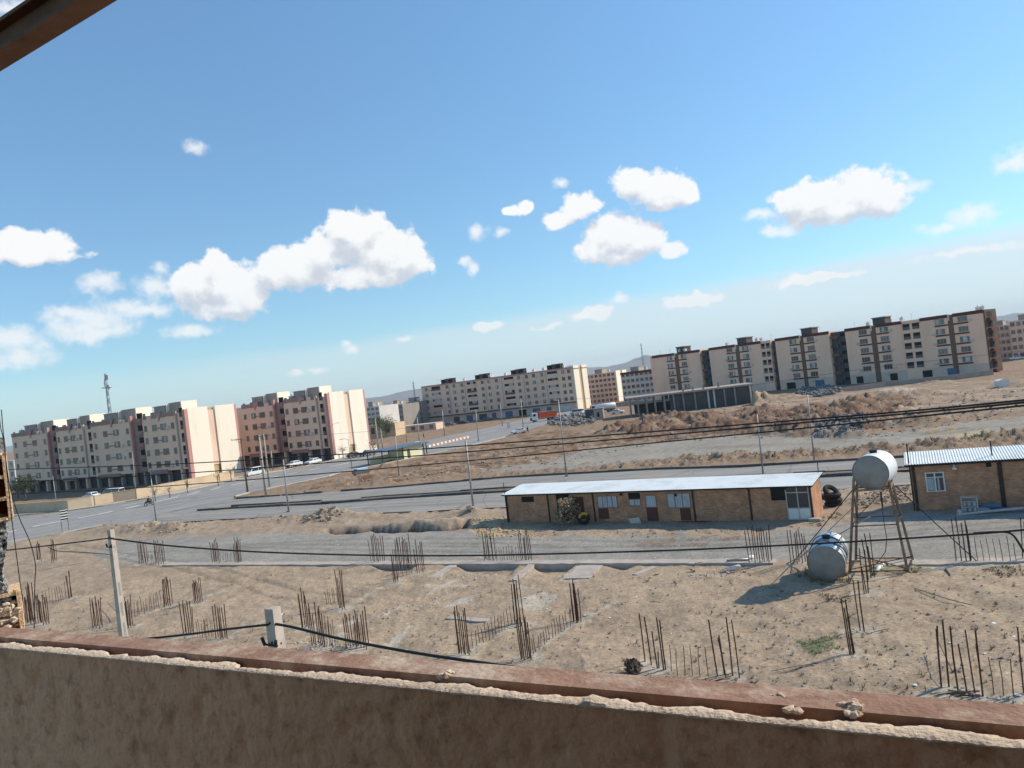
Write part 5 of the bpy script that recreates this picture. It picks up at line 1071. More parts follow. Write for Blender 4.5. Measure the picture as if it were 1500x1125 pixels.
def tower():
    t = thing('tank_tower', 'rusty four legged steel tower carrying the white water tank', 'tank tower', (TC.x, TC.y, 0), 0)
    feet = [G(1245, 842), G(1331, 841), G(1338, 822), G(1254, 822)]; D = [42.4, 41.7, 43.6, 44.9]
    tops = [PD(1251, 700, 42.6), PD(1300.5, 699, 42.2), PD(1304, 697, 43.8), PD(1256, 703, 44.3)]
    loc = lambda p: Vector(p) - TC
    for f, q in zip(feet, tops):
        mb = MB(); a, b = loc(f), loc(q); d = (b - a).normalized(); s = Vector((d.z, 0, -d.x)).normalized(); v = s.cross(d).normalized()
        mb.bar(a, b, .12, .018, up=v); mb.bar(a - s * .055, b - s * .055, .018, .12, up=v); mb.build('leg', M['brown'], t)
        mb = MB(); mb.box(a.x - .2, a.x + .2, a.y - .2, a.y + .2, -.1, .08); mb.build('footing', M['strip'], t)
    def at(i, z): a, b = loc(feet[i]), loc(tops[i]); return a.lerp(b, (z - a.z) / (b.z - a.z))
    zt = (tops[0].z + tops[1].z) / 2 - .65
    def brace(p, q, w=.06, name='brace', m='pipe'): mb = MB(); mb.bar(p, q, w, w * .8); mb.build(name, M[m], t)
    for i in range(4):
        j = (i + 1) % 4; brace(at(i, zt), at(j, zt), .13, 'platform_beam', 'brown'); brace(at(i, 2.6), at(j, 2.6)); brace(at(i, .18), at(j, .18))
    for k in (.3, .7):
        a = at(0, zt + .09).lerp(at(3, zt + .09), k); b = at(1, zt + .09).lerp(at(2, zt + .09), k); brace(a, b, .1, 'platform_beam', 'brown')
    for i, j in ((0, 2), (1, 3)): brace(at(i, .28), at(j, .28 + .08 * i), .05)
    brace(at(0, zt), at(3, 2.6), .05); brace(at(1, zt), at(2, 2.6), .05); brace(at(2, zt), at(3, 2.6), .04)
    mb = MB(); a = loc(PD(1290, 720, 43)); mb.tube([a, a + Vector((0, 0, -.9))], .05, 8); mb.build('outlet_pipe', M['pipe'], t)
    def stay(p, q, r, lb, m='cable', nm='guy_cable', ct='cable', gr='stays of the tank tower'): mb = MB(); mb.tube([p, p.lerp(q, .5) - Vector((0, 0, .02)), q], r, 6); tag(mb.build(nm, M[m]), lb, ct, gr)
    stay(PD(1311, 711, 43.4), G(1434, 825), .030, 'guy cable slanting from the tower down to the right')
    stay(PD(1250, 716, 44.2), G(1160, 826), .030, 'guy cable slanting from the tower down to the left')
    stay(PD(1274, 757, 43), G(1152, 826), .035, 'pale pipe leaning from the tower down to the left of the ground tank', 'conc', 'leaning_pipe', 'pipe', None)
    stay(PD(1258, 735, 44), G(1158, 830), .03, 'thin pale pipe leaning on the tower behind the ground tank', 'conc', 'leaning_pipe', 'pipe', None)
    mb = MB(); P = [PD(1291, 735, 43.2), PD(1295, 765, 43.3), PD(1299, 790, 43.3), PD(1297, 808, 43.2), G(1287, 824) + Vector((0, 0, .05)), G(1270, 832) + Vector((0, 0, .04))]
    mb.tube(P, .022, 6); tag(mb.build('hose', M['pipe'], None, True), 'dark hose hanging under the elevated tank', 'hose')
tower()

# ------------------------------------------------------------------ starter bars of the foundations
def onebar(px, py, tx, ty, r, lean=None):
    b = G(px, py); top = PD(tx, ty, b.y); return b, top
_bars = 0
def rebars(label, bars, r=.029, name='rebar_cluster', cat='rebar', group='rusty rebar clusters in the lot', jd=.0, ties=True):
    """bars: list of (base px, base py, top px, top py)"""
    pts = [onebar(*b, r) for b in bars]; o = pts[0][0]; t = thing(name, label, cat, (o.x, o.y, 0), 0, group)
    for b, q in pts:
        a = b - o; e = q - o; mid = a.lerp(e, .55) + Vector((random.uniform(-.02, .02), random.uniform(-.02, .02), 0)); e = e + Vector((0, random.uniform(-.06, .06), 0))
        mb = MB(); mb.tube([a - Vector((0, 0, .15)), mid, e], r * random.uniform(.85, 1.1), 5); mb.build('bar', M['rebar'], t)
    return t, pts, o
def auto(x0, x1, yb, yt, n, lean=True, var=.25, yb1=None, double=True):
    n = n + (2 if double else 0); out = []; dyb = ((yb1 - yb) if yb1 is not None else 0)
    for i in range(n):
        f = i / max(1, n - 1); bx = x0 + (x1 - x0) * f + random.uniform(-.8, .8); by = yb + dyb * f + random.uniform(-1.5, 1.5) - (3.0 if double and i % 2 else 0)
        h = (yb - yt) * random.uniform(1 - var, 1.0); out.append((bx, by, bx - h * .118 + random.uniform(-1.5, 1.5), by - h))
    return out
CL = [('rebar cluster left of the pale pole top, mid height of the lot', auto(312, 321, 825, 788, 5)), ('rebar cluster on the slab edge second right of the tall pole', auto(345, 354, 826, 788, 6)),
      ('dense slim rebar cluster standing alone right of the tall pole', auto(285, 296, 885, 846, 6)), ('left one of two rebar clusters left of the pale pole top', auto(269, 284, 930, 879, 5)),
      ('right one of the two rebar clusters left of the pale pole top', auto(317, 333, 937, 883, 5)), ('tall rebar cluster just right of the pale pole top', auto(442, 452, 920, 859, 3)),
      ('three tall bars behind the rebar thicket right of the pale pole top', auto(497, 505, 893, 835, 3)), ('front rebar cluster of the thicket right of the pale pole top', auto(458, 476, 949, 884, 5)),
      ('rebar cluster at the right end of the thicket under the slanting cable', auto(507, 541, 952, 891, 8)), ('leftmost rebar cluster of the lane edge group left of the long house', auto(544, 563, 824, 783, 6)),
      ('foremost rebar cluster of the lane edge group left of the long house', auto(577, 583, 853, 805, 3)), ('tallest rebar cluster of the lane edge group left of the long house', auto(583, 602, 830, 782, 8)),
      ('right hand rebar cluster of the lane edge group left of the long house', auto(611, 621, 838, 793, 4)), ('rebar cluster at the slab edge before the yellow gravel', auto(710, 726, 823, 778, 6)),
      ('rebar cluster at the slab edge before the long house, right of the low bars', auto(764, 779, 823, 777, 5)), ('rebar cluster at the left front end of the row in mid lot', auto(672, 687, 961, 886, 5)),
      ('tall rebar cluster at the back where the two mid lot rows meet', auto(755, 767, 915, 842, 4)), ('tall rebar cluster in front where the two mid lot rows meet', auto(763, 778, 966, 902, 5)),
      ('rebar cluster at the right end of the mid lot rows', auto(840, 850, 909, 849, 5)),
      ('rebar cluster with a tied crossbar in the front of the lot', [(945, 969, 936, 898), (954, 972, 944, 904), (963, 977, 955, 925), (965, 977, 964, 954), (972, 979, 962, 905), (975, 979, 966, 908)]),
      ('rebar cluster just above the parapet right of the crossbar cluster', [(1051, 988, 1038, 908), (1063, 990, 1053, 930), (1061, 985, 1052, 934), (1073, 987, 1064, 904), (1083, 990, 1072, 909)]),
      ('rebar cluster by the white pipes left of the ground tank', auto(1099, 1131, 826, 770, 8, var=.15)), ('row of bars right in front of the ground tank on its left side', auto(1159, 1184, 826, 768, 5, var=.3)),
      ('pair of rusty bars below the tower in front of its left leg', [(1266, 869, 1259, 803), (1272, 867, 1266, 805), (1269, 867, 1262, 830)]), ('rebar cluster inside the foot of the tower', [(1272, 850, 1263, 790), (1276, 846, 1267, 782), (1281, 845, 1274, 781), (1278, 843, 1271, 800)]),
      ('thick rusty bars by the green patch, front pair', [(1245, 958, 1232, 877), (1250, 958, 1238, 878), (1247, 957, 1236, 890), (1252, 955, 1243, 905)]), ('thick rusty bars by the green patch, taller pair behind', [(1260, 922, 1249, 849), (1266, 924, 1256, 850)]),
      ('rebar cluster with a bent foot mat at the lower right', [(1379, 1009, 1372, 916), (1379, 1008, 1371, 921), (1390, 1007, 1380, 908), (1404, 1014, 1391, 917), (1417, 1016, 1405, 944), (1429, 1020, 1414, 923), (1440, 1021, 1428, 923), (1440, 1020, 1431, 944)]),
      ('tall bars cut by the right edge of the picture above the parapet', [(1500, 1019, 1491, 919), (1509, 1018, 1500, 930)]), ('rebar cluster at the slab edge before the ribbed roof house', [(1401, 825, 1394, 760), (1409, 825, 1400, 757), (1416, 825, 1408, 766), (1422, 825, 1414, 762), (1423, 824, 1416, 770)]),
      ('tall bar at the right edge on the slab before the ribbed roof house', [(1498, 821, 1494, 758), (1503, 821, 1499, 764)]),
      ('farthest left rebar cluster beyond the pier', auto(55, 60, 822, 793, 5)), ('far rebar cluster second from the left beyond the pier', auto(76, 83, 823, 792, 5)), ('slim leaning rebar cluster right of the pier in mid lot', auto(101, 106, 876, 836, 4)),
      ('rebar cluster close beside the pier with the tallest bars', auto(44, 52, 912, 850, 5)), ('low rebar cluster touching the pier', auto(36, 46, 914, 870, 5)), ('dense rebar cluster right of the pier', auto(56, 71, 914, 870, 7)),
      ('rebar cluster left of the tall concrete pole', auto(136, 150, 918, 874, 5)), ('rebar cluster just right of the tall concrete pole', auto(186, 194, 920, 874, 4)), ('rebar cluster at the right end of the low bars by the tall pole', auto(241, 252, 888, 842, 6)),
      ('far rebar cluster right behind the tall pole on the lane, left one', auto(204, 216, 825, 790, 6)), ('far rebar cluster right behind the tall pole on the lane, right one', auto(228, 242, 826, 790, 6))]
for lb, bars in CL: rebars(lb, bars)
RW = [('row of low thin bars left of the pale pole top', auto(290, 313, 935, 908, 6)), ('row of low thin bars among the thicket right of the pale pole top', auto(468, 491, 950, 903, 8)), ('short thin bars in front of the three tall bars', auto(479, 497, 885, 862, 5)),
      ('row of thin bars at the right of the thicket', auto(520, 536, 946, 905, 5)), ('row of low bars within the lane edge group', auto(584, 612, 843, 822, 8, yb1=838)), ('row of low bars at the slab edge before the gravel', auto(729, 760, 823, 799, 8)),
      ('left row of low bars rising away in mid lot', auto(689, 754, 952, 924, 15, yb1=912, double=False)), ('right row of low bars rising away in mid lot', auto(781, 839, 958, 932, 15, yb1=912, double=False)),
      ('row of low thin bars between the two front clusters', [(983, 981, 981, 945), (992, 986, 990, 950), (1003, 986, 1001, 948), (1014, 986, 1011, 948), (1025, 987, 1022, 948), (1037, 985, 1033, 948)]),
      ('row of thin bars at the lower right corner', [(1456, 1019, 1449, 963), (1470, 1021, 1464, 968), (1485, 1021, 1479, 965)]), ('row of thin bars on the slab before the ribbed roof house', [(x, 825, x - 6, 825 - h) for x, h in ((1433, 37), (1442, 34), (1451, 37), (1460, 36), (1470, 36), (1481, 40), (1490, 30))]),
      ('row of low thin bars between the tall pole and its right hand cluster', auto(198, 240, 904, 880, 11, yb1=888)), ('row of low thin bars left of the slim leaning cluster', auto(62, 97, 890, 866, 8, yb1=878)), ('thin low bars between the two far lane clusters', auto(216, 228, 826, 808, 4)), ('thin low bars between the two clusters at the lane edge', auto(323, 343, 824, 808, 4))]
for lb, bars in RW: rebars(lb, bars, .017, 'rebar_row', 'rebar', 'rows of low starter bars')
def loose(px0, py0, px1, py1, r, label, m='rebar', nm='loose_rebar', z=.03, bend=0, cat='rebar', grp='loose bars on the dirt'):
    a = G(px0, py0); b = G(px1, py1); a.z = b.z = z + max(0, GZ(a.x, a.y)); mb = MB(); mb.tube([a, a.lerp(b, .5) + Vector((0, bend, .02)), b], r, 6); tag(mb.build(nm, M[m], None, True), label, cat, grp)
loose(957, 925, 973, 927, .012, 'short bar tied across the crossbar cluster', z=1.45); loose(1375, 955, 1398, 1005, .014, 'bar slanting through the lower right cluster', z=.5)
for k in range(9): loose(1362 + k * 6, 1019 + k * .6 + random.uniform(-2, 2), 1432 + random.uniform(-8, 12), 1012 + k * 1.6, .012, 'bar of the bent mat on the ground below the lower right cluster', grp='bars of the bent foot mat')
for k in range(6): loose(1018 + k * 6, 1000 + random.uniform(-2, 2), 1075 + random.uniform(-8, 8), 986 + k * 2, .012, 'bar of the mat on the ground at the foot of the cluster above the parapet', grp='bars of the front foot mat')
loose(1200, 972, 1130, 984, .010, 'thin dark line drawn for a rebar shadow by the green patch'); loose(1270, 931, 1303, 923, .014, 'short bars lying right of the thick rusty bars')  # the first rod draws the long cast shadow of the thick bars
loose(1340, 863, 1424, 888, .02, 'dark bent stick lying on the dirt right of the tower', 'woodp', 'stick', bend=-.6, cat='stick')
loose(1386, 834, 1392, 845, .05, 'forked piece of wood lying near the slab right of the tower', 'woodp', 'stick', cat='stick')
loose(0, 871, 50, 862, .02, 'dark ridge of wire across the dirt beside the pier'); loose(55, 838, 125, 826, .012, 'thin wire lying across the far dirt left of the tall pole'); loose(158, 889, 175, 908, .02, 'stick leaning left of the tall concrete pole', 'woodp', 'stick', z=.35, cat='stick')
loose(1065, 842, 1135, 826, .015, 'wire lying by the white pipes'); loose(395, 910, 415, 900, .05, 'white torn strip of plastic left of the pale pole top', 'white', 'plastic_strip', cat='plastic')

# ------------------------------------------------------------------ concrete edge of the slab
def strip(px0, py0, px1, py1, w, h, label, name='foundation_beam', z=-.5, m='strip'):
    a = G(px0, py0); b = G(px1, py1); d = (b - a).normalized(); s = Vector((-d.y, d.x, 0)); mb = MB(); n = max(2, int((b - a).length / .6)); rnd = random.Random(int(px0 + py1))
    vs = []
    for k in range(n + 1):
        p = a.lerp(b, k / n); j0, j1, jz = rnd.uniform(-.05, .05), rnd.uniform(-.05, .05), rnd.uniform(-.025, .02)
        vs += [p + s * (w / 2 + j0) + Vector((0, 0, z)), p + s * (w / 2 + j0) + Vector((0, 0, h + jz)), p - s * (w / 2 + j1) + Vector((0, 0, h + jz)), p - s * (w / 2 + j1) + Vector((0, 0, z))]
    fs = [(0, 1, 2, 3), (4 * n + 3, 4 * n + 2, 4 * n + 1, 4 * n)]
    for k in range(n):
        o = 4 * k; fs += [(o, o + 4, o + 5, o + 1), (o + 1, o + 5, o + 6, o + 2), (o + 2, o + 6, o + 7, o + 3)]
    mb.add(vs, fs); tag(mb.build(name, M[m]), label, 'foundation beam', 'concrete foundation beams')
strip(245, 827.5, 1135, 824, 1.0, .12, 'long pale concrete foundation beam along the lane')
strip(1300, 828, 1530, 821, 1.0, .12, 'pale concrete foundation beam along the lane right of the tower')
strip(752, 852, 779, 828, .55, .08, 'short concrete beam between the two open pits'); strip(632, 848, 665, 828, .7, .06, 'short half buried concrete beam left of the first pit'); strip(845, 848, 866, 828, 1.7, .05, 'broad concrete pad right of the second pit')
strip(655, 889, 694, 872, .5, .03, 'half buried beam end in the middle of the lot'); strip(656, 904.5, 716, 909.5, .5, .03, 'half buried beam lying crosswise in mid lot')
strip(930, 842, 960, 830, .4, .05, 'half buried beam left of the loose bricks')

# ------------------------------------------------------------------ small loose things
def brickpile(px, py, n, label, dz=.08):
    p = GG(px, py); t = None
    for k in range(n):
        mb = MB(); mb.box(-.12, .12, -.055, .055, 0, .07); o = mb.build('loose_brick', M['stoney'], None, loc=(p.x + random.uniform(-.1, .1) + (k % 2) * .14, p.y + random.uniform(-.08, .08), max(0, p.z) + .075 * (k // 2))); o.rotation_euler[2] = random.uniform(-1, 1); tag(o, label, 'brick', 'loose bricks in the lot')
brickpile(1024, 827, 4, 'loose brick in the small pile on the slab edge'); brickpile(1013, 838, 5, 'loose brick in the stacked pile below the slab edge')
for px, py in ((949, 850), (954, 846), (960, 843), (965, 841)): brickpile(px, py, 1, 'single brick in the line of bricks on the dirt')
loose(1066, 837, 1084, 832, .11, 'white pipe piece lying left of the ground tank', 'white', 'pipe_piece', .12, cat='pipe', grp='pipe pieces left of the ground tank'); loose(1065, 826, 1098, 823, .10, 'grey pipe piece lying behind the white one', 'steel', 'pipe_piece', .16, cat='pipe', grp='pipe pieces left of the ground tank'); loose(1092, 823, 1104, 820, .13, 'short pale pipe end beside the grey pipe piece', 'white', 'pipe_piece', .18, cat='pipe', grp='pipe pieces left of the ground tank')
loose(1283, 841, 1293, 829, .11, 'white pipe piece lying under the tower', 'white', 'pipe_piece', .1, cat='pipe', grp='pipe pieces left of the ground tank')
def scatter(name, polys, n, r0, r1, m, seed, label, cat, sq=.7, lift=.3):
    rnd = random.Random(seed); mb = MB(); k = 0
    while k < n:
        poly = rnd.choice(polys); xs = [p[0] for p in poly]; ys_ = [p[1] for p in poly]; px, py = rnd.uniform(min(xs), max(xs)), rnd.uniform(min(ys_), max(ys_))
        if not inpoly(np.array([px]), np.array([py]), poly)[0]: continue
        k += 1; p = G(px, py); z = GZ(p.x, p.y); r = r0 * (r1 / r0) ** (rnd.random() ** 2.2); mb.rock((p.x, p.y, max(-.5, z) + r * lift * .5), r, sq=sq)
    o = mb.build(name, M[m]); return tag(o, label, cat, kind='stuff')
scatter('gravel', [[(0, 880), (250, 840), (900, 835), (1140, 835), (1500, 835), (1500, 1045), (750, 975), (0, 930)]], 1300, .02, .085, 'stone', 1, 'scattered brown stones over the bare lot', 'stones')
scatter('gravel', [[(640, 840), (1200, 900), (1500, 900), (1500, 1040), (900, 1000)]], 450, .018, .05, 'strip', 2, 'small pale stones on the near dirt', 'stones')
scatter('gravel', [[(690, 765), (745, 752), (745, 775), (800, 783), (700, 790)]], 420, .05, .16, 'stoney', 3, 'yellow broken stone spread at the left end of the long house', 'stones')
scatter('rubble', [[(1165, 577), (1180, 566), (1222, 566), (1232, 576), (1195, 582)]], 380, .25, .8, 'stoneg', 4, 'grey broken concrete rubble before the right hand row', 'rubble', .7, 1.4)
scatter('rubble', [[(1195, 638), (1215, 624), (1262, 617), (1275, 626), (1245, 640)]], 420, .12, .5, 'rubbled', 5, 'dark broken asphalt rubble on the grey plain', 'rubble', .6, 1.2)
scatter('rubble', [[(800, 622), (820, 610), (862, 606), (880, 612), (868, 622), (830, 626)]], 340, .25, .9, 'rubbled', 6, 'rubble heap beside the orange truck', 'rubble', .7, 1.8)
scatter('rubble', [[(1225, 735), (1300, 712), (1335, 712), (1335, 735), (1270, 742)]], 330, .04, .2, 'stone', 7, 'pale broken stones between the two brick houses', 'rubble', .6, 1)
scatter('rubble', [[(395, 764), (430, 750), (480, 740), (515, 756), (480, 766)]], 260, .08, .28, 'stone', 8, 'clods of earth on the mound by the divided road', 'earth clods')
scatter('rubble', [[(165, 778), (240, 765), (300, 764), (300, 775), (230, 785)]], 150, .08, .25, 'stone', 9, 'clods of earth along the road corner', 'earth clods')
scatter('rubble', [[(860, 640), (960, 602), (1110, 592), (1320, 575), (1500, 565), (1500, 605), (1300, 640), (1190, 640), (950, 648)]], 1300, .1, .34, 'stone', 10, 'stones and clods on the far dirt mounds', 'stones')
scatter('rubble', [[(330, 738), (500, 708), (700, 672), (820, 640), (960, 650), (830, 678), (700, 695), (500, 716)]], 700, .08, .3, 'stone', 11, 'clods on the dirt island between the roads', 'earth clods')
scatter('rubble', [[(760, 772), (1150, 768), (1190, 764), (1180, 775), (900, 790), (780, 783)]], 180, .03, .13, 'stone', 13, 'clods and scraps along the front of the long house', 'earth clods')
scatter('litter', [[(0, 880), (250, 840), (900, 835), (1140, 835), (1500, 840), (1500, 1040), (750, 970), (0, 930)], [(200, 800), (560, 790), (1100, 790), (1100, 820), (240, 824)], [(700, 690), (960, 660), (1190, 665), (1000, 680)]], 130, .03, .11, 'white', 21, 'scraps of pale litter blown over the lot', 'litter', .25)
scatter('rubble', [[(1480, 1026), (1380, 1010), (1440, 1024)], [(400, 948), (470, 935), (540, 945), (480, 958)], [(640, 845), (700, 836), (760, 838), (700, 850)], [(1000, 845), (1060, 830), (1100, 838), (1040, 850)], [(540, 900), (640, 870), (660, 880), (560, 915)]], 420, .03, .12, 'strip', 22, 'broken concrete crumbs round the rebar and slab edge', 'concrete crumbs')
def tuft_mass(name, polys, n, h0, h1, m, seed, label, cat, blades=9, kind='stuff'):
    rnd = random.Random(seed); mb = MB(); k = 0
    while k < n:
        poly = rnd.choice(polys); xs = [p[0] for p in poly]; ys_ = [p[1] for p in poly]; px, py = rnd.uniform(min(xs), max(xs)), rnd.uniform(min(ys_), max(ys_))
        if not inpoly(np.array([px]), np.array([py]), poly)[0]: continue
        k += 1; p = G(px, py); z = max(-.05, GZ(p.x, p.y)); h = rnd.uniform(h0, h1)
        for q in range(blades):
            a = rnd.random() * 6.28; l = h * rnd.uniform(.5, 1.1); sp = rnd.uniform(.2, 1.1); bx = p.x + math.cos(a) * h * .25 * rnd.random(); by = p.y + math.sin(a) * h * .25 * rnd.random(); w = h * .09
            tx, ty = bx + math.cos(a) * l * sp, by + math.sin(a) * l * sp
            mb.add([(bx - math.sin(a) * w, by + math.cos(a) * w, z - .02), (bx + math.sin(a) * w, by - math.cos(a) * w, z - .02), (tx, ty, z + l * .8)], [(0, 1, 2)])
    return tag(mb.build(name, M[m]), label, cat, kind=kind)
tuft_mass('dry_weeds', [[(0, 880), (250, 840), (900, 840), (1500, 840), (1500, 1040), (750, 970), (0, 925)]], 520, .06, .25, 'straw', 1, 'dry brown weeds scattered over the lot', 'weeds')
tuft_mass('green_weeds', [[(1163, 937), (1232, 928), (1236, 953), (1190, 958)], [(1320, 830), (1350, 828), (1350, 842), (1325, 842)], [(1200, 870), (1245, 872), (1245, 884), (1210, 882)], [(1440, 833), (1500, 830), (1500, 842), (1440, 842)], [(1290, 815), (1340, 822), (1338, 838), (1325, 836)]], 420, .05, .16, 'grass', 2, 'low green weeds in patches on the dirt', 'weeds')
tuft_mass('dry_weeds', [[(960, 680), (1190, 668), (1330, 658), (1500, 640), (1500, 632), (1330, 650), (1190, 660), (1000, 670)]], 420, .15, .5, 'straw', 3, 'dry scrub along the far side of the divided road', 'weeds')
tuft_mass('dry_weeds', [[(1155, 838), (1240, 832), (1250, 852), (1200, 858)]], 60, .15, .4, 'leafd', 4, 'straw round the foot of the ground tank', 'weeds')
tuft_mass('dry_weeds', [[(1180, 770), (1225, 750), (1235, 752), (1200, 772)]], 60, .1, .25, 'straw', 5, 'dry grass at the end wall of the long brick house', 'weeds')

def dry_bush(px, py, w, h, label, m='leafd', n=900, seed=1):
    rnd = random.Random(seed); p = G(px, py); t = thing('dry_bush', label, 'bush', (p.x, p.y, 0)); mb = MB()
    for k in range(26):
        a = rnd.random() * 6.28; r = w * .45 * rnd.random(); mb.tube([(0, 0, 0), (math.cos(a) * r * .5, math.sin(a) * r * .5, h * .5), (math.cos(a) * r * 1.1, math.sin(a) * r * 1.1, h * rnd.uniform(.6, 1.05))], [.03, .018, .006], 4)
    mb.build('stems', M['bark'], t); mb = MB()
    for k in range(n):
        a = rnd.random() * 6.28; zz = rnd.random() ** .8; r = w * .5 * math.sqrt(rnd.random()) * (1.15 - .55 * zz) * (1 + .25 * math.sin(a * 3 + 1)); c = Vector((math.cos(a) * r, math.sin(a) * r, zz * h)); s = rnd.uniform(.05, .14)
        u = Vector((rnd.uniform(-1, 1), rnd.uniform(-1, 1), rnd.uniform(-1, 1))).normalized(); v = u.orthogonal().normalized(); mb.add([c - u * s, c + v * s * .6, c + u * s, c - v * s * .6], [(0, 1, 2, 3)])
    mb.build('foliage', M[m], t)
dry_bush(833, 768, 2.4, 2.3, 'dry straw coloured bush against the left part of the long brick house')
dry_bush(927, 985, .75, .5, 'dark low tumbleweed above the parapet, left of the front bars', 'bark', 300, 3)
p_ = GG(689, 754); mb_ = MB(); mb_.rock((0, 0, .2), .45); mb_.rock((.3, .1, .15), .3); tag(mb_.build('boulder', M['strip'], None, loc=p_), 'pale lump of concrete at the right end of the trench', 'boulder')
def tree(px, py, h, w, label, m='leaf', n=1500, seed=1, bare=False, group='trees by the far left blocks'):
    rnd = random.Random(seed); p = G(px, py); t = thing('tree', label, 'tree', (p.x, p.y, 0), 0, group); mb = MB(); tips = []
    mb.tube([(0, 0, 0), (.05 * h * rnd.uniform(-.3, .3), 0, h * .35), (0, 0, h * .6)], [.028 * h, .02 * h, .01 * h], 7)
    for k in range(11):
        a = k * 2.4 + rnd.random(); z0 = h * rnd.uniform(.3, .6); r = w * .5 * rnd.uniform(.4, .9); e = Vector((math.cos(a) * r, math.sin(a) * r, z0 + h * rnd.uniform(.1, .4))); mb.tube([(0, 0, z0), Vector((0, 0, z0)).lerp(e, .5) + Vector((0, 0, .03 * h)), e], [.012 * h, .007 * h, .003 * h], 5); tips.append(e)
    mb.build('trunk', M['bark'], t)
    if n:
        mb = MB()
        for k in range(n):
            c = rnd.choice(tips) if rnd.random() < .75 else Vector((0, 0, h * rnd.uniform(.5, .95))); c = c + Vector((rnd.gauss(0, w * .13), rnd.gauss(0, w * .13), rnd.gauss(0, h * .085))); s = h * rnd.uniform(.014, .034)
            u = Vector((rnd.uniform(-1, 1), rnd.uniform(-1, 1), rnd.uniform(-1, 1))).normalized(); v = u.orthogonal().normalized(); mb.add([c - u * s, c + v * s * .6, c + u * s, c - v * s * .6], [(0, 1, 2, 3)])
        mb.build('crown', M[m], t)
tree(38, 733, 5.8, 5.5, 'dark green tree before the left end of the far left block', seed=1); tree(27, 731, 4, 4.5, 'lower dark tree at the far left edge of the block', seed=2)
tree(20, 700, 4.5, 6, 'olive tree left of the far left block by the white house', seed=3); tree(560, 640, 7.5, 8, 'dark tree between the far grey blocks and the cream wall', seed=4, group='far trees')
tree(566, 641, 6.5, 7, 'smaller dark tree among the far grey blocks', seed=5, group='far trees')
for i, (px, py, h) in enumerate(((339, 705, 3.6), (320, 712, 3.2), (249, 729, 3.0), (228, 735, 3.2), (275, 722, 3.2), (548, 671, 4.2), (533, 662, 4.0), (519, 668, 3.0), (503, 671, 3.2))):
    tree(px, py, h, h * .7, ('thin sapling on the pavement along the beige fence wall', 'small leafy sapling before the second cream end wall')[px > 500], 'leafd' if px < 500 else 'leaf', 70 if px < 500 else 220, 10 + i, group=('saplings along the fence wall', 'saplings before the second end wall')[px > 500])

# ------------------------------------------------------------------ walls, kiosk, sign, frame
def wallrun(pts, h, th, label, m='beige', name='fence_wall', cap=True, grp=None):
    P = [G(*p) for p in pts]; o = P[0]; t = thing(name, label, 'wall', o, 0, grp); mb = MB(); cp = MB()
    for a, b in zip(P, P[1:]):
        a = a - o; b = b - o; d = (b - a).normalized(); s = Vector((-d.y, d.x, 0)) * th / 2; u = Vector((0, 0, h)); mb.hexa([a - s, b - s, b + s, a + s], [a - s + u, b - s + u, b + s + u, a + s + u])
        s2 = s * 1.3; u2 = Vector((0, 0, h + .08)); u1 = Vector((0, 0, h + .002)); cp.hexa([a - s2 + u1, b - s2 + u1, b + s2 + u1, a + s2 + u1], [a - s2 + u2, b - s2 + u2, b + s2 + u2, a + s2 + u2])
        for k in range(int((b - a).length / 4.5)):
            c = a.lerp(b, (k + .5) / max(1, int((b - a).length / 4.5))); q = MB(); q.box(c.x - .22, c.x + .22, c.y - .22, c.y + .22, 0, h - .01); q.build('pier', M[m], t)
    mb.build('wall', M[m], t)
    if cap: cp.build('coping', M[m], t)
    return t
wallrun([(14, 753), (100, 747.3), (134, 741.5)], 1.75, .22, 'shaded beige fence wall at the far left before the apartment block')
wallrun([(134, 741.3), (166, 735.2), (200, 730), (250, 720), (300, 710), (343, 701)], 1.75, .22, 'sunlit beige fence wall beside the avenue')
wallrun([(1235, 575), (1300, 566), (1400, 556), (1455, 549)], 1.3, .3, 'grey strip drawn for the shadow at the foot of the right hand row', 'roofgrey')  # no wall stands here: the grey run draws the row's cast shadow
wallrun([(490, 673.5), (540, 661), (552, 658)], 1.2, .2, 'low whitish wall at the foot of the second cream end wall', 'cream')
wallrun([(500, 668), (560, 654), (570, 652)], .8, .2, 'low red brown wall beside the second end wall', 'maroon')
def kiosk():
    A = G(561, 680.5); B = G(626, 666.5); d = B - A; ang = math.atan2(d.y, d.x); L = d.length; t = thing('kiosk', 'roadside kiosk with a flat blue roof and pale yellow walls', 'kiosk', A, ang); dep = 4.2; h = 2.7
    u1 = L * .46
    for x in (.06, u1 - .1, L - .06, L * .93):
        for y in (0, dep): mb = MB(); mb.box(x - .08, x + .08, y - .08, y + .08, 0, h); mb.build('post', M['fascia'], t)
    mb = MB(); mb.box(-.3, L + .3, -.7, dep + .5, h, h + .22); mb.build('flat_roof', M['blue'], t)
    mb = MB(); mb.box(u1, L * .9, .12, dep - .1, 0, h - .003); mb.build('cabin', M['lemon'], t)
    mb = MB(); mb.box(L * .56, L * .62, .06, .118, 0, 2.1); mb.build('door', M['gap'], t)
    mb = MB(); mb.box(.3, u1 - .2, dep - .3, dep - .1, 0, 1.5); mb.build('back_panel', M['lemon'], t); mb = MB(); mb.box(.2, u1 - .2, .3, .35, .75, .85); mb.build('counter', M['woodp'], t)
    p = G(745.5, 627); mb = MB(); mb.box(-.55, .55, -.5, .5, .0, 2.0); mb.box(-.62, .62, -.57, .57, 2.0, 2.12); mb.box(-.45, .45, -.52, -.5, .2, 1.8); o = mb.build('cabinet', M['white'], None, loc=p); tag(o, 'white upright cabinet beside the far avenue', 'cabinet')
kiosk()
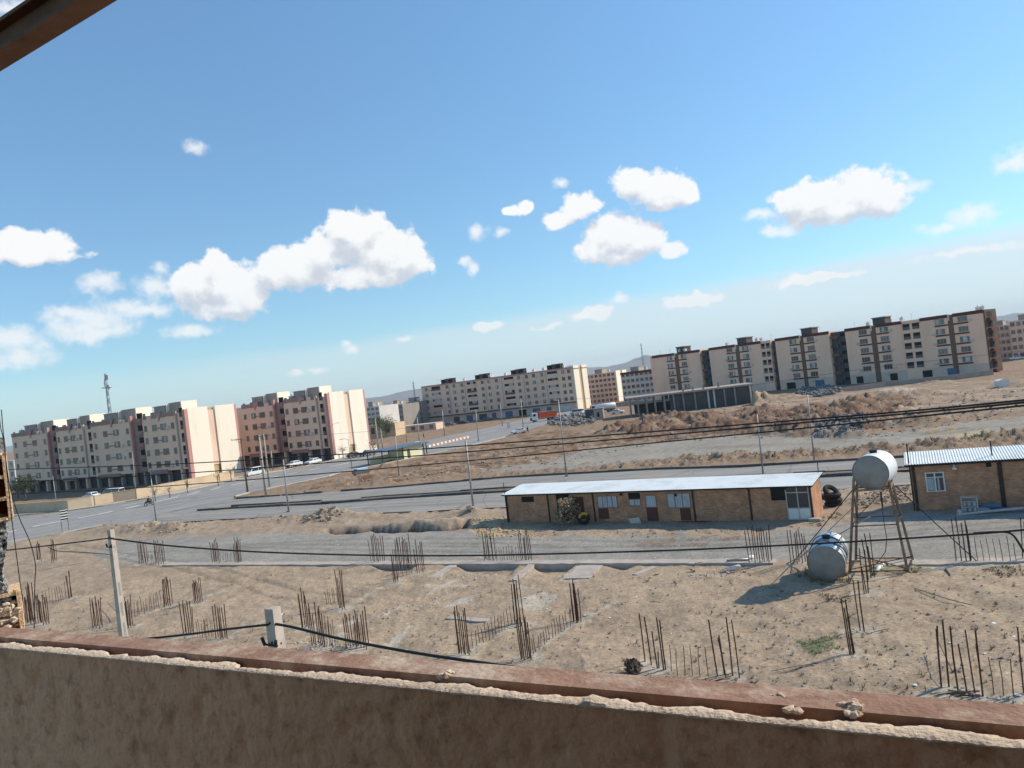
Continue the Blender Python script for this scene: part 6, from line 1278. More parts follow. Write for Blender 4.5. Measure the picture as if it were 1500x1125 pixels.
def signboard():
    a = G(91.5, 781); b = G(101.5, 779); c = (a + b) / 2; d = b - a; ang = math.atan2(d.y, d.x); t = thing('chevron_board', 'black and white striped board on two thin legs by the avenue', 'road sign', c, ang); w = d.length
    z0 = 1.75; z1 = 3.15
    for x in (-w / 2, w / 2): mb = MB(); mb.tube([(x, 0, 0), (x, 0, z0 + .1)], .035, 6); mb.build('leg', M['pipe'], t)
    mb = MB(); mb.box(-w / 2 - .05, w / 2 + .05, -.03, .03, z0, z1); mb.build('board', M['white'], t)
    for k in range(4):
        z = z0 + .03 + k * .36; mb = MB(); mb.box(-w / 2 - .052, w / 2 + .052, -.036, -.031, z, z + .19); mb.build('black_stripe', M['dark'], t)
signboard()
def frame_building():
    A = G(925, 611); ang = R_(-9); t = thing('concrete_frame', 'unfinished single storey concrete frame with a bare slab roof and dark block infill', 'unfinished building', A, ang); L = 33.5; dep = 14; h = 5.0
    mb = MB(); mb.box(-1.2, L + .4, -.5, dep + .5, h, h + .45); mb.build('roof_slab', M['roofgrey'], t)
    xs = [0, 2.2, 4.6, 7.0, 9.6, 12.2, 14.8, 18, 21.6, 23.2, 26, 28.8, 33]
    for i, x in enumerate(xs):
        for y in (0, dep / 2, dep):
            mb = MB(); mb.box(x - .22, x + .22, y - .22, y + .22, 0, h - .003); mb.build('column', M['farw' if x in (21.6, 23.2, 33) and y == 0 else 'concd'], t)
    mb = MB(); mb.box(11, L, .3, .55, 0, h - .01); mb.build('block_infill', M['gap'], t); mb = MB(); mb.box(L - .3, L - .05, .56, dep, 0, h - .01); mb.build('block_infill', M['gap'], t)
    mb = MB(); mb.box(1, L - 1, dep - .3, dep - .05, 0, h * .55); mb.build('block_infill', M['gap'], t)
    for k in range(14):
        x = -.8 + k * 1.1; mb = MB(); mb.bar((x, .1, h + .45), (x, .1, h + 1.6), .06); mb.build('starter_bar', M['farw'], t)
    mb = MB(); mb.bar((-.8, .1, h + 1.55), (13.6, .1, h + 1.55), .06); mb.build('guard_rail', M['farw'], t)
    for k, x in enumerate((14.8, 17.5, 20.4, 24.5)): mb = MB(); mb.box(x, x + .5, 1, 1.5, h + .45, h + 1.3 + .2 * k); mb.build('column_stub', M['concd'], t)
    p = PD(1097, 567, 207); c = thing('water_drum', 'small white water drum on the sand heap by the concrete frame', 'drum', G(1098, 581) + Vector((0, 0, 1.9)), .3); mb = MB(); mb.tube([(-.9, 0, .55), (-.8, 0, .55), (.8, 0, .55), (.9, 0, .55)], [.45, .55, .55, .45], 14); mb.build('barrel', M['tankw'], c, True); mb = MB(); mb.box(-.7, -.5, -.4, .4, -.6, .1); mb.box(.5, .7, -.4, .4, -.6, .1); mb.build('cradle', M['pipe'], c)
    p = G(1468, 567); mb = MB(); mb.box(-1.1, 1.1, -.8, .8, 0, 1.4); mb.prism([(-1.2, 1.4), (1.2, 1.4), (0, 1.75)], -.9, .9, 'y'); o = mb.build('hut', M['white'], None, loc=p); tag(o, 'small white hut on the dirt at the right below the row', 'hut')
    # grey hut and walls by the truck
    A = G(871, 616); t = thing('block_hut', 'small grey concrete block hut between the rubble and the concrete frame', 'hut', A, R_(-12)); mb = MB(); mb.box(0, 2.7, 0, 3, 0, 3.2); mb.build('wall', M['roofgrey'], t); mb = MB(); mb.box(.9, 1.6, -.02, 0, .9, 2.2); mb.build('window_opening', M['dark'], t); mb = MB(); mb.box(-.15, 2.85, -.15, 3.15, 3.2, 3.4); mb.build('roof_slab', M['concd'], t)
    A = G(858, 613); t = thing('block_wall', 'dark grey block wall left of the grey hut', 'wall', A, R_(-12)); mb = MB(); mb.box(0, 2.8, 0, .3, 0, 2.6); mb.build('wall', M['gap'], t); mb = MB(); mb.box(-.03, 2.83, -.04, .34, 2.6, 2.7); mb.build('coping', M['concd'], t)
frame_building()

# ------------------------------------------------------------------ vehicles and people
def wheel(par, x, y, r, w):
    mb = MB(); mb.torus((x, y, r), r - .1, .1, (0, 1, 0), 18, 8, sx=w / .2); o = mb.build('wheel', M['black'], par, True); mb = MB(); mb.tube([(x, y - w * .35, r), (x, y + w * .35, r)], r - .14, 14); mb.build('rim', M['steel'], o); return o
def car(px, py, heading, paint, label, L=4.2, van=False, group='parked and driving cars'):
    p = G(px, py); t = thing('parked_car', label, 'car', p, R_(heading), group); W = 1.66
    def loft(prof, m, name, par, wf=lambda z: W / 2, smooth=False):
        mb = MB(); n = len(prof); vs = [(x, -wf(z), z) for x, z in prof] + [(x, wf(z), z) for x, z in prof]
        mb.add(vs, [tuple(range(n)), tuple(reversed(range(n, 2 * n)))] + [(i, i + n, (i + 1) % n + n, (i + 1) % n) for i in range(n)]); o = mb.build(name, m, par); md = o.modifiers.new('b', 'BEVEL'); md.width = .05; md.segments = 2; return o
    h = L / 2; P = M[paint]
    if van: body = [(-h, .35), (-h, 1.0), (-h + .05, 1.05), (h - 1.0, 1.05), (h - .1, .95), (h, .75), (h, .35)]; cab = [(-h + .06, 1.051), (-h + .1, 1.9), (h - 1.5, 1.92), (h - .75, 1.051)]
    else: body = [(-h, .35), (-h, .88), (-h + .08, .95), (-h + 1.0, .98), (h - 1.25, .95), (h - .15, .82), (h, .68), (h, .35)]; cab = [(-h + .55, .962), (-h + 1.05, 1.42), (h - 1.85, 1.44), (h - 1.2, .955)]
    loft(body, P, 'body', t); loft(cab, P, 'cabin', t, lambda z: W / 2 - .08 - .16 * max(0, (z - .95)))
    z0, z1 = cab[0][1] + .06, cab[1][1] - .08
    mb = MB()
    for s in (-1, 1):
        f = lambda z: s * (W / 2 - .08 - .16 * max(0, z - .95) + .012)
        lx0 = cab[0][0] + .25; lx1 = cab[3][0] - .25; ux0 = cab[1][0] + .08; ux1 = cab[2][0] - .05; cx = (ux0 + ux1) / 2
        for a0, a1, b0, b1 in ((lx0, cx - .05, ux0, cx - .05), (cx + .05, lx1, cx + .05, ux1)):
            q = [(a0, f(z0), z0), (a1, f(z0), z0), (b1, f(z1), z1), (b0, f(z1), z1)]; mb.add(q, [(0, 1, 2, 3)])
    mb.build('side_window', M['glassb'], t)
    for (xa, xb, nm) in ((cab[3][0], cab[2][0], 'windscreen'), (cab[0][0], cab[1][0], 'rear_window')):
        s = .02 if nm == 'windscreen' else -.02; mb = MB(); mb.add([(xa + (xb - xa) * .12 + s, -W / 2 + .2, z0), (xa + (xb - xa) * .12 + s, W / 2 - .2, z0), (xa + (xb - xa) * .85 + s, W / 2 - .3, z1), (xa + (xb - xa) * .85 + s, -W / 2 + .3, z1)], [(0, 1, 2, 3)]); mb.build(nm, M['glassb'], t)
    for x in (-h + .8, h - .85):
        for y in (-W / 2 + .08, W / 2 - .08): wheel(t, x, y, .31, .2)
    for y in (-.6, .6):
        mb = MB(); mb.box(h - .06, h + .012, y - .17, y + .17, .62, .74); mb.build('headlight', M['farw'], t); mb = MB(); mb.box(-h - .012, -h + .05, y - .17, y + .17, .66, .8); mb.build('tail_light', M['rdoor'], t)
    mb = MB(); mb.box(h - .03, h + .06, -.75, .75, .36, .5); mb.box(-h - .06, -h + .03, -.75, .75, .36, .5); mb.build('bumper', M['gap'], t)
    return t
AV = 55
car(431, 684, 240, 'paintw', 'white car parked left of the two before the second left block'); car(459, 680, 240, 'paintw', 'white car parked right of the two before the second left block')
car(373, 697, 235, 'paintw', 'white van standing by the first cream end wall', 4.4, True); car(134, 731, 150, 'paintw', 'white car half hidden behind the sunlit fence wall')
car(166, 729, 151, 'paintw', 'long white minibus behind the sunlit fence wall', 6.2, True)
car(611, 655, 200, 'paintw', 'small white car right of the power poles beyond the kiosk'); car(760.5, 635, 200, 'paintw', 'white car at the far end of the avenue near the walking man')
car(541, 667, 60, 'paintg', 'grey car at the foot of the second cream end wall', group='parked and driving cars'); car(520, 670, 60, 'paintd', 'dark car before the second cream end wall')
car(679, 621, -28, 'paintd', 'dark car parked left of three before the wide tan block'); car(660, 624, -28, 'paintg', 'grey car parked left of centre before the wide tan block'); car(714, 616, -28, 'paintg', 'grey blue car parked before the shops of the wide tan block')
car(845, 607, 150, 'paintw', 'white van behind the rubble by the second far end wall', 5.2, True); car(905, 606, -20, 'paintw', 'white car by the left end of the concrete frame'); car(1490, 527, -10, 'paintw', 'white car at the right edge below the far tan block', 4.4)
def truck(px, py, heading, label, kind, paint):
    p = G(px, py); t = thing('truck', label, 'truck', p, R_(heading), 'trucks by the far avenue'); W = 2.4
    mb = MB(); mb.prism([(2.2, .7), (2.2, 2.9), (2.5, 3.05), (4.0, 3.0), (4.35, 1.9), (4.4, .7)], -W / 2, W / 2, 'y'); o = mb.build('cab', M['paintw'], t); md = o.modifiers.new('b', 'BEVEL'); md.width = .08; md.segments = 2
    mb = MB(); mb.add([(4.07, -W / 2 + .15, 2.85), (4.07, W / 2 - .15, 2.85), (4.385, W / 2 - .12, 1.95), (4.385, -W / 2 + .12, 1.95)], [(0, 1, 2, 3)]); mb.build('windscreen', M['glassb'], t)
    mb = MB()
    for s in (-1, 1): mb.add([(3.0, s * (W / 2 + .012), 1.9), (4.0, s * (W / 2 + .012), 1.9), (3.85, s * (W / 2 + .012), 2.75), (3.0, s * (W / 2 + .012), 2.75)], [(0, 1, 2, 3)])
    mb.build('side_window', M['glassb'], t); mb = MB(); mb.box(4.38, 4.46, -W / 2 + .1, W / 2 - .1, .55, 1.5); mb.build('grille', M['gap'], t)
    mb = MB(); mb.box(-4.2, 2.15, -.5, .5, .75, 1.0); mb.build('chassis', M['gap'], t)
    if kind == 'dump':
        mb = MB(); mb.prism([(-4.3, 1.15), (-4.4, 2.9), (1.9, 3.0), (1.9, 1.15)], -W / 2, W / 2, 'y')
        for k in range(6): x = -4.0 + k * 1.1; mb.box(x, x + .12, -W / 2 - .08, W / 2 + .08, 1.2, 2.85)
        mb.build('tipper_body', M[paint], t); mb = MB(); mb.box(-4.1, 1.7, -W / 2 + .15, W / 2 - .15, 3.0, 3.08); mb.build('load', M['stone'], t); mb = MB(); mb.box(1.3, 1.9, -W / 2, W / 2, 3.0, 3.5); mb.build('headboard', M[paint], t)
    else:
        mb = MB(); mb.tube([(-4.4, 0, 2.1), (-4.2, 0, 2.1), (1.6, 0, 2.1), (1.85, 0, 2.1)], [.8, 1.05, 1.05, .8], 20); mb.build('tank_body', M[paint], t, True)
    for x in (3.3, -1.9, -3.2):
        for y in (-W / 2 + .15, W / 2 - .15): wheel(t, x, y, .5, .3)
truck(797, 616.5, 195, 'orange tipper truck with a white cab before the wide tan block', 'dump', 'orange'); truck(884, 604.5, 185, 'white tanker truck before the grey tan block', 'tank', 'tankw')
def trailer():
    p = GG(529, 696.5); t = thing('trailer_cart', 'small grey cart with a pale blue sheet top beside the avenue kerb', 'cart', p, R_(35)); mb = MB(); mb.prism([(-1.3, .35), (-1.45, .95), (1.2, .95), (1.5, .7), (1.4, .35)], -.8, .8, 'y'); mb.build('body', M['paintg'], t)
    mb = MB(); mb.box(-.95, 1.1, -.78, .78, 1.2, 1.28); mb.build('sheet_top', M['pale'], t); mb = MB(); mb.hexa([(-.95, -.79, .951), (1.2, -.79, .951), (1.2, -.74, .951), (-.95, -.74, .951)], [(-.95, -.79, 1.2), (1.1, -.79, 1.2), (1.1, -.74, 1.2), (-.95, -.74, 1.2)]); mb.hexa([(-.95, .74, .951), (1.2, .74, .951), (1.2, .79, .951), (-.95, .79, .951)], [(-.95, .74, 1.2), (1.1, .74, 1.2), (1.1, .79, 1.2), (-.95, .79, 1.2)]); mb.build('side_sheet', M['pale'], t)
    for x in (-.8, .8):
        for y in (-.7, .7): wheel(t, x, y, .3, .18)
trailer()
def skinned(name, joints, edges, mats, parent, sub=2):
    me = bpy.data.meshes.new(name); me.from_pydata([j[0] for j in joints], edges, []); me.materials.append(mats); o = link(name, me, parent)
    md = o.modifiers.new('skin', 'SKIN'); md.use_smooth_shade = True
    for v, j in zip(me.skin_vertices[0].data, joints): v.radius = (j[1], j[1])
    me.skin_vertices[0].data[0].use_root = True
    s = o.modifiers.new('sub', 'SUBSURF'); s.levels = sub; s.render_levels = sub; return o
def person(loc, rz, label, pose='walk', group=None):
    t = thing('person', label, 'person', loc, rz)
    if pose == 'walk':
        J = [((0, 0, .95), .13), ((0, 0, 1.15), .13), ((0, .02, 1.38), .15), ((0, .03, 1.5), .065), ((0, .04, 1.58), .07), ((0, .05, 1.68), .10), ((0, .04, 1.76), .07),
             ((.10, 0, .9), .095), ((.12, .18, .5), .065), ((.12, .22, .09), .045), ((.12, .36, .04), .035), ((-.10, 0, .9), .095), ((-.12, -.06, .5), .065), ((-.12, -.32, .14), .045), ((-.12, -.22, .04), .035),
             ((.2, .02, 1.40), .065), ((.25, -.1, 1.12), .048), ((.26, -.02, .88), .035), ((.26, .02, .78), .03), ((-.2, .02, 1.40), .065), ((-.25, .12, 1.13), .048), ((-.25, .3, .95), .035), ((-.25, .36, .87), .03)]
        E = [(0, 1), (1, 2), (2, 3), (3, 4), (4, 5), (5, 6), (0, 7), (7, 8), (8, 9), (9, 10), (0, 11), (11, 12), (12, 13), (13, 14), (2, 15), (15, 16), (16, 17), (17, 18), (2, 19), (19, 20), (20, 21), (21, 22)]; hd = (0, .05, 1.68); hands = ((.26, .02, .78), (-.25, .36, .87))
    else:
        J = [((0, -.25, .82), .15), ((0, -.2, 1.0), .14), ((0, -.08, 1.24), .16), ((0, -.02, 1.38), .065), ((0, .02, 1.45), .07), ((0, .05, 1.55), .10), ((0, .04, 1.63), .07),
             ((.12, -.2, .80), .10), ((.2, .2, .72), .075), ((.19, .06, .32), .05), ((.19, .2, .26), .04), ((-.12, -.2, .80), .10), ((-.2, .2, .72), .075), ((-.19, .06, .32), .05), ((-.19, .2, .26), .04),
             ((.21, -.05, 1.26), .065), ((.30, .16, 1.08), .048), ((.30, .40, 1.03), .035), ((.29, .46, 1.02), .03), ((-.21, -.05, 1.26), .065), ((-.30, .16, 1.08), .048), ((-.30, .40, 1.03), .035), ((-.29, .46, 1.02), .03)]
        E = [(0, 1), (1, 2), (2, 3), (3, 4), (4, 5), (5, 6), (0, 7), (7, 8), (8, 9), (9, 10), (0, 11), (11, 12), (12, 13), (13, 14), (2, 15), (15, 16), (16, 17), (17, 18), (2, 19), (19, 20), (20, 21), (21, 22)]; hd = (0, .05, 1.55); hands = ((.29, .46, 1.02), (-.29, .46, 1.02))
    n0 = len(J)
    for hi, (hx, hy, hz_) in enumerate(hands):       # four fingers and a thumb on each hand
        root = 18 if hi == 0 else 22
        for f in range(4): J.append(((hx + (f - 1.5) * .018, hy + .05, hz_ - .05 + .004 * f), .009)); J.append(((hx + (f - 1.5) * .018, hy + .06, hz_ - .09 + abs(f - 1.5) * .006), .008)); E += [(root, len(J) - 2), (len(J) - 2, len(J) - 1)]
        s = -1 if hi == 0 else 1; J.append(((hx + s * .045, hy + .03, hz_ - .02), .010)); J.append(((hx + s * .05, hy + .06, hz_ - .05), .009)); E += [(root, len(J) - 2), (len(J) - 2, len(J) - 1)]
    b = skinned('body', J, E, M['skin'], t, 1)
    cl = [0, 1, 2, 7, 8, 9, 11, 12, 13, 15, 16, 17, 19, 20, 21]; mp = {j: i for i, j in enumerate(cl)}
    skinned('clothing', [(J[j][0], J[j][1] * 1.18) for j in cl], [(mp[a], mp[c]) for a, c in E if a in mp and c in mp], M['cloth'], t, 1)
    mb = MB(); x, y, z = hd
    for i in range(7):
        for k in range(12): pass
    vs = [(x, y - .01, z + .135)]; fs = []
    for i in range(1, 5):
        for k in range(12):
            q = 2 * math.pi * k / 12; r = .118 * math.sin(i / 5 * 1.9); lo = z + .135 - (1 - math.cos(i / 5 * 1.9)) * .105; vs.append((x + r * math.cos(q), y - .015 + r * math.sin(q), max(lo, z + .03 if math.sin(q) > .3 else lo)))
    for k in range(12): fs.append((0, 1 + k, 1 + (k + 1) % 12))
    for i in range(3):
        for k in range(12): fs.append((1 + i * 12 + k, 1 + (i + 1) * 12 + k, 1 + (i + 1) * 12 + (k + 1) % 12, 1 + i * 12 + (k + 1) % 12))
    mb.add(vs, fs); mb.build('hair', M['black'], t, True)
    mb = MB(); mb.rock((x, y + .105, z - .005), .018); mb.build('nose', M['skin'], t)
    return t
person(G(773.5, 634), R_(150), 'man in dark clothes walking beside the far white car')
person(G(621, 642), R_(100), 'person in dark clothes standing on the far dirt right of the white car', 'walk')
def motorbike():
    p = G(219, 741); rz = R_(-35); t = thing('motorbike', 'dark motorbike riding along the avenue by the street lamp', 'motorbike', p, rz)
    for y in (-.62, .66):
        mb = MB(); mb.torus((0, y, .31), .25, .06, (1, 0, 0), 20, 8); o = mb.build('wheel', M['black'], t, True); mb = MB(); mb.tube([(-.03, y, .31), (.03, y, .31)], .08, 10); mb.build('hub', M['steel'], o)
    mb = MB(); mb.tube([(0, .66, .31), (0, .5, .8), (0, .42, 1.0)], .035, 6); mb.tube([(0, -.62, .31), (0, -.1, .42), (0, .3, .5), (0, .48, .82)], .045, 6); mb.build('frame', M['gap'], t)
    mb = MB(); mb.tube([(0, -.05, .3), (0, .0, .38), (0, .2, .4), (0, .28, .36)], [.1, .16, .16, .1], 10); mb.build('engine', M['steel'], t, True)
    mb = MB(); mb.tube([(0, .0, .72), (0, .1, .78), (0, .35, .8), (0, .45, .76)], [.06, .14, .15, .05], 12); mb.build('fuel_tank', M['paintd'], t, True)
    mb = MB(); mb.tube([(0, -.75, .72), (0, -.6, .72), (0, -.1, .70), (0, .02, .70)], [.06, .12, .13, .08], 10); mb.build('saddle', M['black'], t, True)
    mb = MB(); mb.tube([(-.32, .4, 1.02), (0, .46, 1.0), (.32, .4, 1.02)], .018, 6); mb.build('handlebar', M['gap'], t); mb = MB(); mb.tube([(0, .52, .86), (0, .62, .86)], [.07, .09], 10); mb.build('headlight', M['farw'], t)
    person(p + Vector((0, 0, 0)), rz, 'person in dark clothes riding the motorbike by the street lamp', 'ride')
motorbike()

# ------------------------------------------------------------------ hills far off
def hills():
    D = np.linspace(7000, 11500, 46); a = np.linspace(R_(-46), R_(46), 420)
    AA, DD = np.meshgrid(a, D); X = DD * np.tan(AA); Y = DD
    env = np.exp(-((DD - 9000) / 1300) ** 2)
    prof = np.interp(np.degrees(a), [-46, -30, -15, -10.5, -8, -4, 2, 4.5, 7, 10, 14, 20, 27, 31, 34, 46], [40, 45, 60, 95, 125, 130, 110, 190, 130, 185, 160, 90, 90, 150, 165, 120])
    rid = fbm(X / 900, Y / 900, 6, 71); rid2 = 1 - np.abs(fbm(X / 1400 + 5, Y / 1400, 5, 77) * 2 - 1)
    Z = prof[None, :] * env * (.35 + .75 * rid * rid2 * 1.6) - 3
    co = np.stack([X, Y, Z], -1).reshape(-1, 3); nr, na = X.shape
    idx = np.arange(nr * na).reshape(nr, na); q = np.stack([idx[:-1, :-1], idx[:-1, 1:], idx[1:, 1:], idx[1:, :-1]], -1).reshape(-1, 4)
    me = bpy.data.meshes.new('hills'); me.from_pydata(co.tolist(), [], q.tolist()); me.polygons.foreach_set('use_smooth', np.ones(len(q), bool))
    me.materials.append(mat('hill_rock', (.20, .17, .145), (.14, .12, .105), .95, .002))
    tag(link('hills', me), kind='structure')
hills()

def haze():
    mb = MB(); mb.box(-12500, 12500, -60, 14200, -2, 330); m = bpy.data.materials.new('haze'); m.use_nodes = True; nt = m.node_tree; nt.nodes.clear()
    out = nd(nt, 'ShaderNodeOutputMaterial'); v = nd(nt, 'ShaderNodeVolumePrincipled'); v.inputs['Color'].default_value = (.78, .88, 1, 1); v.inputs['Density'].default_value = HAZE; v.inputs['Anisotropy'].default_value = .0
    nt.links.new(v.outputs[0], out.inputs['Volume']); tag(mb.build('haze', m), 'pale blue air that fades the far hills', 'haze', kind='stuff')
HAZE = 7e-5
haze()

# ------------------------------------------------------------------ sky, sun, air
SUN_DIR = Vector((.956, .292, math.tan(R_(35.2)))).normalized()
SUN_EL = math.asin(SUN_DIR.z); SUN_AZ = math.atan2(SUN_DIR.x, SUN_DIR.y)
world = bpy.data.worlds.new('World'); scene.world = world; world.use_nodes = True
CLOUDS = [(520, 345, 44, 36), (562, 372, 52, 42), (598, 380, 34, 32), (506, 326, 26, 20), (545, 330, 25, 18), (440, 390, 50, 30), (400, 398, 36, 24), (470, 372, 38, 28), (540, 404, 76, 20), (318, 415, 46, 34), (315, 382, 20, 18), (350, 432, 36, 30), (288, 420, 32, 28), (330, 452, 46, 18), (16, 362, 42, 22), (62, 362, 30, 22), (20, 376, 64, 10), (850, 304, 31, 21), (822, 321, 25, 14), (902, 346, 44, 34), (940, 348, 34, 27), (880, 366, 40, 20), (985, 363, 21, 12), (905, 377, 30, 14), (928, 268, 30, 22), (965, 276, 42, 26), (1000, 276, 22, 20), (970, 296, 26, 13), (1262, 280, 42, 30), (1290, 292, 25, 26), (1196, 298, 46, 28), (1168, 290, 28, 20), (1230, 307, 72, 17), (717, 475, 23, 9), (872, 459, 28, 11), (1010, 440, 40, 10), (1200, 408, 46, 7), (751, 310, 13, 9), (768, 303, 13, 10)]
WISPS = [(285, 215, 20, 11), (820, 267, 16, 10), (735, 342, 14, 9), (590, 495, 16, 6), (465, 543, 18, 6), (430, 547, 12, 5), (110, 460, 40, 14), (20, 10, 40, 14), (210, 455, 50, 14), (800, 478, 30, 5), (1420, 368, 60, 6), (700, 340, 20, 14), (238, 398, 13, 13), (1113, 316, 27, 10), (1338, 274, 19, 12), (1140, 339, 27, 12), (1382, 331, 27, 9), (1490, 232, 24, 16), (850, 464, 22, 12), (905, 440, 16, 10), (1155, 412, 27, 10), (148, 415, 28, 18), (222, 421, 26, 23), (150, 465, 42, 27), (112, 478, 37, 25), (186, 450, 25, 15), (140, 486, 60, 15), (280, 484, 37, 11), (20, 500, 40, 27), (30, 524, 35, 20), (1425, 315, 33, 17), (682, 384, 13, 10), (693, 392, 11, 13), (507, 504, 10, 8), (515, 512, 10, 10)]
def azel(px, py):
    d = ray(px, py).normalized(); return math.atan2(d.x, d.y), math.asin(d.z)
def cloud_group(name, blobs, namp):
    g = bpy.data.node_groups.new(name, 'ShaderNodeTree'); g.interface.new_socket('P', in_out='INPUT', socket_type='NodeSocketVector'); g.interface.new_socket('F', in_out='OUTPUT', socket_type='NodeSocketFloat')
    gi = g.nodes.new('NodeGroupInput'); go = g.nodes.new('NodeGroupOutput'); L = g.links
    nz = nd(g, 'ShaderNodeTexNoise', Scale=34, Detail=4, Roughness=.5); L.new(gi.outputs[0], nz.inputs['Vector'])
    sb = nd(g, 'ShaderNodeVectorMath', operation='SUBTRACT'); sb.inputs[1].default_value = (.5, .5, .5); L.new(nz.outputs['Color'], sb.inputs[0])
    ma = nd(g, 'ShaderNodeVectorMath', operation='MULTIPLY_ADD'); ma.inputs[1].default_value = (.022, .022, 0); L.new(sb.outputs[0], ma.inputs[0]); L.new(gi.outputs[0], ma.inputs[2])
    cur = None
    for (px, py, rx, ry) in blobs:
        a, e = azel(px, py); k = 1.15; ix = FPX / rx / k / (1 + a * a); iy = FPX / ry / k
        n = nd(g, 'ShaderNodeVectorMath', operation='MULTIPLY_ADD'); n.inputs[1].default_value = (ix, iy, 0); n.inputs[2].default_value = (-a * ix, -e * iy, 0); L.new(ma.outputs[0], n.inputs[0])
        ln = nd(g, 'ShaderNodeVectorMath', operation='LENGTH'); L.new(n.outputs[0], ln.inputs[0])
        if cur is None: cur = ln.outputs['Value']
        else:
            mn = nd(g, 'ShaderNodeMath', operation='SMOOTH_MIN'); mn.inputs[2].default_value = .14; L.new(cur, mn.inputs[0]); L.new(ln.outputs['Value'], mn.inputs[1]); cur = mn.outputs[0]
    n2 = nd(g, 'ShaderNodeTexNoise', Scale=52, Detail=9, Roughness=.60); L.new(gi.outputs[0], n2.inputs['Vector'])
    m1 = nd(g, 'ShaderNodeMath', operation='MULTIPLY_ADD'); m1.inputs[1].default_value = namp; m1.inputs[2].default_value = 1 - namp * .5; L.new(n2.outputs[0], m1.inputs[0])
    s = nd(g, 'ShaderNodeMath', operation='SUBTRACT'); L.new(m1.outputs[0], s.inputs[0]); L.new(cur, s.inputs[1]); L.new(s.outputs[0], go.inputs[0])
    return g
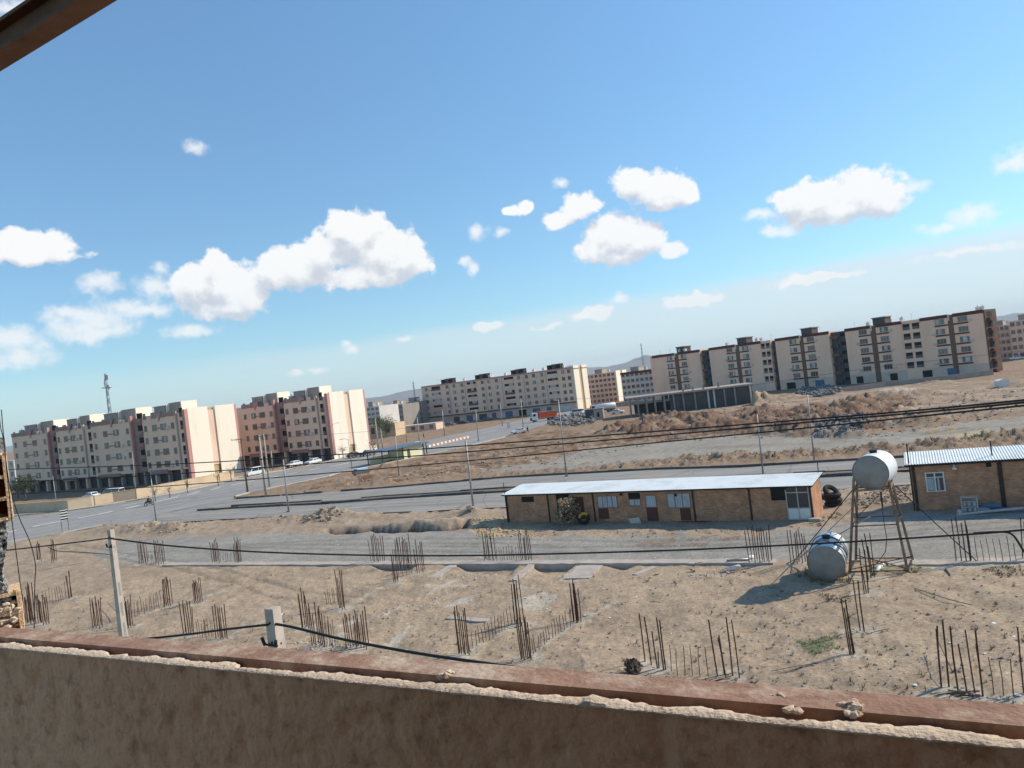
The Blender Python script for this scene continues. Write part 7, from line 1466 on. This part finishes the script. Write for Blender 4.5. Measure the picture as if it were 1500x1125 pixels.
def build_world():
    nt = world.node_tree; L = nt.links; bg = nt.nodes['Background']; bg.inputs[1].default_value = .135
    sky = nd(nt, 'ShaderNodeTexSky', sky_type='NISHITA'); sky.sun_disc = False; sky.sun_elevation = SUN_EL; sky.sun_rotation = SUN_AZ
    sky.altitude = 900; sky.air_density = SKY_AIR; sky.dust_density = SKY_DUST; sky.ozone_density = SKY_OZ
    tc = nd(nt, 'ShaderNodeTexCoord'); nm = nd(nt, 'ShaderNodeVectorMath', operation='NORMALIZE'); L.new(tc.outputs['Generated'], nm.inputs[0])
    sx = nd(nt, 'ShaderNodeSeparateXYZ'); L.new(nm.outputs[0], sx.inputs[0])
    at = nd(nt, 'ShaderNodeMath', operation='ARCTAN2'); L.new(sx.outputs[0], at.inputs[0]); L.new(sx.outputs[1], at.inputs[1])
    asn = nd(nt, 'ShaderNodeMath', operation='ARCSINE'); L.new(sx.outputs[2], asn.inputs[0])
    cb = nd(nt, 'ShaderNodeCombineXYZ'); L.new(at.outputs[0], cb.inputs[0]); L.new(asn.outputs[0], cb.inputs[1])
    grp = cloud_group('cumulus', CLOUDS, 1.2); wgrp = cloud_group('wisps', WISPS, 1.5)
    def G_(g, off=None):
        n = nt.nodes.new('ShaderNodeGroup'); n.node_tree = g
        if off:
            o = nd(nt, 'ShaderNodeVectorMath', operation='ADD'); o.inputs[1].default_value = off; L.new(cb.outputs[0], o.inputs[0]); L.new(o.outputs[0], n.inputs[0])
        else: L.new(cb.outputs[0], n.inputs[0])
        return n.outputs[0]
    f0 = G_(grp); f1 = G_(grp, (.007, .024, 0)); fw = G_(wgrp)
    def mr(src, a, b, c=0, d=1, smooth=True):
        r = nd(nt, 'ShaderNodeMapRange', interpolation_type='SMOOTHSTEP' if smooth else 'LINEAR'); r.inputs[1].default_value = a; r.inputs[2].default_value = b; r.inputs[3].default_value = c; r.inputs[4].default_value = d; L.new(src, r.inputs[0]); return r.outputs[0]
    def mth(op, a, b):
        n = nd(nt, 'ShaderNodeMath', operation=op)
        for i, v in enumerate((a, b)):
            if isinstance(v, (int, float)): n.inputs[i].default_value = v
            else: L.new(v, n.inputs[i])
        return n.outputs[0]
    dens = mr(f0, .0, .32); lit = mr(mth('SUBTRACT', f0, f1), -.50, .36); core = mr(f0, .1, .9)
    lowfade = mr(asn.outputs[0], .03, .16, .55, .97, False); dens = mth('MULTIPLY', dens, lowfade)
    wd = mth('MULTIPLY', mr(fw, .05, .95), .8)
    # thin pale veil low in the right of the sky, with a soft upper edge
    nv = nd(nt, 'ShaderNodeTexNoise', Scale=9, Detail=5); mp = nd(nt, 'ShaderNodeMapping'); mp.inputs['Scale'].default_value = (.6, 3, 1); L.new(cb.outputs[0], mp.inputs[0]); L.new(mp.outputs[0], nv.inputs['Vector'])
    ee = mth('ADD', asn.outputs[0], mth('MULTIPLY', mth('SUBTRACT', nv.outputs[0], .5), .02))
    e2 = mth('SUBTRACT', ee, mth('MULTIPLY', at.outputs[0], .03))
    veil = mth('MULTIPLY', mth('MULTIPLY', mr(e2, .098, .075), mr(at.outputs[0], -1.1, .5)), .75)
    def mix(f, a, b):
        n = nd(nt, 'ShaderNodeMix', data_type='RGBA')
        for i, v in ((0, f), (6, a), (7, b)):
            if isinstance(v, tuple): n.inputs[i].default_value = v
            else: L.new(v, n.inputs[i])
        return n.outputs[2]
    gm = nd(nt, 'ShaderNodeMix', data_type='RGBA', blend_type='MULTIPLY'); gm.inputs[0].default_value = 1; L.new(sky.outputs[0], gm.inputs[6]); gm.inputs[7].default_value = SKY_TINT
    lowf = mr(asn.outputs[0], .0, .55, .74, 1.12, False); dk = nd(nt, 'ShaderNodeVectorMath', operation='SCALE'); L.new(gm.outputs[2], dk.inputs[0]); L.new(lowf, dk.inputs['Scale'])
    c = mix(veil, dk.outputs[0], VEIL_C)
    c = mix(wd, c, CLOUD_W)
    cc = mix(lit, CLOUD_G, CLOUD_W)
    c = mix(dens, c, cc)
    L.new(c, bg.inputs[0])
SKY_AIR, SKY_DUST, SKY_OZ = 1.0, .3, 1.5
SKY_TINT = (.81, 1.065, 1.12, 1)
VEIL_C = (4.7, 5.25, 5.55, 1); CLOUD_W = (6.15, 6.15, 6.1, 1); CLOUD_G = (3.9, 4.15, 4.6, 1)
build_world(); world.cycles.sampling_method = 'MANUAL'; world.cycles.sample_map_resolution = 512
sl = bpy.data.lights.new('sun', 'SUN'); sl.energy = 4.4; sl.angle = R_(.53); sl.color = (1, .90, .74)
so = bpy.data.objects.new('sun', sl); COL.objects.link(so); so.rotation_euler = (-SUN_DIR).to_track_quat('-Z', 'Y').to_euler(); so.location = (60, 30, 60)

cam = bpy.data.cameras.new('camera'); cam.sensor_width = 36; cam.lens = FPX / 1500 * 36; cam.clip_start = .05; cam.clip_end = 60000
co = bpy.data.objects.new('camera', cam); COL.objects.link(co)
co.matrix_world = Matrix.Translation(EYE) @ Matrix((Rt, Up, -Fw)).transposed().to_4x4()
scene.camera = co
scene.render.engine = 'CYCLES'; scene.render.resolution_x = 1024; scene.render.resolution_y = 768
scene.view_settings.view_transform = 'Standard'; scene.view_settings.look = 'None'; scene.view_settings.exposure = .3; scene.view_settings.gamma = 1
scene.cycles.use_denoising = True; scene.cycles.max_bounces = 6
